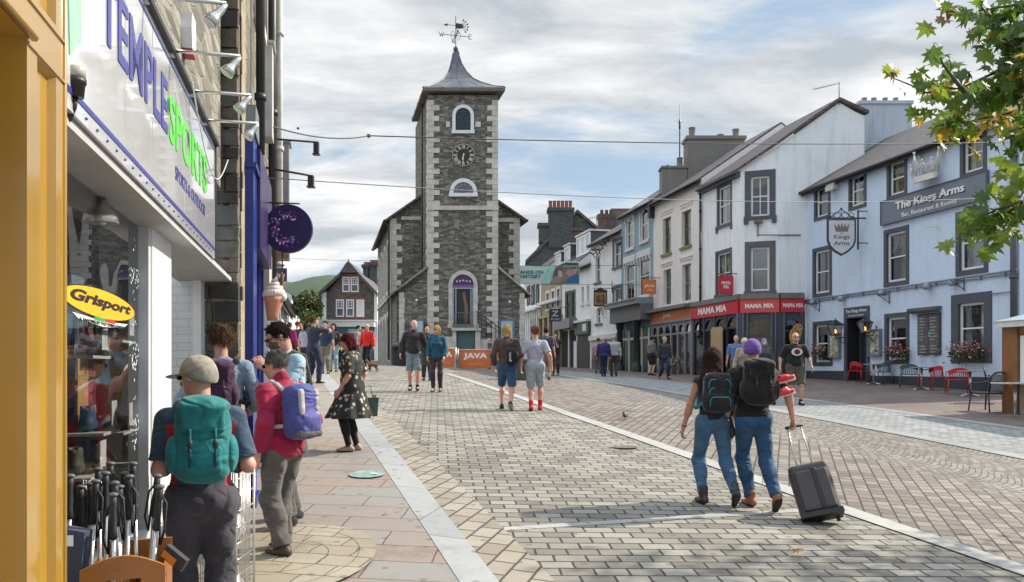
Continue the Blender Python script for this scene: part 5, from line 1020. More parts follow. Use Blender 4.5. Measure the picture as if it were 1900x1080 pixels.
bh=thing('rooftop_stack','cluster of dark chimney pots on the roof behind the bakery gable','chimney');FB9=Fr((0,90,0),(1,0,0));stackf(bh,674,684,492,560,2,DST,FB9,90,h=.4);stackf(bh,686,700,488,560,3,DST,FB9,90,h=.4);mb=MB();mb.prism([((672 -HX) /FOC*90,4),((705 -HX) /FOC*90,4),((705 -HX) /FOC*90,CZ+170/FOC*90),((672 -HX) /FOC*90,CZ+165/FOC*90)],-4,-.2,FB9);mb.build('roof_block',SLATE,bh)
# white cottages on the near side of that end of the street
LWc=Wall(-3.6,False)
for i_,(pa,pb_,yt,lab) in enumerate(((508,541,535,'white cottage with black quoins and a slate porch past the shops'),(541.3,556,556,'smaller white cottage further down the street'))):
 X0,X1=X_(LWc,pa),X_(LWc,pb_);ze=Zf(LWc,pb_,575 if i_ == 0 else 582);wc=thing('white_cottage',lab,'building');hh=[]
 L_x=X1 -X0;
 for k in range(2+i_): a=X0+L_x*(.25+.35*k);hh.append((a,a+L_x*.16,ze -1.9,ze -.6));hh.append((a,a+L_x*.16,1.9+.3,3.7))
 mb=MB();wall(mb,LWc,X0,X1,.5,ze,hh);shell(mb,LWc,X0,X1,.5,ze,7,2.3);mb.build('wall',WHITEW,wc);roof(wc,LWc,X0,X1,ze,7,2.3)
 for h in hh: window(LWc,wc,h,WHITEW,WHITE,IRON,.15,rows=2)
 # end wall facing the camera
 G_=Fr(LWc.p(X0,0,0),(1,.2333,0));mb=MB();mb.box(-1.5,-.6,.0,.04,3.2,4.5,G_);mb.build('end_window',plain('pane_reflecting',(.10,.12,.14),.1),wc)
# hills and trees
HM,t,b=nodes('fell_grass');v=coord(t);n_=tnoise(t,v,.006,6,.6);n2_=tnoise(t,v,.03,5,.7);cc_=ramp(t,n_,[(.3,(.03,.055,.03)),(.5,(.05,.08,.035)),(.7,(.07,.07,.045))]);t.links.new(mixc(t,mrange(t,n2_,.4,.7,0,.7),cc_,(.03,.05,.03)),b.inputs['Base Color']);b.inputs['Roughness'].default_value=.95
def hill(name,d,prof,mat,depth=500):
 """prof = list of photo (px, py) skyline points at distance d"""
 mb=MB();K=12;n=len(prof)
 for j in range(K+1):
  f_=j/K
  for i,(px,py) in enumerate(prof):
   h=(HY -py) /FOC*d;dd=d -depth*(1 -f_);prof_h=math.sin(f_*math.pi/2) ** 1.3
   nx=mnoise.noise(Vector((px*.02,f_*3,d))) *.10*(1 -f_) *h
   mb.v.append(((px -HX) /FOC*d,dd,CZ -3+(h+3) *prof_h+nx))
 for j in range(K):
  for i in range(n -1): mb.f.append((j*n+i,j*n+i+1,(j+1) *n+i+1,(j+1) *n+i));mb.m.append(0);mb.sm.append(True)
 # back slope
 k0=len(mb.v)
 for i,(px,py) in enumerate(prof): mb.v.append(((px -HX) /FOC*d,d+depth,-20))
 for i in range(n -1): mb.f.append((K*n+i,K*n+i+1,k0+i+1,k0+i));mb.m.append(0);mb.sm.append(True)
 return tag(mb.build(name,mat),kind='structure')
hill('hills',1500,[(px,524+6*math.sin((px -540) *.05) +max(0,(540 -px)) *.05+(px >600) *(-(px -600) *.06)) for px in range(300,760,8)] ,HM,700)
hill('near_hills',900,[(px,545 -28*math.exp(-((px -640) /55) ** 2) +6*math.sin(px*.07)) for px in range(380,1400,10)],HM,400)
def leaf_cloud(mb,c,r,n,s,r_,sc=(1,1,1),m=3):
 for _ in range(n):
  v=Vector((r_.gauss(0,1),r_.gauss(0,1),r_.gauss(0,1))).normalized() *r*r_.uniform(.55,1.05) ;p=Vector(c) +Vector((v.x*sc[0],v.y*sc[1],v.z*sc[2]));a=Vector((r_.gauss(0,1),r_.gauss(0,1),r_.gauss(0,1))).normalized();b_=a.cross(Vector((r_.gauss(0,1),r_.gauss(0,1),r_.gauss(0,1)))).normalized();q=s*r_.uniform(.6,1.3)
  mb.face([p -a*q,p+b_*q*.6,p+a*q,p -b_*q*.6],r_.randrange(m))
LF=[plain('foliage_dark',(.03,.055,.018),.7,.3),plain('foliage_mid',(.06,.10,.03),.7,.3),plain('foliage_light',(.15,.17,.04),.7,.3)]
def tree(name,label,base,h,r,n,s,seed=1,cat='tree',group=None):
 r_=random.Random(seed);t_=thing(name,label,cat,base,0,group);mb=MB();mb.tube([(0,0,-.5),(.1,0,h*.3),(0,.1,h*.6),(.1,0,h*.85)],[h*.04,h*.03,h*.02,h*.008],8)
 cl=[]
 for k in range(14):
  a=r_.uniform(0,6.28);z=h*r_.uniform(.38,.92);rr_=r*r_.uniform(.3,.75) *(1.15 -z/h*.6);e=(math.cos(a) *rr_,math.sin(a) *rr_,z);cl.append(e);mb.tube([(0,0,z*.6),(e[0] *.5,e[1] *.5,z*.85),e],[h*.012,h*.008,.01],5)
 mb.build('trunk',plain('bark',(.07,.055,.04),.9,.3),t_);mb=MB()
 for e in cl: leaf_cloud(mb,e,r*.42,n // 14,s,r_)
 mb.build('crown',LF,t_);return t_
tree('broadleaf_tree','rounded green and yellow tree between the white cottages and the bakery',at_depth(571,70,-.3),6.4,1.7,4200,.15,3)
# ---------------- figures: smooth bodies grown from tapered limbs ----------------
def _unit(v): return v/max(1e-9,np.linalg.norm(v))
def A3(*a): return np.array(a,float)
def sdf_mesh(prims,h,clips=(),wr=0.0,wf=14.0,seed=0):
 """prims: (kind, data..., k). Fields are merged smoothly on a grid and skinned with surface nets."""
 lo=np.full(3,1e9);hi=-lo
 for p in prims:
  if p['t'] == 'cut': continue
  lo=np.minimum(lo,p['lo']);hi=np.maximum(hi,p['hi'])
 pad=.03+2*h;lo -= pad;hi += pad;n=np.ceil((hi -lo) /h).astype(int) +1
 ax=[lo[i] +h*np.arange(n[i]) for i in range(3)];Fd=np.full(n,.09,np.float32)
 for p in prims:
  k=p['k'];a=np.maximum(0,((p['lo'] -k -.03 -lo) /h).astype(int));b=np.minimum(n,((p['hi'] +k+.03 -lo) /h).astype(int) +2)
  if (b <= a).any(): continue
  X,Y,Z=np.meshgrid(ax[0][a[0]:b[0]],ax[1][a[1]:b[1]],ax[2][a[2]:b[2]],indexing='ij');d=p['f'](X,Y,Z).astype(np.float32);sl=tuple(slice(a[i],b[i]) for i in range(3));g=Fd[sl]
  if p['t'] == 'cut': q=np.clip(.5 -.5*(g+d) /k,0,1);Fd[sl] =g*(1 -q) -d*q+k*q*(1 -q)
  else: q=np.clip(.5+.5*(g -d) /k,0,1);Fd[sl] =g*(1 -q) +d*q -k*q*(1 -q)
 if wr or clips:
  X,Y,Z=np.meshgrid(*ax,indexing='ij')
  if wr:
   s=seed*1.7;u=X+.05*np.sin(Z*9+s) ;v=Y+.05*np.sin(Z*7+2+s)
   Fd += wr*(np.sin(wf*(Z+.6*u) +3*np.sin(wf*.35*v+s)) *.6+np.sin(wf*1.9*(Z*.8 -v*.7) +2*np.sin(wf*.5*u+1+s)) *.4)
  for c in clips: Fd=np.maximum(Fd,c(X,Y,Z))
 s=Fd <0;c8=[s[i:n[0] -1+i,j:n[1] -1+j,k:n[2] -1+k] for i in (0,1) for j in (0,1) for k in (0,1)]
 cnt=sum(c.astype(np.int8) for c in c8);act=(cnt >0) & (cnt <8);idx=np.full(act.shape,-1,int);I=np.argwhere(act);idx[act] =np.arange(len(I))
 acc=np.zeros((len(I),3));num=np.zeros(len(I));cn=[(i,j,k) for i in (0,1) for j in (0,1) for k in (0,1)];fv={c: Fd[I[:,0] +c[0],I[:,1] +c[1],I[:,2] +c[2]] for c in cn}
 for c in cn:
  for x in range(3):
   if c[x] == 0:
    e=list(c);e[x] =1;e=tuple(e);f0,f1=fv[c],fv[e];m=(f0 <0) != (f1 <0);t=np.where(m,f0/np.where(m,f0 -f1,1),0);q=np.tile(np.array(c,float),(len(I),1));q[:,x] += t;acc += q*m[:,None];num += m
 vs=lo+h*(I+acc/num[:,None]);quads=[]
 for x in range(3):
  y,z=(x+1) % 3,(x+2) % 3;s0=np.take(s,range(n[x] -1),x);s1=np.take(s,range(1,n[x]),x);E=np.argwhere(s0 != s1);E=E[(E[:,y] >0) & (E[:,z] >0) & (E[:,y] <n[y] -1) & (E[:,z] <n[z] -1)]
  def at(dy,dz): q=E.copy();q[:,y] -= dy;q[:,z] -= dz;return idx[q[:,0],q[:,1],q[:,2]]
  Q=np.stack([at(1,1),at(0,1),at(0,0),at(1,0)],1);fl=~s0[E[:,0],E[:,1],E[:,2]];Q[fl] =Q[fl][:,::-1];quads.append(Q)
 return vs,np.concatenate(quads)
def capsule(a,b,r1,r2,k=.03,fl=None):
 """tapered limb; fl = (axis vector, factor) flattens it along an axis"""
 a,b=np.array(a,float),np.array(b,float);m=max(r1,r2) *(1 if fl is None else max(1,fl[1]) *(1 if len(fl) <4 else max(1,fl[3])));ab=b -a;L2=max(1e-9,ab @ ab)
 def f(X,Y,Z):
  px,py,pz=X -a[0],Y -a[1],Z -a[2];t=np.clip((px*ab[0] +py*ab[1] +pz*ab[2]) /L2,0,1);qx,qy,qz=px -t*ab[0],py -t*ab[1],pz -t*ab[2]
  if fl is not None:
   u=fl[0];w=qx*u[0] +qy*u[1] +qz*u[2];g=w*(1/fl[1] -1);qx,qy,qz=qx+g*u[0],qy+g*u[1],qz+g*u[2]
  return np.sqrt(qx*qx+qy*qy+qz*qz) -(r1+(r2 -r1) *t)
 return dict(t='add',f=f,lo=np.minimum(a,b) -m,hi=np.maximum(a,b) +m,k=k)
def ellip(c,r,k=.03,R_=None):
 c,r=np.array(c,float),np.array(r,float);M=np.eye(3) if R_ is None else R_
 def f(X,Y,Z):
  p=[X -c[0],Y -c[1],Z -c[2]];q=[sum(M[i][j] *p[j] for j in range(3)) /r[i] for i in range(3)];l=np.sqrt(q[0] ** 2+q[1] ** 2+q[2] ** 2);return (l -1) *r.min() *np.where(l >1,1.0,1.0)
 return dict(t='add',f=f,lo=c -r.max(),hi=c+r.max(),k=k)
def rbox(c,hs,r,k=.02,R_=None):
 c,hs=np.array(c,float),np.array(hs,float);M=np.eye(3) if R_ is None else R_
 def f(X,Y,Z):
  p=[X -c[0],Y -c[1],Z -c[2]];q=[np.abs(sum(M[i][j] *p[j] for j in range(3))) -(hs[i] -r) for i in range(3)]
  return np.sqrt(sum(np.maximum(v,0) ** 2 for v in q)) +np.minimum(np.maximum(np.maximum(q[0],q[1]),q[2]),0) -r
 m=np.linalg.norm(hs);return dict(t='add',f=f,lo=c -m,hi=c+m,k=k)
def cut(p,k=.01): p=dict(p);p['t'] ='cut';p['k'] =k;return p
def put(name,vq,mats,parent,zone=None,smooth=True):
 vs,q=vq;me=bpy.data.meshes.new(name);me.vertices.add(len(vs));me.vertices.foreach_set('co',vs.astype('f').ravel());me.loops.add(len(q) *4);me.loops.foreach_set('vertex_index',q.astype('i').ravel());me.polygons.add(len(q));me.polygons.foreach_set('loop_start',np.arange(0,len(q) *4,4,dtype='i'));me.polygons.foreach_set('use_smooth',[True] *len(q))
 for m in (mats if isinstance(mats,(list,tuple)) else [mats]): me.materials.append(m)
 if zone is not None: me.polygons.foreach_set('material_index',zone(vs[q].mean(1)).astype('i'))
 me.update(calc_edges=True);return link(name,me,parent)
def ik(a,c,l1,l2,hint):
 a,c=np.array(a,float),np.array(c,float);d=c -a;D=np.linalg.norm(d)
 if D >(l1+l2) *.999: d=d/D*(l1+l2) *.999;c=a+d;D=np.linalg.norm(d)
 x=(l1*l1 -l2*l2+D*D) /(2*D);h_=math.sqrt(max(0,l1*l1 -x*x));u=d/D;hv=np.array(hint,float);hv=_unit(hv -u*(hv @ u));return a+u*x+hv*h_,c
@cached
def fabric(name,c,rough=.88,var=.22,sc=9):
 m,t,b=nodes(name);v=coord(t);n=tnoise(t,v,sc,5,.6);t.links.new(ramp(t,n,[(.3,tuple(x*(1 -var) for x in c)),(.7,tuple(min(1,x*(1+var)) for x in c))]),b.inputs['Base Color']);b.inputs['Roughness'].default_value=rough;b.inputs['Specular IOR Level'].default_value=.25;b.inputs['Sheen Weight'].default_value=.15
 f1=tnoise(t,uvmap(t,(1,1,1.6),rot=.5,src=v),4.5,1.5,.45,.9);f2=tnoise(t,v,16,2,.5,.5);bump(t,b,math_(t,'ADD',math_(t,'ABSOLUTE',math_(t,'SUBTRACT',f1,.5)),math_(t,'MULTIPLY',f2,.12)),.75,.085);return m
def skinm(name,c):
 key=('skin',name)
 if key in _mc: return _mc[key]
 m,t,b=nodes(name);n_=tnoise(t,coord(t),22,4);t.links.new(ramp(t,n_,[(.3,tuple(x*.85 for x in c)),(.7,c)]),b.inputs['Base Color']);b.inputs['Roughness'].default_value=.5;b.inputs['Subsurface Weight'].default_value=.12;b.inputs['Subsurface Radius'].default_value=(.02,.008,.005);_mc[key] =m;return m
SKIN=skinm('skin_fair',(.56,.31,.215));SKINT=skinm('skin_tanned',(.42,.215,.125));SKINP=skinm('skin_pink',(.60,.31,.23))
def person(label,pos,H,face,o,h=.012,group=None):
 """o: dict of pose and clothing. local frame: facing +Y, right hand +X"""
 s=H/1.75;t_=thing('person',label,'person',pos,-R(face),group);g=o.get;wd=g('w',1.0);fem=g('fem',False);sk=g('skin',SKIN);bel=g('belly',0.0)
 lean,hd=g('lean',0.03),g('head',(0,0))        # head = (turn to the right, pitch down) in degrees
 aL=np.array(g('fl',(-.10,0,.085)),float);aR=np.array(g('fr',(.10,0,.085)),float);hipw=.088*(1.08 if fem else 1)
 pz=g('hip',.935);P=A3(0,g('hipy',0),pz);HL,HR=P+A3(-hipw,0,-.02),P+A3(hipw,0,-.02);kL,aL=ik(HL,aL,.43,.43,(-.08,1,.1));kR,aR=ik(HR,aR,.43,.43,(.08,1,.1))
 up=_unit(A3(g('sway',0),math.sin(lean),math.cos(lean)));fw=_unit(np.cross(up,A3(1,0,0)));fw=fw if fw[1] >0 else -fw;rt=np.cross(fw,up);tw=R(g('twist',0));rts=rt*math.cos(tw) -fw*math.sin(tw);fws=fw*math.cos(tw) +rt*math.sin(tw)
 NB=P+up*.525;shw=(.165 if fem else .185) *wd;SL,SR=NB -rts*shw -up*.062,NB+rts*shw -up*.062
 hl=P+rt*np.array(g('hl',(-.30,.05,-.08)))[0] +fw*np.array(g('hl',(-.30,.05,-.08)))[1] +up*np.array(g('hl',(-.30,.05,-.08)))[2];hr=P+rt*np.array(g('hr',(.30,.05,-.08)))[0] +fw*np.array(g('hr',(.30,.05,-.08)))[1] +up*np.array(g('hr',(.30,.05,-.08)))[2]
 eL,wL=ik(SL,hl,.285,.255,g('ehl',(-.5,-1,-.2)));eR,wR=ik(SR,hr,.285,.255,g('ehr',(.5,-1,-.2)))
 yw,pt=R(hd[0]),R(hd[1]);hf=fws*math.cos(yw) +rts*math.sin(yw);hrt=np.cross(hf,up);hup=_unit(up*math.cos(pt) +hf*math.sin(pt));hf=_unit(hf*math.cos(pt) -up*math.sin(pt));hrt=np.cross(hf,hup);HB=NB+up*.075;HC=HB+hup*.105+hf*(.018+.03*math.sin(pt));Mh=np.array([hrt,hf,hup])
 def hp(x,y,z): return HC+hrt*x+hf*y+hup*z
 ft={}
 B=[];c=lambda *a,**k: B.append(capsule(*a,**k))
 # torso
 c(P -rt*.07,P+rt*.07,.105,.105,fl=(fw,1.02));c(P+up*.06,P+up*.24,.108+bel*.3,.105+bel*.3,fl=(rt,1.22*wd));c(P+up*.22,NB -up*.13,.105,.118,fl=(rt,1.32*wd));c(NB -up*.045,SL,.055,.046);c(NB -up*.045,SR,.055,.046);c(SL+rts*.04 -up*.05,SR -rts*.04 -up*.05,.06,.06)
 if bel: B.append(ellip(P+up*.13+fw*(.02+bel*.4),(.12*wd,.08+bel*.7,.14),.05))
 if fem:
  for sx in (-1,1): B.append(ellip(NB -up*.20+fws*.09+rts*sx*.075,(.065,.06,.065)))
 c(NB -up*.03,HB+hup*.05,.056 if not fem else .047,.052 if not fem else .045)
 # head
 B += [ellip(hp(0,-.012,.03),(.074,.094,.088),.02,Mh),ellip(hp(0,.028,-.035),(.056,.062,.072),.03,Mh)];c(hp(0,.055,-.083),hp(0,.06,-.08),.026,.026,k=.025)
 if h <.02:
  c(hp(0,.088,.012),hp(0,.112,-.022),.009,.014,k=.012);c(hp(-.03,.078,.032),hp(.03,.078,.032),.012,.012,k=.012);c(hp(-.017,.087,-.052),hp(.017,.087,-.052),.008,.008,k=.01);c(hp(-.012,.085,-.064),hp(.012,.085,-.064),.008,.008,k=.01)
  for sx in (-1,1): B.append(cut(ellip(hp(sx*.03,.098,.014),(.017,.014,.012),.01,Mh),.012));B.append(ellip(hp(sx*.075,-.008,-.003),(.011,.02,.032),.008,Mh))
 # arms, hands
 Hn=[]
 for sgn,S_,e,w_,key in ((-1,SL,eL,wL,'gl'),(1,SR,eR,wR,'gr')):
  c(S_,e,.050*(.88 if fem else 1),.040*(.9 if fem else 1));c(e,e+(w_ -e) *.35,.040,.041,k=.02);c(e,w_,.039*(.9 if fem else 1),.026*(.92 if fem else 1),k=.02)
  ad=_unit(w_ -e);cur=g(key,.35);pn=A3(-sgn,0,0) if abs(ad[0]) <.8 else A3(0,0,-1);pn=g(key+'n',pn);pn=np.array(pn,float);pn=_unit(pn -ad*(pn @ ad));sd_=np.cross(ad,pn) *-sgn       # pn = palm normal, sd_ = thumb side
  if sd_ @ fw <0 and key+'n' not in o: sd_=-sd_
  pc=w_+ad*.05
  B.append(ellip(pc,(.016,.040,.050),.015,np.array([pn,sd_,ad])))
  c(w_,pc,.024,.024,k=.015,fl=(pn,.75))
  if h <.02:
   for q,(of,ln) in enumerate(((.030,.070),(.0105,.080),(-.0105,.075),(-.031,.058))):
    k0=pc+ad*.038+sd_*of;an=cur*1.3;d1=ad*math.cos(an) +pn*math.sin(an);d2=ad*math.cos(an*2.1) +pn*math.sin(an*2.1);m1=k0+d1*ln*.52+sd_*of*.10;c(k0 -ad*.02,m1,.0098,.0088,k=.006);c(m1,m1+d2*ln*.48,.0088,.0075,k=.005)
   tb_=w_+ad*.025+sd_*.028;tm=tb_+(sd_*.55+ad*.75+pn*.3) *.038;c(tb_,tm,.013,.011,k=.01);c(tm,tm+(ad*.9+pn*.35) *.032,.0105,.0085,k=.006)
  Hn.append((w_,pc,ad,pn,sd_))
 # legs
 for S_,k_,a_ in ((HL,kL,aL),(HR,kR,aR)):
  c(S_,k_,.084*(1.04 if fem else 1) *g('leg',1),.054*g('leg',1));cb=k_+(a_ -k_) *.3 -fw*.012;c(k_,cb,.052,.056,k=.02);c(cb,a_,.055,.034,k=.03);c(k_+fw*.01,k_+fw*.015 -up*.02,.048,.046,k=.02)
 sh=[];FD=[]
 for i_,(a_,k_,key) in enumerate(((aL,kL,'pl'),(aR,kR,'pr'))):
  p_=R(g(key,0));out=R(8) *(-1 if i_ == 0 else 1);fd=A3(math.sin(out) *math.cos(p_),math.cos(out) *math.cos(p_),-math.sin(p_));fn=A3(0,math.sin(p_),math.cos(p_));FD.append((a_,fd,fn));c(a_,a_+fd*.13 -fn*.045,.032,.022,k=.02);c(a_ -fd*.03 -fn*.045,a_+fd*.1 -fn*.05,.028,.026,k=.02)
 sc_=lambda r: (r[0] *s,r[1])
 body=sdf_mesh(B,h);put('body',sc_(body),sk,t_)
 # shoes
 shm=g('shoe',fabric('shoe_black',(.02,.02,.022)));sole=g('sole',plain('sole_dark',(.03,.03,.03),.8));boot=g('boot',0)
 for a_,fd,fn in FD:
  rr=np.cross(fd,fn);pr=[capsule(a_ -fd*.045 -fn*.040,a_+fd*.05 -fn*.045,.040,.040,k=.03),capsule(a_+fd*.03 -fn*.045,a_+fd*.155 -fn*.055,.043,.034,k=.03,fl=(fn,.8)),capsule(a_ -fn*.03 -fd*.01,a_+fn*(.01+boot) -fd*.005,.042,.045 if boot else .040,k=.03)]
  if boot >.05: pr.append(capsule(a_+fn*.02,a_+fn*boot,.046,.048,k=.02))
  cl=lambda X,Y,Z,a=a_,n=fn: -((X -a[0]) *n[0] +(Y -a[1]) *n[1] +(Z -a[2]) *n[2]) -.080
  cl2=lambda X,Y,Z,a=a_,n=fn,tp=(.035+boot): ((X -a[0]) *n[0] +(Y -a[1]) *n[1] +(Z -a[2]) *n[2]) -tp
  sm=sdf_mesh(pr,min(h,.010),[cl,cl2]);put('shoe',sc_(sm),[shm,sole],t_,lambda C,a=a_,n=fn: ((C/s -a) @ n <-.062).astype(int))
 if g('sock'):
  for a_,fd,fn in FD: k_=kL if a_ is aL else kR;sm=sdf_mesh([capsule(a_,a_+(k_ -a_) *g('sockh',.2),.043,.043+.022*min(1,g('sockh',.2)),k=.02)] +([capsule(a_+(k_ -a_) *.55 -fw*.014,k_ -fw*.01,.064,.066,k=.03)] if g('sockh',.2) >.8 else []),.01);put('sock',sc_(sm),g('sock'),t_)
 # lower garment
 bt=g('bot')
 if bt:
  kind,mat_,th,frac=bt[:4];pr=[capsule(P -rt*.075,P+rt*.075,.112+th,.112+th,k=.03),capsule(P+up*.0,P+up*.07,.105+th+bel*.3,.104+th+bel*.25,k=.03,fl=(rt,1.24*wd))];clips=[lambda X,Y,Z: (X -P[0]) *up[0] +(Y -P[1]) *up[1] +(Z -P[2]) *up[2] -.095]
  for S_,k_,a_ in ((HL,kL,aL),(HR,kR,aR)):
   if kind == 'dress': continue
   f1=min(frac,1);e1=S_+(k_ -S_) *f1;L1=g('leg',1);r1=.09*L1+th;r2=.09*L1+(.057 -.09) *f1*L1+th*(1.3 if frac <= 1 else 1.0);
   if frac <= 1:
    dd=_unit(k_ -S_);p_=capsule(S_,e1+dd*.06,r1,r2*1.02,k=.03);f0=p_['f'];p_['f'] =(lambda X,Y,Z,f0=f0,e=e1,d=dd: np.maximum(f0(X,Y,Z),(X -e[0]) *d[0] +(Y -e[1]) *d[1] +(Z -e[2]) *d[2]));pr.append(p_)
   else:
    f2=frac -1;pr.append(capsule(S_,k_,r1,.060*L1+th,k=.03));e2=k_+(a_ -k_) *f2;dd=_unit(a_ -k_);p_=capsule(k_,e2+dd*.05,.060*L1+th,g('cuff',.045) +th,k=.03);f0=p_['f'];p_['f'] =(lambda X,Y,Z,f0=f0,e=e2,d=dd: np.maximum(f0(X,Y,Z),(X -e[0]) *d[0] +(Y -e[1]) *d[1] +(Z -e[2]) *d[2]));pr.append(p_);pr.append(capsule(k_ -fw*.006,k_+(a_ -k_) *.42 -fw*.014,(.062+th),.061+th,k=.03));pr.append(capsule(k_+fw*.012,k_+fw*.014 -up*.03,.057+th,.056+th,k=.02))
  if kind == 'dress':
   z0,flare=frac,g('flare',.30);
   def fd_(X,Y,Z):
    zz=(P[2] +.1 -Z) /max(.05,P[2] +.1 -z0);r=.13+th+(flare -.13) *np.clip(zz,0,1) ** 1.1;cy=g('hemy',.0) *np.clip(zz,0,1);an=np.arctan2(Y -P[1] -cy,X);rad=np.hypot(X,(Y -P[1] -cy));return np.maximum((rad -r*(1+.06*np.clip(zz,0,1) *np.sin(an*9+3*Z))) *.8,np.maximum(z0 -Z,Z -P[2] -.12))
   pr.append(dict(t='add',f=fd_,lo=A3(-flare*1.1,P[1] -flare*1.1 -.1,z0),hi=A3(flare*1.1,P[1] +flare*1.1+.2,P[2] +.13),k=.02));clips=[]
  sm=sdf_mesh(pr,h,clips,wr=g('bwr',.0045),wf=20,seed=3);put({'trousers': 'trousers','shorts': 'shorts','dress': 'skirt'}[kind],sc_(sm),mat_,t_,g('bzone'))
 # upper garment
 tp_=g('top')
 if tp_:
  kind,mat_,th,slv,hem=tp_[:5];pr=[capsule(P -rt*.07+up*.0,P+rt*.07,.112+th,.112+th,k=.03),capsule(P+up*.05,P+up*.24,.114+bel*.3+th,.111+bel*.3+th,k=.03,fl=(rt,1.22*wd)),capsule(P+up*.22,NB -up*.13,.111+th,.123+th,k=.03,fl=(rt,1.30*wd)),capsule(NB -up*.045,SL,.061+th,.050+th,k=.03),capsule(NB -up*.045,SR,.061+th,.050+th,k=.03),capsule(SL+rts*.04 -up*.05,SR -rts*.04 -up*.05,.064+th,.064+th,k=.03)]
  if bel: pr.append(ellip(P+up*.13+fw*(.02+bel*.4),(.125*wd+th,.086+bel*.7+th,.15),.06))
  if fem:
   for sx in (-1,1): pr.append(ellip(NB -up*.20+fws*.09+rts*sx*.075,(.07+th,.066+th,.07+th)))
  pr.append(capsule(NB -up*.07,NB -up*.005,.074+th,.058+th*.5,k=.03))
  if g('collar'): pr.append(capsule(NB -up*.02,NB+up*g('collar'),.072,.070,k=.015))
  for S_,e,w_ in ((SL,eL,wL),(SR,eR,wR)):
   if slv <= 0: continue
   f1=min(slv,1);e1=S_+(e -S_) *f1;dd=_unit(e -S_)
   if slv <= 1: p_=capsule(S_,e1+dd*.05,.053+th,.052+th*1.25,k=.03);f0=p_['f'];p_['f'] =(lambda X,Y,Z,f0=f0,e_=e1,d=dd: np.maximum(f0(X,Y,Z),(X -e_[0]) *d[0] +(Y -e_[1]) *d[1] +(Z -e_[2]) *d[2]));pr.append(p_)
   else: pr.append(capsule(S_,e,.053+th,.045+th,k=.03));e2=e+(w_ -e) *(slv -1);dd=_unit(w_ -e);p_=capsule(e,e2+dd*.04,.046+th,.034+th,k=.03);f0=p_['f'];p_['f'] =(lambda X,Y,Z,f0=f0,e_=e2,d=dd: np.maximum(f0(X,Y,Z),(X -e_[0]) *d[0] +(Y -e_[1]) *d[1] +(Z -e_[2]) *d[2]));pr.append(p_)
  HM_=P+up*hem;sm=sdf_mesh(pr,h,[lambda X,Y,Z: -((X -HM_[0]) *up[0] +(Y -HM_[1]) *up[1] +(Z -HM_[2]) *up[2])],wr=g('twr',.0045),wf=17,seed=1)
  put({'tee': 't_shirt','coat': 'jacket','sweat': 'sweater','vest': 'vest_top','bodice': 'bodice','shirt': 'shirt'}[kind],sc_(sm),mat_,t_,(lambda C: g('tzone')(C/s,P,NB,up,rt,fw)) if g('tzone') else None)
 # hair
 hr_=g('hair');ht0=g('hat')
 if hr_:
  style,mat_=hr_;pr=[ellip(hp(0,-.022,.036),(.085,.103,.094) if not ht0 else (.080,.098,.085),.02,Mh)];cuts=[cut(ellip(hp(0,.075,-.045),(.075,.075,.10),.01,Mh),.02),cut(rbox(hp(0,0,-.14),(.2,.2,.09),.01,.01,Mh),.01)]
  if style == 'bald': pr=[ellip(hp(0,-.045,-.005),(.080,.068,.04),.02,Mh)];
  if style == 'bob': pr += [capsule(hp(-.06,-.035,-.0),hp(-.062,-.02,-.10),.04,.03,k=.03),capsule(hp(.06,-.035,0),hp(.062,-.02,-.10),.04,.03,k=.03),capsule(hp(0,-.07,0),hp(0,-.075,-.11),.055,.045,k=.04)];cuts=cuts[:1]
  if style == 'long': pr += [ellip(hp(0,-.045,.03),(.098,.112,.105),.03,Mh),capsule(hp(0,-.06,-.03),hp(-.02,-.13,-.22),.085,.075,k=.04,fl=(hrt,1.25)),capsule(hp(-.02,-.13,-.2),hp(-.05,-.17,-.34),.07,.035,k=.04,fl=(hrt,1.4)),capsule(hp(.04,-.09,-.08),hp(.08,-.12,-.24),.05,.03,k=.04),capsule(hp(-.06,-.07,-.08),hp(-.12,-.10,-.26),.045,.025,k=.04),capsule(hp(0,-.07,0),hp(0,-.10,-.17),.062,.055,k=.04,fl=(hrt,1.25)),capsule(hp(0,-.10,-.17),hp(.0,-.10,-.34),.055,.03,k=.04,fl=(hrt,1.5)),capsule(hp(-.055,-.03,0),hp(-.08,-.04,-.2),.035,.022,k=.03),capsule(hp(.055,-.03,0),hp(.08,-.04,-.2),.035,.022,k=.03)];cuts=cuts[:1]
  if style == 'bun': pr += [ellip(hp(.01,-.115,.06),(.045,.04,.042),.02,Mh),ellip(hp(.03,-.10,.02),(.04,.035,.035),.02,Mh)]
  if style == 'curly': pr=[ellip(hp(0,-.02,.04),(.094,.11,.10),.02,Mh)] +[ellip(hp(.085*math.sin(q*2.4) *math.cos(q),-.03+.09*math.cos(q*2.4),.055+.05*math.sin(q*1.7)),(.026,.026,.024),.012,Mh) for q in range(16)]
  sm=sdf_mesh(pr+cuts,min(h,.011),wr=.0045 if h <.02 else 0,wf=60,seed=5)
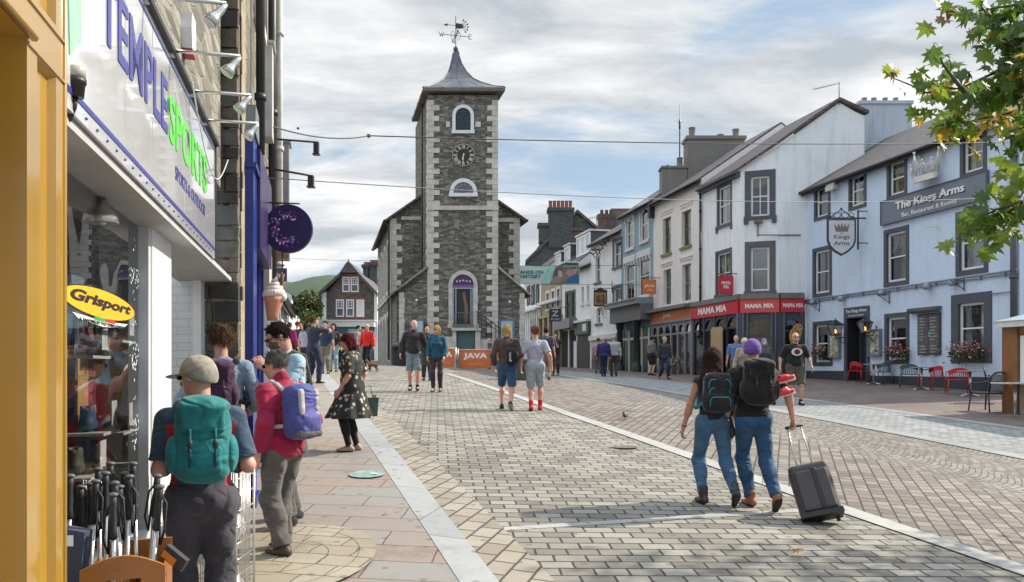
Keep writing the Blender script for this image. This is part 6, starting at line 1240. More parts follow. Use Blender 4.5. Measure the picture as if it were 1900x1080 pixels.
  if h <.0125 and not ht0:   # loose strands
   vs,qd=sm;rr=np.random.RandomState(4);n_=1500 if style == 'long' else 1000;p0=vs[rr.randint(0,len(vs),n_)];nn=p0 -HC;nn /=np.linalg.norm(nn,axis=1)[:,None];dn=-hup*.9 -hf*.35;tt=dn[None] -nn*(nn @ dn)[:,None] +rr.normal(0,.35,(n_,3));tt /=np.linalg.norm(tt,axis=1)[:,None];wv=np.cross(tt,nn);ln=rr.uniform(.02,.05,n_)[:,None] *(1.5 if style in ('long','curly') else 1);w_=.0016
   a0,a1,a2=p0 -nn*.002,p0+tt*ln*.55+nn*.006,p0+tt*ln+nn*rr.uniform(-.003,.009,n_)[:,None];k0=len(vs);sm=(np.concatenate([vs,a0 -wv*w_,a0+wv*w_,a1 -wv*w_,a1+wv*w_,a2 -wv*w_*.3,a2+wv*w_*.3]),np.concatenate([qd,np.stack([k0+np.arange(n_) +n_*j for j in (0,1,3,2)],1),np.stack([k0+np.arange(n_) +n_*j for j in (2,3,5,4)],1)]))
  put('hair',sc_(sm),mat_,t_)
 # hats, glasses, masks
 ht=g('hat')
 if ht:
  style,mat_=ht;bd_=-1 if g('hatback') else 1
  tl_=_unit(hup -hf*.42);Mt=np.array([hrt,np.cross(tl_,hrt),tl_]);pr=[ellip(hp(0,-.012,.038),(.090,.110,.094),.02,Mh),ellip(hp(0,-.04,-.0),(.088,.088,.08),.02,Mh),cut(rbox(hp(0,0,.0) -tl_*.155,(.3,.3,.15),.01,.01,Mt),.008)]
  if style == 'cap': pass
  sm=sdf_mesh(pr,.007 if h <.015 else h);put('cap',sc_(sm),mat_,t_)
  sm=sdf_mesh([ellip(hp(0,bd_*.13,.028),(.075,.075,.012),.01,Mh),cut(ellip(hp(0,0,.03),(.085,.1,.05),.01,Mh),.006)],.006 if h <.015 else h*.7);put('cap_peak',sc_(sm),mat_,t_)
 if g('shades'):
  mb=MB();q=lambda x,y,z: tuple(hp(x,y,z) *s)
  for sx in (-1,1): mb.ball(q(sx*.032,.098,.014),.024*s,10,0,(1,.45,.75),Fr((0,0,0),tuple(hrt),tuple(hup)));mb.tube([q(sx*.058,.088,.02),q(sx*.078,.0,.015)],.003*s,5)
  mb.tube([q(-.02,.108,.02),q(.02,.108,.02)],.003*s,5);mb.build('sunglasses',plain('shades_black',(.01,.01,.012),.15),t_)
 elif h <.015 and not g('noeyes'):
  for sx in (-1,1): mb=MB();mb.ball(tuple(hp(sx*.03,.079,.013) *s),.0125*s,10);mb.ball(tuple(hp(sx*.03,.088,.012) *s),.0055*s,8,1);mb.build('eye',[plain('eye_white',(.7,.68,.66),.3),plain('iris_dark',(.03,.02,.015),.2)],t_)
 if g('mask'): sm=sdf_mesh([ellip(hp(0,.045,-.045),(.062,.066,.055),.02,Mh),cut(ellip(hp(0,-.06,-.03),(.2,.09,.2),.01,Mh),.01)],.008);put('face_mask',sc_(sm),g('mask'),t_)
 if g('beard'): sm=sdf_mesh([ellip(hp(0,.048,-.072),(.052,.052,.04),.02,Mh)],.009);put('beard',sc_(sm),g('beard'),t_)
 info=dict(t=t_,s=s,P=P,up=up,fw=fw,rt=rt,NB=NB,SL=SL,SR=SR,hand=Hn,hp=hp,kL=kL,kR=kR)
 rot=Matrix.Rotation(-R(face),3,'Z');info['w'] =lambda v: Vector(pos) +rot @ Vector(tuple(np.array(v) *s));return info
def backpack(label,I,mats,dims=(.16,.10,.24),dz=.30,off=.16,style=0,straps=True,h=.009,pr_extra=(),tilt=0.0):
 """a rucksack on a figure's back, a thing of its own. mats = body, trim"""
 s=I['s'];t_=thing('backpack',label,'backpack',I['t'].location,I['t'].rotation_euler[2]);up,fw,rt,P=I['up'],I['fw'],I['rt'],I['P'];M=np.array([rt,fw,up]);C=P+up*dz -fw*(off+dims[1] *.55) ;a,b,c_=dims
 q=lambda x,y,z: C+rt*x+fw*y+up*z;sc_=lambda r: (r[0] *s,r[1])
 pr=[rbox(C,(a,b,c_),.075,.02,M),ellip(q(0,-.025,-c_*.38),(a*1.07,b*1.2,c_*.62),.05,M),ellip(q(.01,-.01,c_*.4),(a*.9,b*1.08,c_*.6),.05,M)]
 put('bag_body',sc_(sdf_mesh(pr,h,wr=.003,wf=24,seed=2)),mats[0],t_)
 put('pocket',sc_(sdf_mesh([rbox(q(0,-b*.98,-c_*.42),(a*.72,.035,c_*.36),.03,.02,M)],h,wr=.002,wf=30)),mats[2] if len(mats) >2 else mats[0],t_)
 if style == 1:   # lidded
  put('lid',sc_(sdf_mesh([ellip(q(0,-.02,c_*.92),(a*1.05,b*1.25,.065),.03,M),rbox(q(0,-b*1.05,c_*.60),(a*.8,.022,c_*.36),.02,.03,M)],h,wr=.003,wf=22)),mats[0],t_)
  for sx in (-1,1):
   put('side_pocket',sc_(sdf_mesh([ellip(q(sx*a*1.02,-.01,-c_*.3),(.045,b*.85,c_*.5),.03,M)],h)),mats[0],t_);mb=MB();mb.tube([tuple(q(sx*a*.45,-b*1.28,c_*.35) *s),tuple(q(sx*a*.45,-b*1.4,-c_*.1) *s),tuple(q(sx*a*.45,-b*1.3,-c_*.6) *s)],.008*s,6);B_=q(sx*a*.45,-b*1.42,-.01) *s;mb.ball(tuple(B_),.02*s,8,1,(.8,.4,1.4));mb.build('strap',[mats[1],IRON],t_)
 if style == 2:   # zipped day sack with coloured piping
  for z0,w_,z1 in ((c_*.62,.78,.10),(c_*.18,.74,-.28),(-c_*.28,.74,-.8)):
   mb=MB();yb=-b*(1.07 if z0 >0 else 1.36);pts=[q(-a*w_,yb*.9,z0 -.09),q(-a*w_*.98,yb,z0 -.02),q(-a*w_*.75,yb*1.03,z0+.012),q(a*w_*.75,yb*1.03,z0+.012),q(a*w_*.98,yb,z0 -.02),q(a*w_,yb*.9,z0 -.09)];mb.tube([tuple(p*s) for p in pts],.0065*s,6);mb.build('zip_piping',mats[1],t_)
  mb=MB();
  for sx in (-1,1): mb.tube([tuple(q(sx*a*.8,-b*.2,c_*.98) *s),tuple(q(sx*a*1.03,-b*.35,c_*.5) *s),tuple(q(sx*a*1.04,-b*.2,-c_*.5) *s),tuple(q(sx*a*.98,-b*.2,-c_*.9) *s)],.0065*s,6)
  mb.build('edge_piping',mats[1],t_)
 if style == 3:   # panelled
  for sx,w_ in ((-.45,.05),(.45,.05)): put('side_panel',sc_(sdf_mesh([rbox(q(sx*a*1.2,-b*.92,.02),(.028,.03,c_*.75),.02,.02,M)],h)),mats[1],t_)
  put('lower_panel',sc_(sdf_mesh([rbox(q(0,-b*.8,-c_*.82),(a*.9,b*.45,c_*.16),.03,.02,M)],h)),mats[3] if len(mats) >3 else mats[1],t_)
 mb=MB();hd_=[q(-.03,b*.6,c_*.95),q(-.025,b*.5,c_+.045),q(.025,b*.5,c_+.045),q(.03,b*.6,c_*.95)];mb.tube([tuple(p*s) for p in hd_],.007*s,6);mb.build('grab_loop',mats[1],t_)
 if straps:
  for sx,S_ in ((-1,I['SL']),(1,I['SR'])):
   i_=S_ -rt*sx*.065;p4=[q(sx*a*.5,b*.9,c_*.75),i_ -fw*.06+up*.055,i_+up*.083,i_+fw*.075+up*.045,i_+fw*.145 -up*.09,i_+fw*.13 -up*.22+rt*sx*.03,i_ -up*.30+rt*sx*.085,q(sx*a*.85,b*.7,-c_*.5)]
   put('shoulder_strap',sc_(sdf_mesh([capsule(x,y,.019,.019,k=.012,fl=(rt,1.35)) for x,y in zip(p4,p4[1:])],.009)),mats[1],t_)
 return t_
# ---------------- the near side of the street ----------------
LW=lambda u: Wall(u,False)
def LX(u,px): return LW(u).f(px,685)[0]
# mustard painted shopfront, nearest the camera
YEL=plain('mustard_gloss',(.35,.20,.014),.3,.06,3,0,.02,.6);YEL.node_tree.nodes['Principled BSDF'].inputs['Coat Weight'].default_value=1.0;YEL.node_tree.nodes['Principled BSDF'].inputs['Coat Roughness'].default_value=.09;YD=YEL
YF=LW(-.80);ys_=thing('mustard_shopfront','mustard yellow panelled shopfront with a deep doorway recess','shopfront')
x119,x50,x0_=LX(-.8,119),LX(-.8,50),LX(-.8,0);zl_=YF.f(55,73)[1];zb0=-.4;ztop=5.2
pan=(LX(-.8,69),LX(-.8,104),zb0+.9,YF.f(69,104)[1]);pan2=(LX(-.8,69),LX(-.8,104),YF.f(104,48)[1],ztop -.2)
mb=MB();wall(mb,YF,x50,x119,zb0,ztop,[pan,pan2]);wall(mb,YF,x50 -1.6,x50,zl_,ztop,[(x50 -1.5,x50 -.1,zl_+.35,ztop -.3)])
for p_ in (pan,pan2,(x50 -1.5,x50 -.1,zl_+.35,ztop -.3)):
 a=[(p_[0],p_[2]),(p_[1],p_[2]),(p_[1],p_[3]),(p_[0],p_[3])];i_=[(p_[0] +.012,p_[2] +.012),(p_[1] -.012,p_[2] +.012),(p_[1] -.012,p_[3] -.012),(p_[0] +.012,p_[3] -.012)]
 for k in range(4): l=(k+1) % 4;mb.face([YF.p(a[k][0],0,a[k][1]),YF.p(a[l][0],0,a[l][1]),YF.p(i_[l][0],-.022,i_[l][1]),YF.p(i_[k][0],-.022,i_[k][1])])
 mb.face([YF.p(x,-.022,z) for x,z in i_])
mb.face([YF.p(x119,0,zb0),YF.p(x119,-.4,zb0),YF.p(x119,-.4,ztop),YF.p(x119,0,ztop)])
mb.build('pilaster',YEL,ys_)
mb=MB();dpt=.55
mb.face([YF.p(x50,-dpt,zb0),YF.p(x50,0,zb0),YF.p(x50,0,zl_),YF.p(x50,-dpt,zl_)]);mb.face([YF.p(x50 -1.6,0,zl_),YF.p(x50 -1.6,-dpt,zl_),YF.p(x50,-dpt,zl_),YF.p(x50,0,zl_)]);mb.build('door_recess',YEL,ys_)
mb=MB();mb.box(x50 -1.6,x50,-dpt -.05,-dpt,zb0,zl_,YF);mb.box(x50 -.14,x50 -.02,-dpt,-dpt+.04,zb0,zl_,YF);mb.box(x50 -.5,x50 -.2,-dpt,-dpt+.02,zb0+.8,zl_ -.25,YF);mb.build('door',YEL,ys_)
mb=MB();
for px,py in ((115,150),(112,72)): z=YF.f(px,py)[1];mb.box(x50 if py >100 else x50 -1.6,x119+.004,.0,.006,z -.004,z+.004,YF)
mb.tube([YF.p(x50 -1.6,.012,zl_+.005),YF.p(x50+.02,.012,zl_+.005)],.012,6);mb.tube([YF.p(x119,.0,zb0),YF.p(x119,.0,ztop)],.008,6);mb.build('moulding',YEL,ys_)
# sports shop
SG=LW(-.85);GLF=LW(-1.05);sx0,sx1=LX(-.85,92),LX(-.85,399);sz0,sz1=CZ+.87,CZ+1.75
sp=thing('sports_shop','white painted sports shop with a large display window and a recessed entrance','building')
SRB=rubble('slate_rubble_big',((.04,.037,.036),(.07,.065,.06),(.11,.10,.09),(.2,.18,.15)),(.36,.28,.19),bw=.27,bh=.17,ms=.022,light=.0,rnd=.45)
SRT=rubble('slate_thin_courses',((.08,.075,.065),(.15,.14,.12),(.26,.25,.21),(.42,.40,.34)),(.30,.27,.22),bw=.5,bh=.09,ms=.014,light=.05)
gx0,gx1=LX(-1.05,60),LX(-1.05,268);cx1_=LX(-1.05,306);zsf=CZ+.88;zgl=GLF.f(268,405)[1];zsill=GLF.f(250,1010)[1]
mb=MB();mb.box(sx0,LX(-.85,399) +1.42,-.5,-.02,sz0 -.04,sz0 -.005,SG);mb.build('soffit',plain('soffit_grey',(.42,.42,.42),.7,.1),sp)
mb=MB();wall(mb,LW(-.97),sx0 -.3,7.7*1.0268,sz1 -.05,9.5);mb.build('upper_wall',SRT,sp)
fr=(gx0,gx1,zsill,zgl);mb=MB();ring(mb,GLF,(gx0 -.05,gx1+.02,zsill -.06,zsf -.03),inset(fr,.04),-.05,.03);mb.box(gx0,gx1,-.04,.05,zsill -.12,zsill -.02,GLF);shopwin=mb.build('window_frame',plain('frame_pale',(.55,.58,.60),.4,.05),sp)
mb=MB();mb.face([GLF.p(gx0,-.025,zsill),GLF.p(gx1,-.025,zsill),GLF.p(gx1,-.025,zgl),GLF.p(gx0,-.025,zgl)]);SHOPG=glass('shop_glass',(.9,.93,.94),.01,.10,1.2);mb.build('pane',SHOPG,shopwin)
mb=MB();mb.box(gx0 -.3,gx1,-.04,.02,-.5,zsill -.1,GLF);mb.build('stall_riser',plain('riser_dark',(.09,.09,.10),.6),sp)
mb=MB();mb.box(gx1+.02,cx1_,-.25,.04,-.3,zsf -.03,GLF);mb.build('white_column',plain('column_white',(.68,.70,.72),.45,.04),sp)
# recessed entrance: white painted brick return and an open doorway
RT=Fr((0,7.6,0),(1,0,0));rx=lambda px,d=7.6: (px -HX) /FOC*d
WB_,t,b=nodes('white_painted_brick');br=t.nodes.new('ShaderNodeTexBrick');t.links.new(uvmap(t),br.inputs['Vector']);br.inputs['Scale'].default_value=1;br.inputs['Brick Width'].default_value=.225;br.inputs['Row Height'].default_value=.075;br.inputs['Mortar Size'].default_value=.006
br.inputs['Color1'].default_value=(.60,.62,.64,1);br.inputs['Color2'].default_value=(.66,.67,.68,1);br.inputs['Mortar'].default_value=(.5,.52,.53,1);t.links.new(br.outputs['Color'],b.inputs['Base Color']);b.inputs['Roughness'].default_value=.6;bump(t,b,br.outputs['Fac'],-.6,.01)
mb=MB();mb.box(rx(290),rx(360),-.3,0,-.2,5,RT);mb.build('brick_return',WB_,sp);mb=MB();mb.box(rx(360),rx(375),-.3,.03,-.2,5,RT);mb.build('return_trim',WHITE,sp)
mb=MB();e_=LW(-1.9);mb.box(cx1_ -.2,7.8,-.05,0,-.2,zsf,e_);mb.build('entrance_door',[plain('entrance_pale',(.4,.42,.44),.5)],sp)
# fascia sign
tsg=thing('sports_shop_fascia','long white fascia board with blue and green lettering over the sports shop','sign');mb=MB();mb.box(sx0,sx1,-.10,0,sz0,sz1,SG)
GLOSSW=plain('glossy_white_sign',(.60,.61,.64),.10,.06,3,0,0);GLOSSW.node_tree.nodes['Principled BSDF'].inputs['Coat Weight'].default_value=1.0;mb.build('board',GLOSSW,tsg)
BLU=plain('sign_blue',(.045,.045,.26),.3,.05);GRN=plain('sign_green',(.10,.62,.05),.3,.05)
text('TEMPLE',SG,LX(-.85,186),LX(-.85,310),CZ+1.275,CZ+1.56,.001,BLU,tsg,bold=.018,ext=.004);text('SPORTS',SG,LX(-.85,313),LX(-.85,383),CZ+1.26,CZ+1.53,.001,GRN,tsg,bold=.018,ext=.004);text('SPORTS & OUTDOOR',SG,LX(-.85,325),LX(-.85,380),CZ+1.09,CZ+1.17,.001,BLU,tsg,bold=.0,ext=.002)
mb=MB();mb.prism([(LX(-.85,128),CZ+1.05),(LX(-.85,150),CZ+1.15),(LX(-.85,150),CZ+1.28),(LX(-.85,139),CZ+1.38),(LX(-.85,125),CZ+1.3)],.001,.004,SG);mb.build('green_emblem',plain('emblem_green',(.3,.62,.4),.3),tsg)
mb=MB();mb.box(sx0,sx1 -.02,.001,.004,CZ+.925,CZ+.945,SG);mb.box(sx0,sx1 -.02,.001,.003,sz1 -.05,sz1 -.035,SG)
for k in range(26): x=sx0+.1+k*.145;mb.ball(SG.p(x,.003,CZ+.895),.006,5)
mb.build('blue_stripe',BLU,tsg)
mb=MB();mb.box(sx0,sx1+.03,-.12,.03,sz1+.002,sz1+.03,SG);mb.box(sx0,sx1,-.12,-.05,sz1+.03,sz1+.09,SG);mb.box(sx1+.001,sx1+.02,-.12,.01,sz0,sz1,SG);mb.build('lead_flashing',plain('flashing_black',(.03,.03,.035),.5),tsg)
# seams between the fascia panels
mb=MB()
for px in (232,283,343): x=LX(-.85,px);mb.box(x -.002,x+.002,.0,.002,sz0+.08,sz1 -.06,SG)
mb.build('panel_joint',plain('joint_grey',(.4,.42,.45),.5),tsg)
# arm spotlights
for i_,px in enumerate((267,316,352,378)):
 x=LX(-.85,px);z=sz1+.02;t_=thing('arm_spotlight',['spotlight on a steel arm nearest the mustard shopfront','second spotlight from the mustard shopfront on a steel arm','third spotlight on a steel arm above the green lettering','spotlight on a steel arm nearest the blue pilaster'][i_],'spotlight',SG.p(x,0,z),0,'steel arm spotlights over the sports shop sign')
 G=Fr((0,0,0),SG.ex);ln=.37;mb=MB();mb.tube([G.p(0,0,0),G.p(0,ln,.0)],.011,8);mb.box(-.03,.03,-.02,.02,-.03,.05,G);mb.build('arm',STEEL,t_)
 mb=MB();a=G.p(0,ln,-.005);dr=(G.ey*-.55+Vector((0,0,-.8)) -G.ex*.2).normalized();mb.tube([a+dr*s_ for s_ in (0,.022,.045,.07,.10,.13)],[.01,.015,.02,.02,.034,.04],12,cap=True);mb.build('lamp_cone',STEEL,t_)
 mb=MB();mb.tube([a+dr*.128,a+dr*.134],.034,12);mb.build('lamp_lens',plain('lens_grey',(.3,.3,.28),.2),t_)
# loose cable sagging between the lamps
mb=MB();P_=[]
for k in range(25): t_=k/24;px=355+100*t_;P_.append(SG.p(LX(-.85,340) +t_*1.9,.05,sz1 -.0 -.35*math.sin(t_*math.pi) +.0))
mb.tube(P_,.005,5);[] and mb.tube([LW(-.93).p(LX(-.93,372),0,sz1+2.2),SG.p(LX(-.85,384),.0,sz1+.1)],.005,5);[] and mb.tube([RT.p(rx(400),.12,CZ+.9+q*-.25) +Vector((.03*math.sin(q*3),0,0)) for q in range(6)],.006,5)
tag(mb.build('electric_cable',plain('cable_white',(.5,.5,.48),.5),None),'thin pale electric cable sagging beside the arm spotlights','cable')
# alarm box
al=thing('alarm_box','white and red burglar alarm box on the rough stone wall above the sports shop sign','alarm');A0=LW(-.97);x,z=A0.f(340,60);mb=MB();mb.prism([(x -.08,z+.11),(x -.10,z -.0),(x -.07,z -.13),(x+.07,z -.13),(x+.10,z),(x+.08,z+.11)][::-1],.0,.07,A0);mb.build('alarm_case',WHITE,al);mb=MB();mb.box(x -.06,x+.06,.0,.072,z -.165,z -.132,A0);mb.build('alarm_strobe',RED if 'RED' in globals() else WHITE,al)
# round black lamp beside the mustard shopfront
lm=thing('bulkhead_lamp','black pole lamp with a clear cap between the mustard and white shopfronts','lamp');c=pix(139,140,2.75);mb=MB();mb.lathe([(.028,-.075),(.032,-.03),(.036,-.028),(.036,-.01),(.03,-.01)],c,14);mb.tube([c+V(0,0,-.07),c+V(-.005,0,-.11),c+V(-.03,.02,-.14),c+V(-.09,.05,-.16)],.011,8);mb.build('lamp_body',IRON,lm);mb=MB();mb.lathe([(.034,-.01),(.034,.022),(.026,.03),(.01,.032)],c,14);mb.build('lamp_cap',plain('cap_clear',(.4,.38,.33),.15),lm)
# stickers on the window
gs=thing('window_sticker','yellow oval boot maker sticker with black italic lettering on the shop window','sticker');SF=GLF;(gx_,gz_) =SF.f(187,563);ax_=(LX(-1.05,257) -LX(-1.05,120)) /2;az_=.145;gxc=(LX(-1.05,257) +LX(-1.05,120)) /2
_,gtop=SF.f(187,533);_,gbot=SF.f(187,590);gzc=(gtop+gbot) /2;az_=(gtop -gbot) /2
def ell_(a,b,n=40,cx=None,cz=None): return [((cx if cx is not None else gxc) +a*math.cos(t),(cz if cz is not None else gzc) +b*math.sin(t)) for t in [i/n*2*math.pi for i in range(n)]]
mb=MB();mb.prism(ell_(ax_,az_),-.0215,-.019,SF,0);mb.build('oval_border',plain('sticker_black',(.02,.02,.02),.4),gs);mb=MB();mb.prism(ell_(ax_*.97,az_*.93),-.019,-.017,SF,0);mb.build('oval',plain('sticker_yellow',(.75,.42,.02),.4,.03),gs)
text('Grisport',SF,gxc -ax_*.80,gxc+ax_*.84,gzc -az_*.42,gzc+az_*.52,-.017,plain('sticker_black',(.02,.02,.02),.4),gs,bold=.04,shear=.3,ext=.002)
mb=MB();mb.prism([(gxc -ax_*.75,gzc -az_*.95),(gxc -ax_*.6,gzc -az_*1.30),(gxc,gzc -az_*1.5),(gxc+ax_*.6,gzc -az_*1.3),(gxc+ax_*.75,gzc -az_*.95),(gxc,gzc -az_*1.12)],-.0215,-.019,SF);mb.build('ribbon',plain('sticker_white',(.6,.6,.6),.5),gs)
text('A WORLD TO DISCOVER',SF,gxc -ax_*.62,gxc+ax_*.62,gzc -az_*1.38,gzc -az_*1.2,-.019,plain('sticker_black',(.02,.02,.02),.4),gs)
for k,m_ in enumerate((plain('sticker_green',(.03,.35,.08),.5),plain('sticker_red',(.5,.03,.03),.5))): mb=MB();mb.prism([(gxc+(-.24+.3*k) *ax_,gzc -az_*.93),(gxc+(-.24+.3*k) *ax_,gzc -az_*1.14),(gxc+(.05+.28*k) *ax_,gzc -az_*1.14),(gxc+(.05+.28*k) *ax_,gzc -az_*.93)],-.0188,-.0175,SF);mb.build('ribbon_tail',m_,gs)
vs=thing('window_vinyl','white lacy vinyl strip down the far edge of the shop window','sticker');mb=MB();xa,xb=LX(-1.05,247),LX(-1.05,266);r_=random.Random(4)
for k in range(420):
 x,z=r_.uniform(xa,xb),r_.uniform(zsill+.12,zgl -.12)
 if math.sin(z*15) >.75: continue
 if abs((x -(xa+xb) /2) /(xb -xa) *2) >.5+.5*math.sin(z*15+1): continue
 s_=r_.uniform(.006,.013);a=r_.uniform(0,3);mb.prism([(x+s_*math.cos(a+q) *(1 if q_ % 2 else .5),z+s_*math.sin(a+q) *(1 if q_ % 2 else .5)) for q_,q in enumerate([i*math.pi/4 for i in range(8)])],-.0215,-.0205,SF)
mb.build('lace_pattern',plain('vinyl_white',(.6,.64,.64),.5),vs)
# interior of the display window
si=thing('shop_display','display of walking boots on tan boards inside the sports shop window','display');IF=LW(-2.3);mb=MB();x0i,x1i=gx0 -.3,gx1+.3
mb.box(x0i,x1i,-.05,0,-.2,zsf+.5,IF);mb.build('back_panel',plain('display_back',(.30,.31,.32),.8,.3,2),si);mb=MB();mb.box(x0i,x1i,.0,1.2,zsill -.12,zsill -.06,IF);mb.box(x0i,x1i,0,1.2,zsf+.0,zsf+.05,IF);mb.build('display_floor',plain('display_floor',(.3,.3,.3),.6),si)
mb=MB();mb.box(x0i -.05,x0i,0,1.2,-.2,zsf,IF);mb.box(x1i,x1i+.05,0,1.2,-.2,zsf,IF);mb.build('side_panel',plain('display_side',(.35,.36,.37),.8),si)
def shoe(c,k,ang,m0,m1,boot=True):
 h_=.55 if boot else .34;pr=[capsule((-.3*k,0,.16*k),(.05*k,0,.16*k),.15*k,.15*k,k=.03),capsule((.0,0,.15*k),(.38*k,0,.11*k),.16*k,.12*k,k=.03),capsule((-.28*k,0,.2*k),(-.26*k,0,h_*k),.14*k,.13*k,k=.02),capsule((.1*k,0,.2*k),(-.2*k,0,h_*.85*k),.10*k,.12*k,k=.03),cut(capsule((-.27*k,0,h_*k),(-.27*k,0,(h_+.3) *k),.095*k,.11*k),.008)]
 r=sdf_mesh(pr,.011,[lambda X,Y,Z: -Z,lambda X,Y,Z: Z -(h_+.03) *k]);o=put('walking_boot',r,[m0,m1],None,lambda C: (C[:,2] <.07*k).astype(int));o.location=c;o.rotation_euler=(0,0,ang);return o
TANB=plain('cardboard_tan',(.42,.26,.10),.8,.15)
for i_,(px,py,w_,h_) in enumerate(((205,615,.34,.5),(200,700,.36,.5),(190,830,.36,.5),(160,700,.2,.4))):
 F=LW(-1.28);x,z=F.f(px,py);mb=MB();mb.box(x -w_/2,x+w_/2,-.03,-.015,z -h_/2,z+h_/2,F);mb.build('tan_board',TANB,si)
SHC=[(.08,.08,.09),(.07,.025,.03),(.05,.09,.18),(.12,.10,.08),(.3,.04,.06),(.10,.05,.12),(.09,.1,.07)]
for i_,(px,py,L_) in enumerate(((205,632,.3),(205,800,.33),(170,800,.3),(190,865,.32),(225,862,.3),(150,660,.3),(145,880,.3),(235,720,.28))):
 F=LW(-1.19 -.02*(i_ % 3));x,z=F.f(px,py);mb=MB();mb.box(x -.17,x+.17,-.08,.1,z -.015,z,F);sf_=mb.build('shelf',WHITE,si);mb=MB();cc=SHC[i_ % 7]
 tag(shoe(F.p(x,.0,z),L_*.8,math.atan2(S.y,S.x) +rng.uniform(-.5,.1),plain('boot_%d' % i_,cc,.6,.3),plain('boot_sole',(.03,.03,.03),.7),i_ % 3 != 1),['grey walking boot on the top shelf of the shop window','dark boot on the middle shelf of the shop window','blue boot beside the dark one on the middle shelf','brown boot low in the shop window','red trainer low at the far end of the shop window','purple boot on the upper shelf close to the mustard shopfront','olive boot low in the window by the mustard shopfront','black boot beside the lacy vinyl strip'][i_],'boot','boots in the shop window')
 mb=MB();mb.box(x -.02,x+.09,.1,.104,z+.03,z+.16,F);mb.build('price_card',plain('price_card',(.65,.65,.66),.7),si)
for k in range(5):
 F=LW(-1.36);x,z=F.f(122+17*k,600+90*(k % 3));mb=MB();mb.prism([(x -.16,z -.3),(x+.16,z -.3),(x+.2,z+.12),(x+.1,z+.25),(x -.1,z+.25),(x -.2,z+.12)],-.04,.06,F);mb.build('hanging_garment',plain('garment_%d' % k,[(.10,.14,.2),(.2,.05,.07),(.12,.13,.14),(.05,.1,.12),(.3,.3,.32)][k],.9,.2),si)
lp=pix(190,395,3.9);dl=thing('display_lamp','grey bell shaped lamp hanging inside the sports shop window','lamp',lp);mb=MB();mb.lathe([(.075,-.05),(.065,-.01),(.03,.03),(.02,.07)],(0,0,0),14);mb.tube([(0,0,.06),(-.02,0,.12),(-.1,0,.16)],.008,6);mb.build('shade',STEEL,dl);mb=MB();mb.ball((0,0,-.03),.028,10);mb.build('bulb',plain('bulb_frosted',(.7,.7,.66),.3),dl)
# big stone corner and the street wall beyond
SB2=thing('slate_stone_building','tall rough slate stone building with sandy mortar between the two shopfronts','building');SU=-.806;SWF=LW(SU);S0=7.7*1.0268;S1=13.3*1.0268;sx_=SWF.p(S0,0,0)
mb=MB();mb.prism([(-4.3,-.4),(sx_.x,-.4),(sx_.x,9.5),(-4.3,9.5)],-.2,0,Fr((0,sx_.y,0),(1,0,0)));mb.build('corner_wall',plain('sandy_mortar',(.34,.27,.19),.95,.2,8,0,.6),SB2)
SLB=[plain('slate_block_' +n_,c_,.8,.35,7,0,.9) for n_,c_ in (('dark',(.05,.048,.047)),('brown',(.09,.078,.066)),('grey',(.10,.10,.095)),('olive',(.12,.115,.09)))];r_=random.Random(21);RC=Fr((0,sx_.y,0),(1,0,0));mb=MB();z=-.3;row=0
while z <9.4:
 h_=r_.uniform(.10,.21);x=sx_.x+.012
 while x >-3.5:
  l_=r_.uniform(.13,.36) if row % 2 else r_.uniform(.2,.5);j=lambda: r_.uniform(-.008,.008);mb.prism([(x -l_+.014+j(),z+.012+j()),(x -.012+j(),z+.012+j()),(x -.012+j(),z+h_ -.012+j()),(x -l_+.014+j(),z+h_ -.012+j())],-.02,.018+r_.uniform(0,.03),RC,r_.randrange(4));x -= l_
 z += h_;row += 1
mb.build('slate_blocks',SLB,SB2)
mb=MB();hls=[(9.4*1.0268,10.1*1.0268,6.2,7.6),(11.3*1.0268,12.0*1.0268,6.2,7.6)];wall(mb,SWF,S0+.18,S1,-.4,9.5,hls);shell(mb,SWF,S0+.18,S1,-.4,9.5,6,.1);mb.build('street_wall',SRT,SB2)
for h in hls: window(SWF,SB2,h,SRT,WHITE,QUOIN,.08,sill=QUOIN,rows=2)
r_=random.Random(11)
mb=MB();z=-.4
while z <9.3:      # rough quoins standing proud of the corner
 h_=r_.uniform(.14,.24);l_=r_.uniform(.2,.42);mb.box(S0+.02,S0+l_,-.14,.012+r_.uniform(0,.02),z,z+h_ -.015,SWF,r_.randrange(4));z += h_
mb.build('corner_stones',SLB,SB2)
pipe(SB2,SWF,9.0*1.0268,4.4,9.4,.1,.05);pipe(SB2,SWF,10.8*1.0268,3.0,9.4,.12,.055,IRON);pipe(SB2,SWF,12.6*1.0268,3.0,9.4,.12,.05,plain('pipe_pale',(.5,.5,.48),.6))
for i_,(d,z0,z1,ln) in enumerate(((10.4,5.0,6.2,.14),(11.6,3.6,4.0,.3),(9.9,3.4,3.9,.12),(12.8,4.6,5.6,.25))): mb=MB();mb.box(d*1.0268,d*1.0268+.35,0,ln,z0,z1,SWF);mb.box(d*1.0268 -.02,d*1.0268+.37,0,ln+.03,z1,z1+.04,SWF);mb.build('wall_box',[plain('box_pale',(.45,.45,.45),.6),plain('box_rust',(.2,.12,.08),.7),WHITE,plain('box_grey',(.25,.25,.27),.6)][i_],SB2)
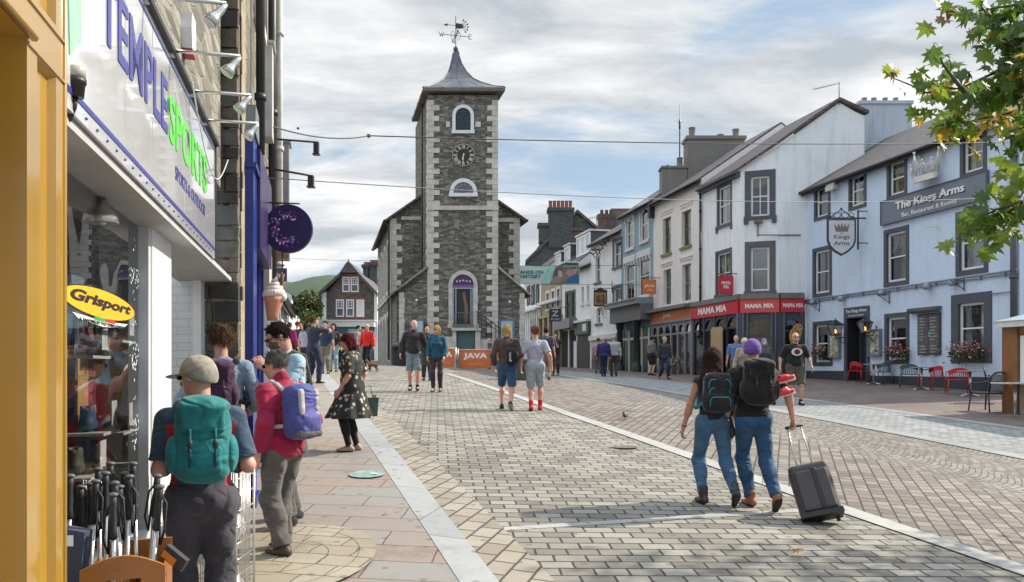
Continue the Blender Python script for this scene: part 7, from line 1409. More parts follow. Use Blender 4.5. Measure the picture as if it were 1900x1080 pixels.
# blue shopfront
BLP=plain('royal_blue_paint',(.012,.03,.20),.3,.12,2);PUR=plain('deep_purple_paint',(.035,.02,.085),.35,.2,2);bs=thing('blue_shopfront','royal blue painted shopfront with a tall pilaster beside the slate stone corner','shopfront')
bu=-.685;BF=LW(bu);b0=7.9*1.0268;zt_=CZ+2.32;mb=MB();mb.box(b0,b0+.42,-.3,0,-.3,zt_,BF);mb.box(b0 -.02,b0+.46,-.3,.03,-.3,.75,BF);mb.box(b0 -.02,b0+.46,-.3,.03,zt_ -.35,zt_ -.3,BF);mb.build('pilaster',BLP,bs)
mb=MB();mb.prism([(b0 -.02,zt_),(b0+.5,zt_),(b0+.45,zt_+.28),(b0+.05,zt_+.28)],-.3,.02,BF);mb.build('pilaster_cap',plain('lead_cap',(.14,.17,.19),.6),bs)
mb=MB();mb.box(b0+.43,b0+2.3,-.2,.035,CZ+1.25,zt_ -.05,BF);mb.build('fascia',PUR,bs);mb=MB();mb.box(b0+.43,b0+2.3,-.16,-.13,.9,CZ+1.24,BF,0);mb.box(b0+.43,b0+2.3,-.16,-.1,-.2,.9,BF,1)
for k in range(4): x=b0+.46+k*.6;mb.box(x,x+.05,-.13,-.06,.9,CZ+1.24,BF,1)
mb.build('shop_window',[plain('shop_glass_dark',(.06,.08,.09),.2),BLP],bs)
mb=MB();mb.box(b0+.55,b0+1.5,-.125,-.12,CZ+.1,CZ+1.1,BF);mb.build('pink_poster',patch_mat('pink_poster_print',[(.6,.5,.52),(.55,.2,.22),(.62,.58,.58),(.5,.3,.3)],6),bs)
mb=MB();mb.box(b0+2.4,b0+5.2,-.1,.0,CZ+1.0,CZ+1.5,BF,0);mb.box(b0+2.4,b0+5.2,-.12,-.08,-.2,CZ+1.0,BF,1);
for k in range(6): x=b0+2.4+k*.54;mb.box(x,x+.06,-.08,0,-.2,CZ+1.0,BF,2)
ss2=thing('white_shopfront','narrow white framed shopfront past the royal blue one','shopfront');mb.build('shop_front',[plain('fascia_cream',(.5,.46,.42),.5),plain('shop_glass_dark',(.06,.08,.09),.2),WHITE],ss2)
# more buildings carrying on behind the crowd
wb2=thing('low_shop_building','low grey shop building between the stone building and the white cottages','building');u5=-1.5;B5=LW(u5);mb=MB();wall(mb,B5,13.6,34,-.2,4.2,[(15+3.2*k,16.2+3.2*k,2.6,3.7) for k in range(5)]);shell(mb,B5,13.6,34,-.2,4.2,6,.6);mb.build('wall',WHITEW,wb2);roof(wb2,B5,13.6,34,4.2,6,.6)
for k in range(5): window(B5,wb2,(15+3.2*k,16.2+3.2*k,2.6,3.7),WHITEW,WHITE,SURG,.1)
# signs on brackets
rs=thing('round_shop_sign','round dark purple sign with a ring of pink and white dots hanging over the pavement','sign');d=9.6;RF=Fr((0,d,0),(1,0,0));rc=pix(535,425,d);rr_=45/FOC*d;mb=MB();mb.prism([(rc.x+rr_*math.cos(t),rc.z+rr_*math.sin(t)) for t in [i/48*6.2832 for i in range(48)]],-.03,.03,RF);mb.build('disc',plain('sign_indigo',(.028,.026,.085),.35,.05),rs)
cols=[plain('dot_pink',(.6,.05,.25),.4),plain('dot_white',(.7,.72,.8),.4),plain('dot_blue',(.1,.25,.6),.4),plain('dot_violet',(.25,.05,.35),.4)];mb=MB();r_=random.Random(8)
for k in range(150):
 a=r_.uniform(R(52),R(310));q=r_.gauss(.56,.11) *rr_;s_=r_.uniform(.004,.013);cx_,cz__=rc.x+q*math.cos(a),rc.z+q*math.sin(a);mb.prism([(cx_+s_*math.cos(t),cz__+s_*math.sin(t)) for t in [i/8*6.2832 for i in range(8)]],.03,.034+k*1e-5,RF,r_.choice([0,0,0,1,1,2,3,3]))
mb.build('coloured_dots',cols,rs);mb=MB();zt2=pix(0,378,d).z;mb.tube([pix(496,376,d),pix(556,378,d)],.01,6);mb.tube([pix(516,378,d),pix(516,385,d)],.008,5);mb.tube([pix(535,378,d),pix(535,383,d)],.008,5);mb.tube([pix(524,468,d),pix(524,500,d)],.008,5);mb.build('bracket',IRON,rs)
ps_=thing('small_shop_sign','small dark purple sign with pale script hanging behind the ice cream','sign');d=11.2;F=Fr((0,d,0),(1,0,0));a,b_=pix(500,522,d),pix(532,498,d);mb=MB();mb.box(a.x,b_.x,-.02,.02,a.z,b_.z,F);mb.build('sign_panel',PUR,ps_);text('wish',F,a.x+.03,b_.x -.03,a.z+.05,a.z+.12,.02,LET,ps_,shear=.2);mb=MB();mb.tube([pix(498,492,d),pix(528,492,d)],.01,6);mb.tube([pix(505,498,d),pix(505,486,d)],.008,5);mb.tube([pix(524,498,d),pix(524,470,d)],.008,5);mb.build('bracket',IRON,ps_)
ic=thing('ice_cream_model','giant model ice cream cone with a chocolate flake fixed to the shop wall','ice cream');d=9.0;base=pix(505,595,d);kx=1/FOC*d;mb=MB();prof=[(9,0),(11,10),(14,24),(17,36),(19,44)];mb.lathe([(r*kx,z*kx) for r,z in prof],base,18,0,Fr((0,0,0),(1,0,0),(.08,0,1)));mb.build('cone',plain('wafer_salmon',(.52,.22,.15),.6,.1),ic)
mb=MB();
for k in range(90): t=k/89;a=t*4.2*2*math.pi;rr=(20*(1 -t) ** .8+1) *kx;zz_=(44+34*t) *kx;mb.ball(base+V(.08*zz_+rr*math.cos(a) *.75,rr*math.sin(a) *.75,zz_),(8.5 -5.5*t) *kx,8)
mb.build('cream_swirl',plain('cream_pink_white',(.74,.62,.58),.4,.05),ic);mb=MB();mb.tube([pix(519,535,d),pix(525,508,d)],.024,8);mb.build('flake',plain('chocolate',(.16,.07,.04),.8),ic);mb=MB();mb.tube([pix(505,597,d),pix(505,606,d),pix(490,612,d)],.012,6);mb.build('bracket',IRON,ic)
for i_,(p0,p1,p2,d) in enumerate((((496,257),(589,264),(587,282),11.8),((491,311),(577,326),(577,342),10.8))):
 t_=thing('bracket_lamp',['long black arm lamp on the stone building, higher of the two','long black arm lamp on the stone building, lower of the two'][i_],'lamp',(0,0,0),0,'arm lamps reaching over the pavement');mb=MB();mb.tube([pix(*p0,d),pix(*p1,d)],.015,6);mb.build('arm',IRON,t_);mb=MB();q=pix(*p2,d);mb.box(q.x -.035,q.x+.035,q.y -.04,q.y+.04,q.z -.03,pix(*p1,d).z);mb.box(q.x -.05,q.x+.05,q.y -.05,q.y+.05,q.z -.045,q.z -.03);mb.build('lamp_head',IRON,t_)
# ---------------- things in the street ----------------
# overhead wires
def wire(name,pts,sag,r,lab):
 mb=MB();
 for (a,b) in zip(pts,pts[1:]):
  mb.tube([a.lerp(b,k/24) -Vector((0,0,sag*4*(k/24) *(1 -k/24))) for k in range(25)],r,5)
 return mb,lab,name
WM=plain('wire_grey',(.05,.055,.06),.6)
mb,lab,nm=wire('overhead_wire',[pix(497,232,10.5),pix(684,252,14),pix(1905,263,22)],.10,.011,'');mb.ball(pix(684,252,14),.035,8,0,(1.2,1,1));mb.ball(pix(553,238,11.5),.02,6);tag(mb.build(nm,WM),'dark overhead wire with a small junction ball, crossing at the height of the clock','wire')
mb,lab,nm=wire('overhead_wire',[pix(495,330,10.5),pix(1905,362,22.5)],.25,.007,'');tag(mb.build(nm,plain('wire_pale',(.2,.2,.21),.6)),'thin pale overhead wire crossing at the height of the half round window','wire')
mb,lab,nm=wire('overhead_wire',[pix(520,478,30),pix(740,484,41)],.05,.01,'');tag(mb.build(nm,plain('wire_pale',(.2,.2,.21),.6)),'thin wire running to the corner of the clock tower hall','wire')
# banner across the street
bn=thing('street_banner','pale turquoise banner with green capitals strung between the clock tower hall and the row','banner');BD_=45.0;BFm=Fr((0,BD_,0),(1,0,0));bx0,bx1=[(p -HX) /FOC*BD_ for p in (945,1075)];bz1,bz0=[CZ+(HY -p) /FOC*BD_ for p in (493.5,527)]
def ban(mb,x0,x1,z0,z1,y,m=0,n=14):
 for k in range(n): a,b=[x0+(x1 -x0) *q/n for q in (k,k+1)];ya,yb=[y+.05*math.sin(q_*2.3) for q_ in (a,b)];mb.face([BFm.p(a,ya,z0),BFm.p(b,yb,z0),BFm.p(b,yb,z1),BFm.p(a,ya,z1)],m);mb.face([BFm.p(b,yb -.01,z0),BFm.p(a,ya -.01,z0),BFm.p(a,ya -.01,z1),BFm.p(b,yb -.01,z1)],m)
mb=MB();ban(mb,bx0,bx1,bz0,bz1,0);mb.build('banner_cloth',plain('banner_aqua',(.66,.80,.78),.7,.05,1),bn)
mb=MB();xa=(1016 -HX) /FOC*BD_;xb=(1024 -HX) /FOC*BD_;mb.prism([(xa -.25,bz0),(xa+.12,bz0),(xb+.2,bz1),(xa,bz1)],.06,.065,BFm);mb.build('mint_panel',plain('banner_mint',(.38,.70,.60),.7),bn)
mb=MB();mb.prism([(xa+.13,bz0+.02),(bx1 -.02,bz0+.02),(bx1 -.02,bz1 -.03),(xb+.22,bz1 -.03)],.06,.066,BFm);mb.build('photo_panel',patch_mat('banner_photo',[(.06,.05,.05),(.2,.14,.12),(.3,.24,.22),(.5,.45,.42),(.12,.10,.10),(.35,.28,.25)],3.2),bn)
mb=MB();px_=lambda p: (p -HX) /FOC*BD_;pz_=lambda p: CZ+(HY -p) /FOC*BD_;mb.prism([(px_(1052),pz_(526)),(px_(1074),pz_(526)),(px_(1073),pz_(510)),(px_(1062),pz_(511)),(px_(1056),pz_(518)),(px_(1050),pz_(519))],.07,.075,BFm,0);mb.prism(arc_pts(px_(1056),pz_(506),.17,0,6.28,12),.07,.074,BFm,1);mb.prism(arc_pts(px_(1065),pz_(504),.15,0,6.28,12),.07,.074,BFm,1);mb.prism([(px_(1051),pz_(512)),(px_(1058),pz_(512)),(px_(1058),pz_(499)),(px_(1051),pz_(501))],.068,.071,BFm,2);mb.build('photo_figures',[plain('photo_blue',(.03,.16,.35),.7),plain('photo_skin',(.5,.3,.24),.7),plain('photo_red',(.45,.12,.1),.7)],bn)
DGN=plain('banner_letter_green',(.02,.20,.15),.6);text('HANDS ON',BFm,px_(958),px_(1008),pz_(508.5),pz_(502),.065,DGN,bn,bold=.03);text('HISTORY',BFm,px_(966),px_(1004),pz_(516.5),pz_(510),.065,DGN,bn,bold=.03)
mb=MB();mb.tube([BFm.p(bx0 -.4,.02,bz1),BFm.p(bx1+3.4,.02,bz1+.03)],.012,5);mb.tube([BFm.p(bx0 -.4,.02,bz0),BFm.p(bx1+3.4,.02,bz0 -.05)],.012,5);mb.build('banner_rope',WM,bn)
# coffee house wind breaks
def barrier(p0,p1,d,lab,word=True):
 t_=thing('cafe_barrier',lab,'barrier',(0,0,0),0,'orange cafe barriers in front of the clock tower hall');x0,x1=[(p -HX) /FOC*d for p in (p0,p1)];F=Fr((0,d,0),(1,0,0));g=gz((x0+x1) /2,d);h_=.93
 mb=MB();mb.box(x0+.06,x1 -.06,-.012,.012,g+.08,g+h_ -.04,F);mb.build('canvas',plain('barrier_orange',(.58,.15,.045),.7,.12,1.5),t_)
 for k,x in enumerate((x0,x1)): mb=MB();mb.tube([F.p(x,0,g),F.p(x,0,g+h_+.02)],.028,8);mb.box(x -.16,x+.16,-.16,.16,g+.0,g+.03,F);mb.build('post',STEEL,t_)
 mb=MB();mb.tube([F.p(x0,0,g+h_ -.03),F.p(x1,0,g+h_ -.03)],.018,6);mb.build('rail',STEEL,t_)
 if word: w_=x1 -x0;text('JAVA',F,x0+w_*.16,x1 -w_*.14,g+.46,g+.76,.013,LET,t_,bold=.06,spacing=1.1);text('COFFEE HOUSE',F,x0+w_*.28,x1 -w_*.25,g+.24,g+.32,.013,plain('orange_pale',(.75,.45,.2),.5),t_)
barrier(850,913,35.2,'orange cafe barrier with large white capitals, standing between the two couples');barrier(797,846,35.0,'orange cafe barrier partly behind the woman in the teal top');barrier(917,955,35.4,'orange cafe barrier mostly behind the blond man in the brown sweater');
# stone bollard between the centre couple
bo=thing('stone_bollard','squat dark green litter tub standing between the walking couple','bollard',at_depth(970,27));mb=MB();mb.lathe([(.3,0),(.33,.05),(.33,.62),(.36,.64),(.36,.7),(.28,.74),(.1,.76)],n=18);mb.build('tub',plain('tub_green',(.09,.11,.09),.7),bo);mb=MB();mb.lathe([(.34,.3),(.345,.32),(.34,.34)],n=18);mb.build('band',IRON,bo)
# café chairs and tables before the inn
CHR=plain('chair_red',(.48,.022,.03),.4,.05);CHT=plain('chair_teal',(.05,.085,.11),.45,.05)
def armchair(name,label,px,py,rz,mat,group):
 p=on_ground(px,py);t_=thing(name,label,'chair',p,rz,group);W_,D_=.27,.25
 mb=MB();pts=[(-W_,-D_),(W_,-D_),(W_*.95,D_),(-W_*.95,D_)]
 for k in range(6): x=-W_+.02+(2*W_ -.04) *k/5;mb.box(x -.038,x+.038,-D_,D_,.43,.452)
 mb.tube([(-W_,-D_,.44),(W_,-D_,.44),(W_,D_,.44),(-W_,D_,.44)],.014,6,close=True);mb.build('seat',mat,t_)
 for sx,sy in ((-1,-1),(1,-1),(-1,1),(1,1)): mb=MB();mb.tube([(sx*(W_+.03),sy*(D_+.03),0),(sx*W_,sy*D_,.44),(sx*(W_+.02),sy*D_*.8,.66)] if sy <0 else [(sx*(W_+.03),sy*(D_+.03),0),(sx*W_,sy*D_,.44)],.014,6);mb.build('leg',mat,t_)
 mb=MB();arcp=[(W_*1.12*math.cos(a),.02+D_*1.15*math.sin(a),.66+.12*max(0,math.sin(a)) ** 2) for a in [math.radians(-35+250*k/20) for k in range(21)]]
 mb.tube(arcp,.017,6)
 for k in range(5,16): q=arcp[k];mb.tube([q,(q[0] *.85,D_*.9,.45)],.012,5)
 for k in range(5,15):
  a,b=arcp[k],arcp[k+1];mb.face([a,b,(b[0] *.98,b[1] *.99,b[2] -.13),(a[0] *.98,a[1] *.99,a[2] -.13)])
 mb.build('backrest',mat,t_);return t_
RG='red metal armchairs outside the inn';TG='dark teal metal armchairs outside the inn'
armchair('cafe_chair','red armchair in front of the inn doorway',1594,710,R(120),CHR,RG);armchair('cafe_chair','dark teal armchair next to the red one by the inn doorway',1634,713,R(-60),CHT,TG);armchair('cafe_chair','dark teal armchair under the flower trough of the middle window',1688,719,R(150),CHT,TG)
armchair('cafe_chair','red armchair under the chalk menu board',1729,725,R(-70),CHR,RG);armchair('cafe_chair','red armchair nearest the black wicker chairs',1777,732,R(160),CHR,RG)
STT=plain('table_top_grey',(.28,.29,.30),.3,.1)
def table(px,py,lab,sq=.34):
 p=on_ground(px,py);t_=thing('cafe_table',lab,'table',p,.3,'small cafe tables outside the inn');mb=MB();mb.lathe([(sq,.715),(sq+.01,.72),(sq+.01,.74),(sq,.745)],n=24);mb.build('table_top',STT,t_);mb=MB();mb.tube([(0,0,.05),(0,0,.715)],.035,10);mb.build('pedestal',plain('table_alu',(.5,.5,.5),.3,.1,5,.8),t_)
 for k in range(4): a=k*math.pi/2;mb=MB();mb.tube([(0,0,.07),(.18*math.cos(a),.18*math.sin(a),.055),(.33*math.cos(a),.33*math.sin(a),.015)],[.03,.025,.018],6);mb.build('foot',plain('table_alu',(.5,.5,.5),.3,.1,5,.8),t_)
table(1621,714,'round table between the doorway chairs of the inn');table(1710,724,'round table between the teal chair and the chair under the menu board');table(1800,736,'round table beside the red chair nearest the wicker chairs')
WK=plain('wicker_black',(.02,.02,.024),.5,.3,40);WKC=None
def chk():
 m,t,b=nodes('woven_check');c=t.nodes.new('ShaderNodeTexChecker');c.inputs['Scale'].default_value=34;c.inputs['Color1'].default_value=(.02,.02,.025,1);c.inputs['Color2'].default_value=(.6,.62,.68,1);t.links.new(coord(t,'UV'),c.inputs['Vector']);t.links.new(c.outputs[0],b.inputs['Base Color']);return m
WKC=chk()
def wicker(px,py,rz,lab):
 p=on_ground(px,py);t_=thing('wicker_chair',lab,'chair',p,rz,'black wicker bistro chairs by the kiosk');mb=MB();mb.box(-.24,.24,-.24,.24,.42,.46);mb.tube([(-.25,-.25,.44),(.25,-.25,.44),(.25,.25,.44),(-.25,.25,.44)],.02,6,close=True);mb.build('seat',WK,t_)
 for sx in (-1,1):
  for sy in (-1,1): mb=MB();mb.tube([(sx*.27,sy*.28,0),(sx*.24,sy*.23,.44)],.018,6);mb.build('leg',WK,t_)
  mb=MB();mb.tube([(sx*.25,-.24,.44),(sx*.28,-.26,.58),(sx*.28,-.2,.67),(sx*.28,.05,.68),(sx*.26,.24,.72)],.018,6);mb.build('armrest',WK,t_)
 mb=MB();mb.tube([(-.24,.24,.44),(-.25,.3,.8),(-.18,.32,.9),(0,.33,.93),(.18,.32,.9),(.25,.3,.8),(.24,.24,.44)],.02,6);mb.tube([(-.25,.28,.7),(.25,.28,.7)],.012,5);mb.build('back_frame',WK,t_)
 mb=MB();mb.prism([(-.22,.5),(.22,.5),(.23,.78),(.16,.88),(-.16,.88),(-.23,.78)],-.285,-.265,Fr((0,0,0),(1,0,0))) ;mb.build('woven_back',WKC,t_)
wicker(1832,764,R(200),'black wicker chair in front of the kiosk post');wicker(1852,748,R(60),'black wicker chair tucked behind the one at the kiosk post');wicker(1902,766,R(190),'black wicker chair in front of the kiosk window')
p=on_ground(1884,772);t_=thing('bistro_table','pale bistro table between the wicker chairs at the kiosk','table',p);mb=MB();mb.box(-.35,.35,-.35,.35,.72,.75);mb.build('table_top',plain('pale_top',(.6,.62,.6),.3),t_);mb=MB();mb.tube([(0,0,.02),(0,0,.72)],.04,8);mb.build('pedestal',plain('table_alu',(.5,.5,.5),.3,.1,5,.8),t_);mb=MB();mb.box(-.3,.3,-.04,.04,.0,.03);mb.box(-.04,.04,-.3,.3,.0,.031);mb.build('foot',plain('table_alu',(.5,.5,.5),.3,.1,5,.8),t_)
# wooden kiosk at the right edge
kf=Wall(15.75,True);k0,k1=X_(kf,1859),X_(kf,1859) +3.0;kg=gz(11.4,18.5) -.2;kt=Zf(kf,1860,608);ki=thing('wooden_kiosk','glazed timber kiosk with a pale framed roof standing in front of the inn','kiosk');WD=plain('stained_timber',(.20,.085,.028),.5,.25,3)
for a,b,c_,d_,e_ in ((k0,k0+.42,-.3,0,0),(k1 -.3,k1,-.3,0,0),(k0,k0+.3,-2.4,-2.1,0)): mb=MB();mb.box(a,b,c_,d_,kg,kt,kf);mb.build('timber_post',WD,ki)
mb=MB();mb.box(k0+.42,k1 -.3,-.26,-.04,kt -.18,kt,kf);mb.build('timber_beam',WD,ki)
r=(k0+.44,k1 -.32,kg+.85,kt -.2);mb=MB();ring(mb,kf,r,inset(r,.14),-.14,-.06);mb.build('window_frame',WHITE,ki);mb=MB();mb.box(k0+.43,k1 -.31,-.2,-.05,kg,kg+.84,kf);mb.build('lower_panel',plain('kiosk_panel',(.35,.3,.25),.6),ki)
mb=MB();mb.face([kf.p(r[0] +.13,-.1,r[2] +.13),kf.p(r[1] -.13,-.1,r[2] +.13),kf.p(r[1] -.13,-.1,r[3] -.13),kf.p(r[0] +.13,-.1,r[3] -.13)]);mb.build('pane',GLASS,ki);mb=MB();mb.box(k0+.3,k1,-1.35,-1.3,kg,kt,kf);mb.build('blind',plain('kiosk_blue',(.10,.2,.28),.6,.4,2),ki)
mb=MB();mb.box(k0 -.08,k1+.08,-2.6,.12,kt,kt+.14,kf);mb.build('roof_edge',plain('roof_edge_pale',(.6,.6,.58),.5),ki)
mb=MB();c=[kf.p(k0 -.1,.15,kt+.14),kf.p(k1+.1,.15,kt+.14),kf.p(k1+.1,-2.6,kt+.14),kf.p(k0 -.1,-2.6,kt+.14)];ap_=[kf.p(k0+1.2,-1.2,kt+.62),kf.p(k1 -1.2,-1.2,kt+.62)];mb.face([c[0],c[1],ap_[1],ap_[0]]);mb.face([c[1],c[2],ap_[1]]);mb.face([c[2],c[3],ap_[0],ap_[1]]);mb.face([c[3],c[0],ap_[0]]);mb.build('roof',plain('polycarbonate',(.42,.52,.54),.2,.1),ki)
# flower troughs on the inn
for i_,(r,w_,n) in enumerate((((1524,652),1.0,300),((1668,652),1.15,380),((1797,652),1.5,520))):
 x,z=KW.f(*r,.12);flowers('flower_trough',['trailing green trough with one red bloom by the inn downpipe','trough of red and white flowers on the middle ground floor window','largest trough of pink and white flowers on the widest inn window'][i_],KW.p(x,.10,z),w_,.6,.28,n,'flower troughs on the inn windows',KW,True,3+i_)
flowers('hanging_flowers','red flower basket between the teal house and the white house',RW.p(X_(RW,1141),.6,Zf(RW,1141,574)),1.3,1.1,.5,240,None,RW,False,9)
for i_,px in enumerate((1268,1277)):
 flowers('potted_plant',['yellow flowering pot plant by the arcade door','second flowering pot plant by the arcade door'][i_],RW.p(X_(RW,px),.5,Zf(RW,px,674)),.7,.8,.4,160,'plants outside the arcade',RW,False,20+i_)
# ground litter: fallen leaves
def maple(mb,c,s_,n_,u_,m=0,curl=.25):
 n_=n_.normalized();u_=(u_ -n_*u_.dot(n_)).normalized();v_=n_.cross(u_)
 prof=[(0,-.55,0),(.10,-.32,.02),(.46,-.42,.1),(.36,-.16,.06),(.72,.02,.2),(.40,.12,.08),(.44,.40,.14),(.18,.30,.04),(0,.72,.12),(-.18,.30,.04),(-.44,.40,.14),(-.40,.12,.08),(-.72,.02,.2),(-.36,-.16,.06),(-.46,-.42,.1),(-.10,-.32,.02)]
 P_=[c+v_*(a*s_) +u_*(b*s_) +n_*(abs(a) *s_*.35) -n_*(d*s_*curl*5+max(0,b) ** 2*s_*curl*1.2) for a,b,d in prof];cen=c+n_*(s_*.05)
 for k in range(16): mb.face([cen,P_[k],P_[(k+1) % 16]],m)
FLV=[plain('dry_leaf_yellow',(.45,.30,.08),.8,.2),plain('dry_leaf_brown',(.28,.15,.05),.8,.2)]
lf_=[((782,824),'pale fallen leaf on the setts near the kerb',.10),((796,826),'pale fallen leaf lying against another near the kerb',.08),((720,957),'yellow fallen leaf on the flagstones by the kerb',.055),((1482,1032),'large yellow fallen leaf in front of the suitcase',.09),((1468,1028),'brown fallen leaf touching the large yellow one',.06),((705,845),'small tan fallen leaf by the turquoise sticker',.045),((1325,932),'yellow leaf on the setts by the dark boot of the walking woman',.05),((742,952),'tiny tan fallen leaf by the yellow leaf at the kerb',.03),((805,845),'tiny brown fallen leaf on the border setts',.03),((1665,1050),'small brown fallen leaf by the paving band',.04),((1005,906),'tiny pale fallen leaf in the middle of the setts',.03)]
for i_,((px,py),lab,s_) in enumerate(lf_): p=on_ground(px,py);mb=MB();maple(mb,Vector((0,0,.0)),s_,Vector((rng.uniform(-.2,.2),rng.uniform(-.2,.2),1)),Vector((rng.uniform(-1,1),rng.uniform(-1,1),0)),0,.5);o=mb.build('fallen_leaf',FLV[i_ % 2]);o.location=p+Vector((0,0,.035+s_*.3));tag(o,lab,'leaf','fallen leaves on the paving')
p=on_ground(1157,830);mb=MB();mb.lathe([(.21,0),(.21,.004),(.18,.004),(.175,.003),(.02,.003)],n=24);o=mb.build('dark_disc',plain('disc_dark',(.10,.09,.08),.8,.3,12));o.location=p+Vector((0,0,.004));tag(o,'round dark disc on the setts ahead of the walking woman','drain cover')  # flat round dark patch on the setts
# the overhanging tree
TRE=thing('sycamore_tree','leafy sycamore with green and yellowing lobed leaves overhanging the street','tree',(0,0,0));r_=random.Random(5)
def leafm(name,c1,c2,tr):
 m,t,b=nodes(name);n_=tnoise(t,coord(t),7,4);t.links.new(ramp(t,n_,[(.35,c1),(.65,c2)]),b.inputs['Base Color']);b.inputs['Roughness'].default_value=.5
 o=t.nodes['Material Output'];tl=t.nodes.new('ShaderNodeBsdfTranslucent');tl.inputs[0].default_value=g4(tr);ms=t.nodes.new('ShaderNodeMixShader');ms.inputs[0].default_value=.45;t.links.new(b.outputs[0],ms.inputs[1]);t.links.new(tl.outputs[0],ms.inputs[2]);t.links.new(ms.outputs[0],o.inputs[0]);return m
LM=[leafm('leaf_green',(.035,.075,.012),(.065,.12,.018),(.15,.27,.02)),leafm('leaf_dark',(.03,.06,.012),(.05,.095,.016),(.10,.20,.02)),leafm('leaf_lime',(.09,.14,.018),(.14,.20,.025),(.27,.37,.03)),leafm('leaf_yellow',(.30,.24,.03),(.38,.22,.03),(.6,.42,.05)),leafm('leaf_rust',(.16,.06,.02),(.25,.10,.03),(.35,.14,.03))]
tb=Vector((9.2,6.0,0));tb.z=gz(9.2,6.0);mb=MB();mb.tube([tb -V(0,0,.3),tb+V(-.1,0,1.5),tb+V(.05,.1,3.2),tb+V(0,.2,5.0),tb+V(.2,.1,7.0)],[.24,.19,.16,.12,.05],12)
mbl=MB()
def branch(pts,r0,r1): n=len(pts);mb.tube(pts,[r0+(r1 -r0) *k/(n -1) for k in range(n)],6)
def leaves_on(pa,pb_,n,spread,sz,mset=(0,0,0,1,1,2,3)):
 for _ in range(n):
  p=pa.lerp(pb_,r_.random()) +Vector((r_.gauss(0,spread),r_.gauss(0,spread),r_.gauss(0,spread) -.03));nn=Vector((r_.gauss(0,.45),-.6+r_.gauss(0,.5),.55+r_.gauss(0,.35)));uu=Vector((r_.gauss(0,.7),r_.gauss(0,.5),-1));maple(mbl,p,sz*r_.uniform(.7,1.3),nn,uu,r_.choice(mset),r_.uniform(.1,.4))
DT=6.3
def PT(px,py,d=DT): return pix(px,py,d)
main=[tb+V(0,.15,4.4),PT(2150,20),PT(2000,70),PT(1900,105)];branch(main,.08,.03)
twigs=[([(1900,105),(1835,140),(1780,165),(1730,160)],34,(0,0,1,2)),([(1900,105),(1850,60),(1790,25),(1742,18)],34,(0,0,1,1,4,2)),([(1900,165),(1850,172),(1770,172),(1715,172),(1690,158),(1650,142)],36,(0,1,3,3,2)),([(1790,172),(1765,140),(1745,112),(1725,105)],16,(0,1,2)),([(1900,200),(1850,215),(1790,225),(1735,235)],60,(0,0,3,3,2,1)),([(1920,40),(1880,60),(1850,90)],60,(0,1,1,2)),([(1930,130),(1890,150),(1850,190)],80,(0,0,1,1,3)),([(1950,220),(1905,235),(1870,245)],40,(0,1,1,2)),([(1950,0),(1880,10),(1815,20)],46,(0,1,1,0)),
  ([(1960,300),(1900,305),(1870,312),(1858,325)],14,(2,0,2)),([(1960,370),(1890,375),(1850,390),(1810,405),(1782,412)],46,(0,2,2,0,1)),([(1900,375),(1860,400),(1840,430),(1835,445)],24,(0,2,2)),([(1960,330),(1905,345),(1885,380)],16,(0,1,2))]
for pts,n,ms_ in twigs:
 d0=DT+r_.uniform(-.5,.6);P_=[PT(px,py,d0+r_.uniform(-.1,.1)) for px,py in pts];branch(P_,.016,.004);tot=sum((b -a).length for a,b in zip(P_,P_[1:]))
 for a,b in zip(P_,P_[1:]): leaves_on(a,b,int(n*1.0*(b -a).length/tot+.5),.095,.118,ms_)
branch([main[1],PT(1960,300,DT),PT(1960,370,DT)],.03,.01);branch([main[1],PT(1960,130)],.03,.012);branch([main[1],PT(1950,0)],.03,.012)
# the crown beyond the frame
for k in range(34):
 a=r_.uniform(0,6.28);q=r_.uniform(.2,1.5);z=r_.uniform(4.2,6.4);e=Vector((9.2,8.1,tb.z)) +Vector((math.cos(a) *q,math.sin(a) *q,z));
 if (e.x/max(e.y,.1) *FOC+HX) <2230 and e.y >0: e.x=(2250 -HX) /FOC*e.y+r_.uniform(0,1)
 branch([tb+V(0,.1,min(z*.7,4.8)),tb.lerp(e,.5) +V(0,0,z*.35),e],.05,.01);leaves_on(e -Vector((.4,0,.2)),e+Vector((.3,.2,.2)),34,.26,.12)
mb.build('trunk',plain('bark',(.07,.055,.04),.9,.3),TRE);mbl.build('crown',LM,TRE,uv=False)
# walking poles in a wooden crate
CR=thing('wooden_crate','varnished wooden crate with a hand slot in its end, holding walking poles','crate');d0,d1=2.95,3.45;cu=lambda px,d: (px -HX) /FOC*d
VW=plain('varnished_wood',(.34,.13,.03),.3,.15,4);CF=Fr((cu(228,d0),d0,0),(.93,.34,0));ztc=pix(0,1032,d0).z;hwc=72/FOC*d0;zb_c=gz(-1.6,3) +.02
mb=MB();n=12;topo=[(-hwc,ztc -.045)] +[(-hwc+2*hwc*k/n,ztc -.045+.045*math.sin(math.pi*k/n)) for k in range(n+1)] +[(hwc,ztc -.045)]
hx0,hx1,hz0,hz1=-.06,.06,ztc -.125,ztc -.085
mb.prism([(-hwc,zb_c),(hwc,zb_c),(hwc,hz0),(-hwc,hz0)],-.02,0,CF);mb.prism([(-hwc,hz0),(hx0,hz0),(hx0,hz1),(-hwc,hz1)],-.02,0,CF);mb.prism([(hx1,hz0),(hwc,hz0),(hwc,hz1),(hx1,hz1)],-.02,0,CF);mb.prism([(-hwc,hz1),(hwc,hz1)] +topo[::-1][1:-1],-.02,0,CF);mb.build('end_panel',VW,CR)
mb=MB();mb.box(-hwc,-hwc+.02,-.5,-.02,zb_c,ztc -.1,CF);mb.box(hwc -.02,hwc,-.5,-.02,zb_c,ztc -.1,CF);mb.build('side_board',VW,CR);mb=MB();mb.box(-hwc,hwc,-.52,-.5,zb_c,ztc -.04,CF);mb.build('back_panel',VW,CR)
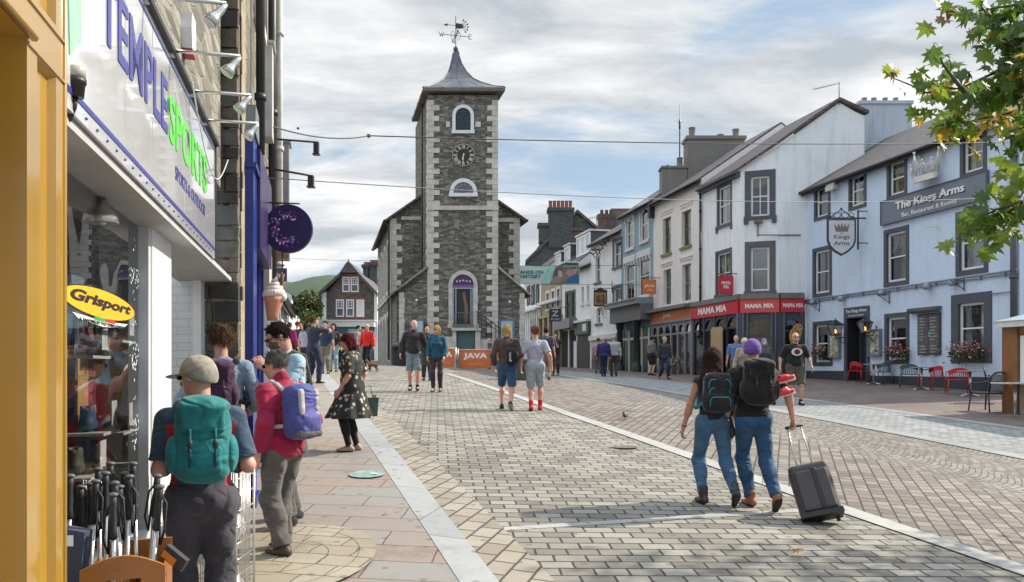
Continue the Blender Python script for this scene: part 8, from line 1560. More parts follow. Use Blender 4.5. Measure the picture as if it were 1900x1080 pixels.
GRIP=plain('pole_grip_black',(.018,.018,.02),.6,.2);KNOB=plain('pole_knob_grey',(.09,.095,.105),.4)
def pole(px,py,d,lean,h_rank):
 top=pix(px,py,d);t_=thing('walking_pole','black gripped steel walking pole standing in the wooden crate','walking pole',top,0,'walking poles standing in the crate');dn=Vector((lean,rng.uniform(-.03,.03),-1)).normalized();L_=(top.z -zb_c) *.97
 mb=MB();mb.tube([dn*.0,dn*.03,dn*.05,dn*.09,dn*.125,dn*.155,dn*.165],[.012,.014,.011,.0135,.012,.017,.010],10);mb.build('grip',GRIP,t_);mb=MB();mb.ball((0,0,.004),.017,12,0,(1.15,1,.55));mb.build('knob',KNOB,t_)
 mb=MB();mb.tube([dn*.16,dn*L_*.5],.0095,10);mb.tube([dn*L_*.5,dn*L_],.007,8);mb.build('shaft',STEEL,t_);mb=MB();s_=rng.choice((-1,1));mb.tube([dn*.02,dn*.06+V(s_*.03,0,0),dn*.16+V(s_*.035,-.01,0),dn*.22+V(s_*.02,0,0),dn*.1+V(s_*.01,-.01,0),dn*.03],.005,5);mb.build('strap',GRIP,t_)
for (px,py,d,ln) in ((130,885,3.15,-.02),(182,872,3.3,0.02),(205,862,3.4,.0),(178,895,3.2,-.05),(196,880,3.25,.02),(213,898,3.15,.04),(240,886,3.2,-.02),(247,862,3.42,.03),(210,920,3.05,.02),(222,905,3.3,0),(292,885,3.3,-.08),(297,905,3.08,-.1),(168,900,3.4,0),(230,880,3.42,.02),(150,905,3.35,0)): pole(px,py,d,ln,0)
tg=thing('folded_accessory','dark blue folded cloth goods with a pale tag hanging by the mustard shopfront','goods');mb=MB();p=pix(140,1000,3.0);mb.prism([(p.x -.06,p.z+.05),(p.x -.07,p.z -.16),(p.x+.03,p.z -.18),(p.x+.05,p.z+.03)],-.03,.03,Fr((0,p.y,0),(1,0,0)));mb.build('cloth',plain('cloth_navy',(.04,.05,.08),.8),tg);mb=MB();mb.box(p.x -.05,p.x+.01,.031,.034,p.z -.02,p.z+.02,Fr((0,p.y,0),(1,0,0)));mb.build('tag_card',WHITE,tg)
bg_=thing('boxed_goods','black and orange packaged goods leaning by the wooden crate','package');p=pix(325,1035,3.1);G=Fr(p,(.8,-.1,-.6),(.5,0,.8));mb=MB();mb.box(-.05,.05,-.015,.015,-.025,.025,G);mb.build('carton',plain('carton_black',(.03,.03,.035),.5),bg_);mb=MB();mb.box(-.048,.015,.015,.017,-.022,.004,G);mb.build('orange_label',plain('label_orange',(.6,.18,.03),.5),bg_)
# wire cage of footballs
cg=thing('wire_basket','tall steel wire basket on the pavement holding footballs','basket');c0=at_depth(419,5.25);cw_,cd_,chh=.125,.18,.95;WR=plain('galvanised_wire',(.5,.5,.48),.35,.1,9,.7)
mb=MB()
for sx in (-1,1):
 for sy in (-1,1): mb.tube([c0+V(sx*cw_,sy*cd_,0),c0+V(sx*cw_,sy*cd_,chh)],.008,6)
mb.build('corner_posts',WR,cg);mb=MB()
for k in range(10): z=.06+k*.102;mb.tube([c0+V(-cw_,-cd_,z),c0+V(cw_,-cd_,z),c0+V(cw_,cd_,z),c0+V(-cw_,cd_,z)],.0032,4,close=True)
for k in range(1,9):
 x=-cw_+2*cw_*k/9
 for q in ((x,-cd_),(x,cd_),(-cw_,x),(cw_,x)): mb.tube([c0+V(q[0],q[1],.03),c0+V(q[0],q[1],chh)],.0032,4)
mb.build('wire_mesh',WR,cg)
BW1=plain('ball_white',(.68,.68,.68),.35,.04)
for k,(dx_,dz_) in enumerate(((.01,.12),(-.01,.32),(.01,.53),(.0,.73))):
 c=c0+V(dx_,-.06 if k % 2 else .04,dz_);t_=thing('football','white football with dark and red panel lines stacked in the wire basket','football',c,0,'footballs in the wire basket');mb=MB();mb.ball((0,0,0),.108,20);mb.build('ball',BW1,t_)
 mb=MB();cs=plain('ball_red' if k % 2 == 0 else 'ball_black',(.5,.03,.06) if k % 2 == 0 else (.03,.03,.05),.4)
 for v in ((1,0,.3),(-.6,-.8,.4),(.3,-1,-.3),(.1,-.6,.9),(.9,-.6,-.6),(-.9,.2,-.4),(0,.9,.5)):
  v=Vector(v).normalized();a=v.orthogonal().normalized();b_=v.cross(a);mb.tube([(v*.94+(a*math.cos(t) +b_*math.sin(t)) *.34).normalized() *.109 for t in [i/3*6.283 for i in range(3)]],.0045,4,close=True)
 mb.build('panel_lines',cs,t_)
# ---------------- the people ----------------
def G3(px,py): return on_ground(px,py)
@cached
def hairm(n,c):
 m,t,b=nodes(n);v=uvmap(t,(6,6,1),src=coord(t));f=tnoise(t,v,9,5,.7,.6);t.links.new(ramp(t,f,[(.3,tuple(x*.5 for x in c)),(.7,tuple(x*1.35 for x in c))]),b.inputs['Base Color']);b.inputs['Roughness'].default_value=.75;b.inputs['Specular IOR Level'].default_value=.12;bump(t,b,f,1.0,.03);return m
BLK=fabric('cloth_black',(.016,.016,.018));NAVY=fabric('cloth_navy',(.022,.028,.06));JEAN=fabric('denim_blue',(.055,.13,.23),.85,.3,5);JEAN2=fabric('denim_dark',(.03,.085,.17),.85,.35,5);GREYT=fabric('trouser_grey',(.085,.085,.085));HBRN=hairm('hair_dark_brown',(.03,.017,.012));HGRY=hairm('hair_grey',(.30,.29,.28));HBLK=hairm('hair_black',(.015,.012,.011));HMID=hairm('hair_brown',(.10,.055,.03));HBLD=hairm('hair_blond',(.48,.32,.12))
LBLUE=fabric('cloth_light_blue',(.30,.45,.56));WHT=fabric('cloth_white',(.6,.6,.6))
# walking couple with the suitcase
pW=at_depth(1322,8.75);pM=at_depth(1398,8.62);pW.z=gz(pW.x,pW.y);pM.z=gz(pM.x,pM.y)
VESTM=fabric('vest_ochre',(.45,.25,.08));
iW=person('woman with long dark hair in jeans and ankle boots carrying a turquoise edged rucksack',pW,1.68,-4,dict(fem=True,skin=SKINT,hair=('long',HBRN),head=(14,4),lean=.03,fl=(-.13,-.08,.085),fr=(.16,-.30,.15),pr=38,pl=0,hl=(-.36,.02,-.16),hr=(.24,.10,.0),gl=.55,hip=.905,bot=('trousers',JEAN,.009,1.96),top=('vest',fabric('vest_black',(.03,.03,.033)),.004,0,.02),shoe=plain('boot_leather',(.035,.03,.03),.4),boot=.09,cuff=.044),.0085)
backpack('black rucksack with turquoise piping worn by the long haired woman',iW,[fabric('pack_black',(.022,.02,.024)),plain('piping_turquoise',(.02,.26,.36),.5)],(.155,.085,.215),.33,.13,2,pr_extra=())
mb=MB();I=iW;q=lambda x,y,z: tuple((I['P'] +I['rt'] *x+I['fw'] *y+I['up'] *z) *I['s']);t_=thing('waist_jacket','dark grey jacket hanging at the hip of the woman in jeans','jacket',I['t'].location,I['t'].rotation_euler[2]);put('cloth',(lambda r: (r[0] *I['s'],r[1]))(sdf_mesh([capsule(I['P'] +A3(.17,-.02,.12),I['P'] +A3(.20,0,-.12),.05,.06,k=.02,fl=(A3(0,1,0),1.2)),capsule(I['P'] +A3(.20,.0,-.10),I['P'] +A3(.19,.03,-.22),.055,.02,k=.03)],.01,wr=.005,wf=25)),fabric('jacket_charcoal',(.05,.05,.05)),t_)
br_=thing('bracelet','brown bracelet on the left wrist of the woman in jeans','bracelet',iW['t'].location,iW['t'].rotation_euler[2]);w_,pc,ad,pn,sd_=iW['hand'][0];mb=MB();mb.tube([tuple((w_ -ad*.01+pn*.031*math.cos(t) +sd_*.031*math.sin(t)) *iW['s']) for t in [i/14*6.283 for i in range(14)]],.006,6,close=True);mb.build('band',plain('bracelet_brown',(.12,.05,.02),.5),br_)
iM=person('man in a purple backwards cap, black t-shirt and jeans pulling a suitcase',pM,1.80,-2,dict(w=1.06,skin=SKIN,hair=('short',HBRN),hat=('cap',fabric('cap_purple',(.13,.065,.28))),head=(24,2),lean=.05,fl=(-.02,.02,.085),fr=(.14,-.28,.135),pr=40,hl=(-.24,.12,.0),hr=(.36,-.14,.0),gr=.9,hip=.91,bot=('trousers',JEAN2,.010,1.96),top=('tee',BLK,.012,.75,.02),shoe=plain('boot_tan',(.28,.12,.04),.6),boot=.05,cuff=.05),.0085)
backpack('bulky plain black rucksack worn by the man in the purple cap',iM,[fabric('pack_jet',(.014,.014,.016)),fabric('pack_strap_black',(.02,.02,.022))],(.155,.10,.215),.36,.14,1)
# red trainers tied to the pack
for k in range(2):
 c=iM['w'](iM['P'] +iM['up'] *(.40 -.14*k) -iM['fw'] *.22+iM['rt'] *.245);t_=thing('trainer',['red and white trainer tied high on the side of the black rucksack','red and white trainer tied below the other on the black rucksack'][k],'shoe',c,R(-8+10*k),'red trainers hanging from the rucksack')
 F=Fr((0,0,0),(1,0,.25));t_.scale=(.8,.8,.8);L_=.27;mb=MB();vs=sdf_mesh([capsule((-.09,0,.045),(.02,0,.035),.042,.038,k=.03),capsule((.0,0,.035),(.11,0,.018),.036,.026,k=.03),cut(ellip((-.08,0,.10),(.04,.026,.05),.01),.01)],.008,[lambda X,Y,Z: -Z -.0]);o=put('upper',(vs[0],vs[1]),plain('trainer_red',(.62,.03,.04),.5,.1),t_);o.rotation_euler=(R(50),R(-14),0);o2=MB();o2.prism([(-.13,-.022),(.13,-.02),(.145,.005),(-.13,.008)],-.04,.04,Fr((0,0,0),(1,0,0)));o2=o2.build('sole',plain('trainer_white',(.65,.62,.62),.5),t_);o2.rotation_euler=(R(50),R(-14),0)
# suitcase
wR=iM['w'](iM['hand'][1][1]);sc0=at_depth(1527,8.0,0);su=thing('suitcase','dark purple grey wheeled suitcase being pulled by its extended handle','suitcase');base=Vector((sc0.x,sc0.y,gz(sc0.x,sc0.y) +.05));hnd=wR+Vector((.0,0,-.03));dirv=(hnd -base).normalized();ex=Vector((.93,-.30,0));ex=(ex -dirv*ex.dot(dirv)).normalized();ey=dirv.cross(ex).normalized()
if ey.y >0: ey=-ey
Mx=np.array([tuple(ex),tuple(ey),tuple(dirv)]);bb=np.array(tuple(base));SQ=lambda x,y,z: bb+Mx[0] *x+Mx[1] *y+Mx[2] *z;SCM=plain('suitcase_cloth',(.055,.047,.055),.6,.12,30,0,.2)
put('case_body',sdf_mesh([rbox(SQ(0,0,.29),(.195,.12,.27),.05,.02,Mx)],.009),SCM,su);put('front_pocket',sdf_mesh([rbox(SQ(0,.115,.27),(.16,.03,.21),.025,.02,Mx)],.008),SCM,su);put('centre_stripe',sdf_mesh([rbox(SQ(.03,.137,.28),(.028,.012,.205),.008,.01,Mx)],.006),plain('stripe_black',(.012,.012,.013),.5),su)
mb=MB();pp_=[SQ(sx*.19,.06,z) for sx,z in ((-1,.04),(-1,.54),(1,.54),(1,.04))];mb.tube([tuple(p) for p in pp_],.008,6,close=True);mb.build('zip_piping',plain('piping_grey',(.13,.12,.13),.5),su)
for sx in (-1,1):
 mb=MB();c=SQ(sx*.15,-.06,.0);F=Fr(tuple(c),tuple(Mx[0]));mb.tube([tuple(c -Mx[0] *.015),tuple(c+Mx[0] *.015)],.04,14);mb.build('wheel',plain('wheel_rubber',(.02,.02,.02),.6),su)
 mb=MB();Ltot=(hnd -base).length;mb.tube([tuple(SQ(sx*.075,-.09,.5)),tuple(SQ(sx*.075,-.09,.56+(Ltot -.56) *.5)),tuple(SQ(sx*.065,0,Ltot))],[.010,.008,.007],8);mb.build('handle_tube',STEEL,su)
mb=MB();mb.tube([tuple(SQ(-.09,0,Ltot)),tuple(SQ(.09,0,Ltot))],.014,8);mb.build('handle_grip',plain('stripe_black',(.012,.012,.013),.5),su)
mb=MB();mb.box(-.2,.2,-.1,.14,0,.05,Fr(tuple(SQ(0,0,0)),tuple(Mx[0]),tuple(Mx[2])));mb.build('base_guard',plain('stripe_black',(.012,.012,.013),.5),su)
# near left group
pB=at_depth(374,4.5);pB.z=gz(pB.x,pB.y)
TEE=fabric('tee_slate',(.045,.075,.115));TRD=fabric('tee_red',(.42,.03,.04))
iB=person('man in a pale grey cap and navy and red t-shirt wearing a large teal rucksack',pB,1.70,-22,dict(w=.95,skin=SKINP,hair=('short',hairm('hair_white',(.5,.5,.5))),hat=('cap',fabric('cap_khaki',(.30,.28,.23))),shades=True,head=(-48,6),lean=.06,hl=(-.18,.22,.20),ehl=(-.25,-.7,-1),hr=(.22,.22,.20),ehr=(.35,-.7,-1),bot=('trousers',fabric('trouser_charcoal',(.055,.05,.062),.85,.2,6),.022,1.97),bwr=.009,cuff=.06,top=('tee',[TEE,TRD],.014,.85,.0),tzone=lambda C,P,NB,up,rt,fw: ((np.abs((C -P) @ rt) >.125) & ((C -P) @ up <.44) & (np.abs((C -P) @ rt) <.185)).astype(int),belly=.02),.0075)
backpack('large teal rucksack with a lid and two buckled straps',iB,[fabric('pack_teal',(.012,.16,.165),.7,.2,10),fabric('pack_teal_dark',(.008,.09,.10)),fabric('pack_teal',(.012,.16,.165),.7,.2,10)],(.142,.115,.215),.335,.15,1,h=.008)
pH=at_depth(410,7.0);iH=person('man with wavy brown hair in a grey blue long sleeved top facing the shop',pH,1.80,-12,dict(w=1.04,skin=SKIN,hair=('curly',HMID),head=(-12,8),hl=(-.2,.2,.2),hr=(.24,.22,.12),bot=('trousers',GREYT,.015,1.96),top=('sweat',fabric('cloth_grey_blue',(.20,.27,.35)),.012,1.95,.0)),.010)
backpack('small dark purple rucksack worn by the man with wavy hair',iH,[fabric('pack_plum',(.05,.02,.05)),fabric('pack_strap_black',(.02,.02,.022))],(.125,.08,.19),.30,.13,1)
pG=at_depth(540,7.35);iG=person('man in a light blue t-shirt and a khaki face mask looking down',pG,1.84,-128,dict(w=1.03,skin=SKINP,hair=('short',HBLK),mask=fabric('mask_khaki',(.12,.11,.085)),shades=True,head=(10,26),lean=.06,hl=(-.10,.24,.42),hr=(.20,.18,.26),fl=(-.14,.08,.085),fr=(.12,-.08,.085),bot=('trousers',fabric('trouser_dark_grey',(.075,.075,.072)),.02,1.97),cuff=.055,top=('tee',LBLUE,.014,.85,.02),shoe=fabric('shoe_charcoal',(.03,.03,.03))),.009)
mb=MB();I=iG;st_=thing('shoulder_strap','khaki bag strap over the shoulder of the man in the light blue t-shirt','strap',I['t'].location,I['t'].rotation_euler[2]);i_=I['SL'] +I['rt'] *.07;p4=[i_ -I['fw'] *.15 -I['up'] *.2,i_ -I['fw'] *.10+I['up'] *.05,i_+I['up'] *.09,i_+I['fw'] *.10+I['up'] *.03,i_+I['fw'] *.165 -I['up'] *.14,i_+I['fw'] *.15 -I['up'] *.34]
put('webbing',(lambda r: (r[0] *I['s'],r[1]))(sdf_mesh([capsule(a,b,.012,.012,k=.01,fl=(I['rt'],2.0)) for a,b in zip(p4,p4[1:])],.008)),fabric('webbing_khaki',(.13,.12,.07)),st_)
pR=at_depth(528,6.45);iR=person('grey haired person in a crimson waterproof jacket and grey walking trousers',pR,1.63,-58,dict(w=1.04,fem=True,skin=SKINP,hair=('short',hairm('hair_salt',(.14,.13,.125))),shades=True,head=(-14,14),lean=.07,collar=.05,hl=(-.25,.04,-.04),hr=(.22,.16,.12),fl=(-.06,-.05,.085),fr=(.09,.12,.085),bot=('trousers',fabric('trouser_taupe',(.10,.092,.088),.85,.2,7),.022,1.97),bwr=.008,cuff=.058,top=('coat',fabric('coat_crimson',(.27,.008,.045),.7,.15,6),.026,1.93,-.10),twr=.007,shoe=plain('boot_brown',(.06,.04,.03),.6),boot=.03),.0085)
backpack('blue violet and silver grey rucksack on the crimson jacket',iR,[fabric('pack_indigo',(.055,.06,.24),.6,.15,12),fabric('pack_silver',(.34,.34,.37),.6),fabric('pack_indigo2',(.07,.075,.27),.6),fabric('pack_grey',(.10,.10,.11))],(.15,.10,.225),.28,.16,3)
# woman in the floral dress
def floral():
 m,t,b=nodes('floral_print');v=t.nodes.new('ShaderNodeTexVoronoi');v.inputs['Scale'].default_value=13;co=coord(t);n=t.nodes.new('ShaderNodeTexNoise');n.inputs['Scale'].default_value=30;t.links.new(co,n.inputs['Vector']);t.links.new(co,v.inputs['Vector']);d=math_(t,'ADD',v.outputs['Distance'],math_(t,'MULTIPLY',n.outputs['Fac'],.45));sp=t.nodes.new('ShaderNodeSeparateColor');t.links.new(v.outputs['Color'],sp.inputs[0]);fc=ramp(t,sp.outputs[0],[(0,(.45,.38,.28)),(.45,(.5,.46,.4)),(.55,(.12,.17,.07)),(1,(.42,.22,.16))]);t.links.new(mixc(t,mrange(t,d,.50,.56),fc,(.014,.016,.016)),b.inputs['Base Color']);b.inputs['Roughness'].default_value=.8;return m
FLO=floral();pD=G3(655,838);iD=person('woman with dark red hair in a knee length black floral dress and black leggings',pD,1.63,-82,dict(w=1.02,fem=True,skin=SKINP,hair=('bob',hairm('hair_wine',(.10,.012,.018))),head=(-8,24),lean=.03,belly=.05,hl=(-.2,.14,-.02),hr=(.23,.02,-.02),leg=1.0,fl=(-.09,.03,.085),fr=(.09,-.03,.085),bot=('dress',FLO,.03,.50),flare=.31,hemy=.06,top=('bodice',FLO,.022,.9,-.02),shoe=plain('sandal_tan',(.35,.24,.18),.6),sock=BLK,sockh=1.0),.0095)
I=iD;bgp=I['w'](I['P'] +A3(.12,-.16,-.42));hb=thing('shopping_bag','dark green carrier bag hanging behind the floral dress','bag',bgp,R(15));mb=MB();mb.prism([(-.15,0),(.15,0),(.17,.26),(-.17,.26)],-.06,.06,Fr((0,0,0),(1,0,0)));mb.build('bag_body',plain('bag_green',(.05,.07,.06),.45,.3),hb);mb=MB();mb.tube([(-.09,0,.26),(-.06,0,.42),(.06,0,.42),(.09,0,.26)],.008,6);mb.build('bag_handle',plain('bag_green',(.05,.07,.06),.45,.3),hb);mb=MB();mb.box(.08,.14,-.02,.02,.22,.30);mb.build('yellow_packet',plain('packet_yellow',(.5,.3,.03),.5),hb)
# couple walking away in the middle of the street
pS=at_depth(943,16.0);pS.z=gz(pS.x,pS.y)
iS=person('blond man in a brown sweater and rolled denim shorts walking away',G3(940,760),1.78,4,dict(skin=SKINP,hair=('bob',HBLD),head=(8,2),fl=(-.10,.05,.085),fr=(.10,-.26,.14),pr=38,hip=.915,hl=(-.26,.06,-.02),hr=(.20,.2,.12),bot=('shorts',JEAN2,.022,.98),top=('sweat',fabric('sweater_umber',(.075,.05,.052)),.02,1.9,-.02),shoe=BLK,sole=plain('sole_pale',(.3,.28,.24),.8)),.010)
I=iS;t_=thing('drawstring_bag','black drawstring bag with white lettering slung behind the blond man','bag',I['t'].location,I['t'].rotation_euler[2]);put('bag_body',(lambda r: (r[0] *I['s'],r[1]))(sdf_mesh([ellip(I['P'] +A3(.12,-.19,.16),(.14,.075,.20),.02)],.011,wr=.008,wf=22)),BLK,t_);mb=MB();q=lambda v: tuple(np.array(v) *I['s']);mb.tube([q(I['P'] +A3(.12,-.2,.34)),q(I['SR'] -A3(.06,.09,-.05)),q(I['SR'] +A3(-.06,.0,.075)),q(I['SR'] +A3(-.06,.1,-.05)),q(I['P'] +A3(.18,.02,.05))],.008,6);mb.build('cord',BLK,t_);FT2=Fr(q(I['P'] +A3(.10,-.27,.16)),(0,0,1),(-1,0,0));text('JACK',FT2,-.10,.10,-.025,.03,.004,WHT,t_,bold=.03)
iY=person('person with tied brown hair in a lilac grey t-shirt, pale shorts and red socks',G3(993,762),1.76,3,dict(w=1.0,skin=SKINP,hair=('bun',hairm('hair_auburn',(.22,.09,.04))),head=(-28,4),fl=(-.08,-.10,.085),fr=(.10,.14,.085),pl=10,hip=.92,hl=(-.30,.10,-.02),hr=(.34,-.02,-.02),bot=('shorts',fabric('shorts_pale',(.30,.35,.38)),.02,.98),top=('tee',fabric('tee_lilac_grey',(.36,.36,.43)),.014,.8,-.03),shoe=fabric('shoe_red',(.5,.02,.02)),sock=fabric('sock_red',(.5,.02,.03)),sockh=.28),.010)
# couple coming towards the camera on the other side
iC=person('balding man in a black zip jacket and grey shorts walking towards the camera',G3(768,725),1.80,176,dict(w=1.06,skin=SKINP,belly=.03,head=(-24,2),fl=(-.09,.10,.085),fr=(.09,-.06,.085),hl=(-.33,.04,-.04),hr=(.33,.06,-.02),hair=('bald',HGRY),bot=('shorts',fabric('shorts_grey',(.16,.20,.23)),.022,1.0),top=('coat',fabric('jacket_black_warm',(.03,.025,.028)),.02,1.92,-.06),collar=.03,shoe=BLK,sock=BLK,sockh=.12),.011)
iE=person('woman in sunglasses with blond hair, a teal half zip top and plum leggings',G3(811,727),1.68,186,dict(fem=True,skin=SKIN,hair=('bob',HBLD),shades=True,head=(10,0),fl=(-.08,-.04,.085),fr=(.08,.10,.085),hl=(-.22,.16,-.02),hr=(.22,.16,-.02),bot=('trousers',fabric('legging_plum',(.045,.03,.045)),.006,1.94),top=('sweat',fabric('top_teal',(.015,.075,.13)),.016,1.9,-.05),shoe=fabric('shoe_grey',(.10,.10,.09))),.011)
# man in the black t-shirt coming from the inn
iT=person('bald man in sunglasses, a black t-shirt with a round print and brown shorts',G3(1475,752),1.80,184,dict(w=1.12,skin=SKIN,belly=.04,shades=True,head=(0,0),hl=(-.38,.06,.0),hr=(.36,.02,-.02),beard=hairm('beard_grey',(.28,.22,.19)),fl=(-.12,.06,.085),fr=(.12,-.06,.085),bot=('shorts',fabric('shorts_cargo',(.085,.07,.05)),.03,1.0),top=('tee',BLK,.016,.9,-.05),shoe=BLK,sock=BLK,sockh=.10),.011)
I=iT;q=lambda v: tuple(np.array(v) *I['s']);cc_=I['P'] +I['up'] *.36+I['fw'] *.178;FF=Fr(q(cc_),(-1,0,0),tuple(I['up']));FF.ex=Vector(tuple(-I['rt']));FF.ey=Vector(tuple(I['fw']));FF.ez=Vector(tuple(I['up']));FF.o=Vector(q(cc_));mb=MB();mb.prism([(.13*math.cos(t),.095*math.sin(t)) for t in [i/24*6.283 for i in range(24)]],-.03,.004,FF,0);mb.prism([(.075*math.cos(t),.068*math.sin(t)) for t in [i/20*6.283 for i in range(20)]],.004,.007,FF,1);mb.prism([(.04*math.cos(t),.045*math.sin(t)) for t in [i/5*6.283+.3 for i in range(5)]],.007,.009,FF,2);mb.build('shirt_print',[plain('print_white',(.6,.58,.58),.7),plain('print_crimson',(.22,.02,.05),.7),plain('print_black',(.02,.02,.02),.7)],iT['t'])
# mid-ground and crowd
def extra(label,px,py,H,face,**o): h=o.pop('h',.018);gp=o.pop('group',None);return person(label,G3(px,py),H,face,o,h,gp)
extra('tall man in a navy polo shirt raising a phone to take a picture',581,712,1.85,35,w=1.08,hair=('short',HMID),head=(25,-4),hl=(.02,.36,.50),hr=(.22,.36,.50),fl=(-.12,-.05,.085),fr=(.12,.08,.085),bot=('trousers',NAVY,.02,1.96),top=('tee',fabric('polo_navy',(.03,.035,.065)),.018,.9,-.02),shoe=BLK,h=.012)
extra('woman in a black top with an arm raised to her face beside the shops',1031,697,1.68,190,fem=True,w=1.12,belly=.03,hair=('bun',HBRN),hl=(-.05,.26,.46),hr=(.24,.1,-.02),bot=('trousers',fabric('trouser_black',(.03,.03,.033)),.012,1.95),top=('tee',BLK,.016,.6,-.05),h=.014)
extra('elderly person in a royal navy jacket and dark trousers walking away arm in arm',1120,699,1.58,8,w=1.1,hair=('short',hairm('hair_silver',(.42,.41,.40))),bot=('trousers',fabric('trouser_ink',(.015,.025,.05)),.014,1.95),top=('coat',fabric('jacket_royal',(.025,.03,.11)),.025,1.92,-.05),fl=(-.05,-.05,.085),fr=(.06,.05,.085),h=.014)
extra('elderly person in a pale grey jacket and brown trousers walking away arm in arm',1139,699,1.66,-4,w=1.12,hair=('short',hairm('hair_silver',(.42,.41,.40))),bot=('trousers',fabric('trouser_brown',(.06,.045,.045)),.02,1.95),top=('coat',fabric('jacket_pale',(.36,.37,.35)),.028,1.92,-.04),fl=(-.08,.06,.085),fr=(.08,-.1,.1),h=.014)
extra('person in a pink coat half hidden behind the elderly pair',1110,694,1.6,10,fem=True,hair=('short',HMID),bot=('trousers',GREYT,.014,1.95),top=('coat',fabric('coat_pink',(.4,.2,.22)),.02,1.9,-.1))
extra('man in a grey t-shirt and black shorts looking at the arcade window',1208,697,1.74,60,w=1.05,hair=('short',HBLK),head=(20,10),hl=(-.1,.2,.1),hr=(.1,.22,.1),bot=('shorts',BLK,.03,.95),top=('tee',fabric('tee_mid_grey',(.14,.14,.15)),.02,.95,-.05),h=.014)
extra('grey haired man in a dark jacket and blue trousers striding past the arcade',1232,704,1.70,165,w=1.05,hair=('short',hairm('hair_silver',(.42,.41,.40))),head=(-20,6),fl=(-.08,.22,.1),fr=(.08,-.22,.13),pr=30,hip=.89,bot=('trousers',fabric('trouser_ink',(.015,.025,.05)),.016,1.95),top=('coat',fabric('jacket_olive_black',(.04,.042,.045)),.02,1.92,-.05),h=.014)
extra('older man in a blue checked shirt behind the couple with the suitcase',1366,722,1.72,200,w=1.08,skin=SKINP,hair=('bald',HGRY),bot=('trousers',GREYT,.015,1.95),top=('shirt',fabric('shirt_blue_check',(.10,.16,.33),.8,.6,30),.016,.9,-.05),h=.014)
extra('person in a pale bucket hat hidden behind the black rucksack',1381,742,1.62,190,fem=True,hair=('short',HGRY),hat=('cap',fabric('hat_cream',(.5,.46,.36))),bot=('trousers',GREYT,.015,1.95),top=('coat',fabric('coat_beige',(.3,.26,.2)),.02,1.9,-.05),h=.014)
extra('woman in a pale blue face mask by the restaurant door',1418,728,1.64,185,fem=True,hair=('bob',HGRY),mask=fabric('mask_pale_blue',(.35,.55,.58)),bot=('trousers',BLK,.015,1.95),top=('coat',fabric('coat_grey_dark',(.07,.07,.08)),.02,1.9,-.05),h=.014)
extra('person in olive trousers following the balding man in black',792,706,1.72,170,hair=('short',HBRN),bot=('trousers',fabric('trouser_olive',(.045,.045,.03)),.014,1.95),top=('coat',NAVY,.02,1.9,-.05))
extra('man in a navy patterned shirt walking beyond the tied haired person',1013,705,1.76,12,w=1.05,hair=('short',HBLK),bot=('trousers',fabric('trouser_rose',(.32,.2,.17)),.014,1.5),top=('tee',fabric('shirt_navy_pattern',(.06,.06,.10),.8,.6,20),.016,.9,-.05))
extra('waiter in black standing behind the cafe barriers',908,680,1.70,200,hair=('short',HBLK),bot=('trousers',BLK,.014,1.95),top=('tee',BLK,.016,.9,-.05))
extra('fair haired customer behind the cafe barriers',832,680,1.62,170,fem=True,hair=('bob',hairm('hair_light_brown',(.25,.15,.08))),bot=('trousers',GREYT,.014,1.95),top=('coat',fabric('coat_beige',(.3,.26,.2)),.02,1.9,-.05))
extra('dark haired person behind the tied haired walker by the shops',990,690,1.6,190,fem=True,hair=('bob',HBRN),bot=('trousers',GREYT,.014,1.95),top=('tee',BLK,.016,.9,-.05))
extra('woman in a black jacket and light jeans facing the camera near the bakery',619,690,1.66,180,fem=True,hair=('long',HBRN),bot=('trousers',fabric('denim_pale',(.25,.38,.45)),.012,1.95),top=('coat',fabric('jacket_black_floral',(.04,.03,.035),.8,.6,20),.016,1.9,.0))
extra('man in a bright red top outside the bakery',682,686,1.72,200,w=1.1,hair=('bald',HGRY),bot=('trousers',BLK,.016,1.95),top=('sweat',fabric('top_red',(.62,.03,.02)),.02,1.9,-.05))
extra('person with a pale lilac top in the crowd left of the man with the phone',567,697,1.66,20,fem=True,hair=('bob',HBRN),bot=('trousers',NAVY,.014,1.95),top=('tee',fabric('top_lilac',(.42,.38,.5)),.018,.9,.0))
extra('person in a plum coat among the crowd past the ice cream',537,690,1.66,15,fem=True,hair=('short',HMID),bot=('trousers',BLK,.014,1.95),top=('coat',fabric('coat_plum',(.2,.015,.09)),.024,1.9,-.15))
extra('man in a blue shirt beyond the man with the phone',604,694,1.74,185,hair=('short',HBLK),bot=('trousers',fabric('trouser_sand',(.2,.17,.12)),.016,1.95),top=('tee',fabric('shirt_dark_blue',(.03,.05,.11)),.018,.9,-.03))
extra('child in a yellow top near the bakery',634,684,1.35,190,hair=('short',HBRN),bot=('trousers',BLK,.014,1.95),top=('tee',fabric('top_yellow',(.6,.42,.03)),.018,.9,-.03))
extra('person in grey passing in front of the bakery window',664,680,1.68,100,hair=('short',HBLK),bot=('trousers',GREYT,.014,1.95),top=('coat',fabric('coat_grey_mid',(.2,.2,.21)),.02,1.9,-.05))
extra('person in a white shirt far down the street by the cottages',551,684,1.7,0,hair=('short',HMID),bot=('trousers',JEAN2,.014,1.95),top=('tee',WHT,.018,.9,-.03))
extra('person in a dark coat walking ahead of the far cottages',559,688,1.7,190,hair=('short',HBRN),bot=('trousers',BLK,.014,1.95),top=('coat',fabric('coat_slate',(.08,.09,.11)),.02,1.9,-.05))
extra('dark haired person with a green top standing behind the man in the mask',497,800,1.72,-20,hair=('short',HBLK),bot=('trousers',BLK,.016,1.95),top=('coat',fabric('coat_deep_green',(.01,.08,.07)),.022,1.9,-.05),h=.014)
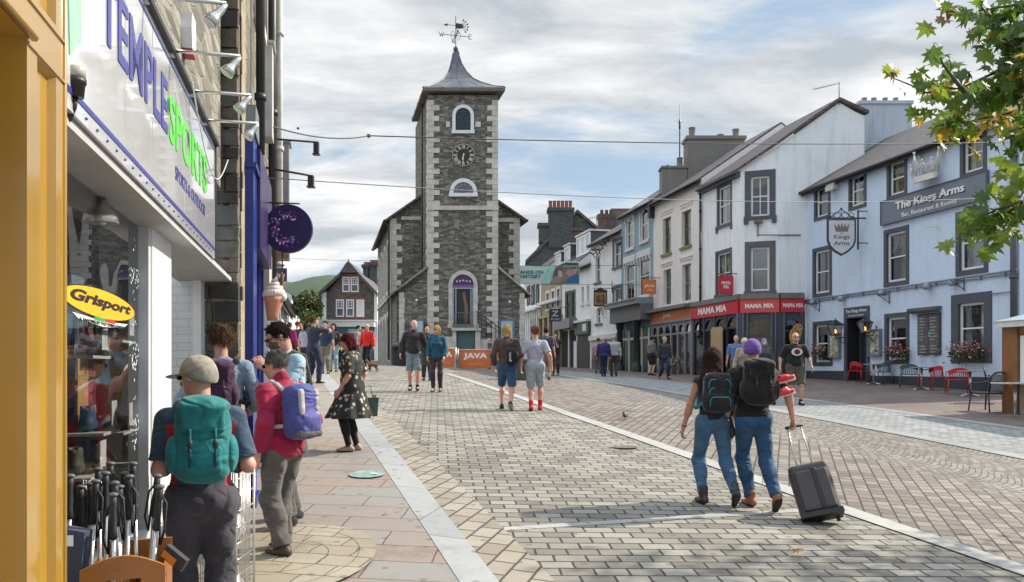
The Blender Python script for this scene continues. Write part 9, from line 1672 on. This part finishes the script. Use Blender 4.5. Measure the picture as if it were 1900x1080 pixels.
# dog by the man in red
def dog(label,px,py,col,rz,s=.62):
 p=G3(px,py);t_=thing('dog',label,'dog',p,rz);q=[capsule((0,-.22,.40),(0,.20,.42),.10,.12,k=.05),capsule((0,.22,.46),(0,.38,.62),.075,.055,k=.04),ellip((0,.43,.66),(.06,.09,.062),.03),capsule((0,.48,.64),(0,.56,.62),.035,.025,k=.02),capsule((0,-.28,.46),(0,-.46,.56),.025,.015,k=.02)]
 for sx in (-1,1): q += [capsule((sx*.07,.2,.40),(sx*.075,.19,.2),.045,.03,k=.03),capsule((sx*.075,.19,.2),(sx*.075,.2,.02),.028,.028,k=.02),capsule((sx*.07,-.24,.40),(sx*.08,-.17,.26),.065,.045,k=.03),capsule((sx*.08,-.17,.26),(sx*.08,-.28,.17),.035,.025,k=.02),capsule((sx*.08,-.28,.17),(sx*.08,-.25,.02),.024,.026,k=.02),capsule((sx*.05,.40,.71),(sx*.075,.39,.64),.02,.02,k=.01)]
 r=sdf_mesh(q,.015);put('body',(r[0] *s,r[1]),plain('fur_' +col[0],col[1],.9,.3,20),t_)
dog('small tan and black dog beside the man in the red top',692,690,('tan',(.16,.08,.04)),R(70))
# pigeon
p=G3(1160,780);t_=thing('pigeon','grey pigeon pecking on the brown setts','bird',p,R(150));t_.scale=(.8,.8,.8);r=sdf_mesh([ellip((0,0,.12),(.05,.10,.055),.02),capsule((0,.07,.14),(0,.11,.19),.03,.022,k=.02),ellip((0,.125,.20),(.022,.028,.022),.01),capsule((0,-.08,.11),(0,-.17,.10),.03,.015,k=.02,fl=(A3(1,0,0),1.4)),capsule((0,.145,.195),(0,.17,.185),.006,.003,k=.005)],.007);put('body',r,plain('feather_grey',(.07,.075,.09),.6,.4,18),t_);mb=MB()
for sx in (-1,1): mb=MB();mb.tube([(sx*.02,.01,.08),(sx*.02,.02,.0)],.004,5);mb.tube([(sx*.02,.0,.004),(sx*.02,.05,.004)],.003,4);mb.build('leg',plain('claw_red',(.3,.08,.06),.6),t_)
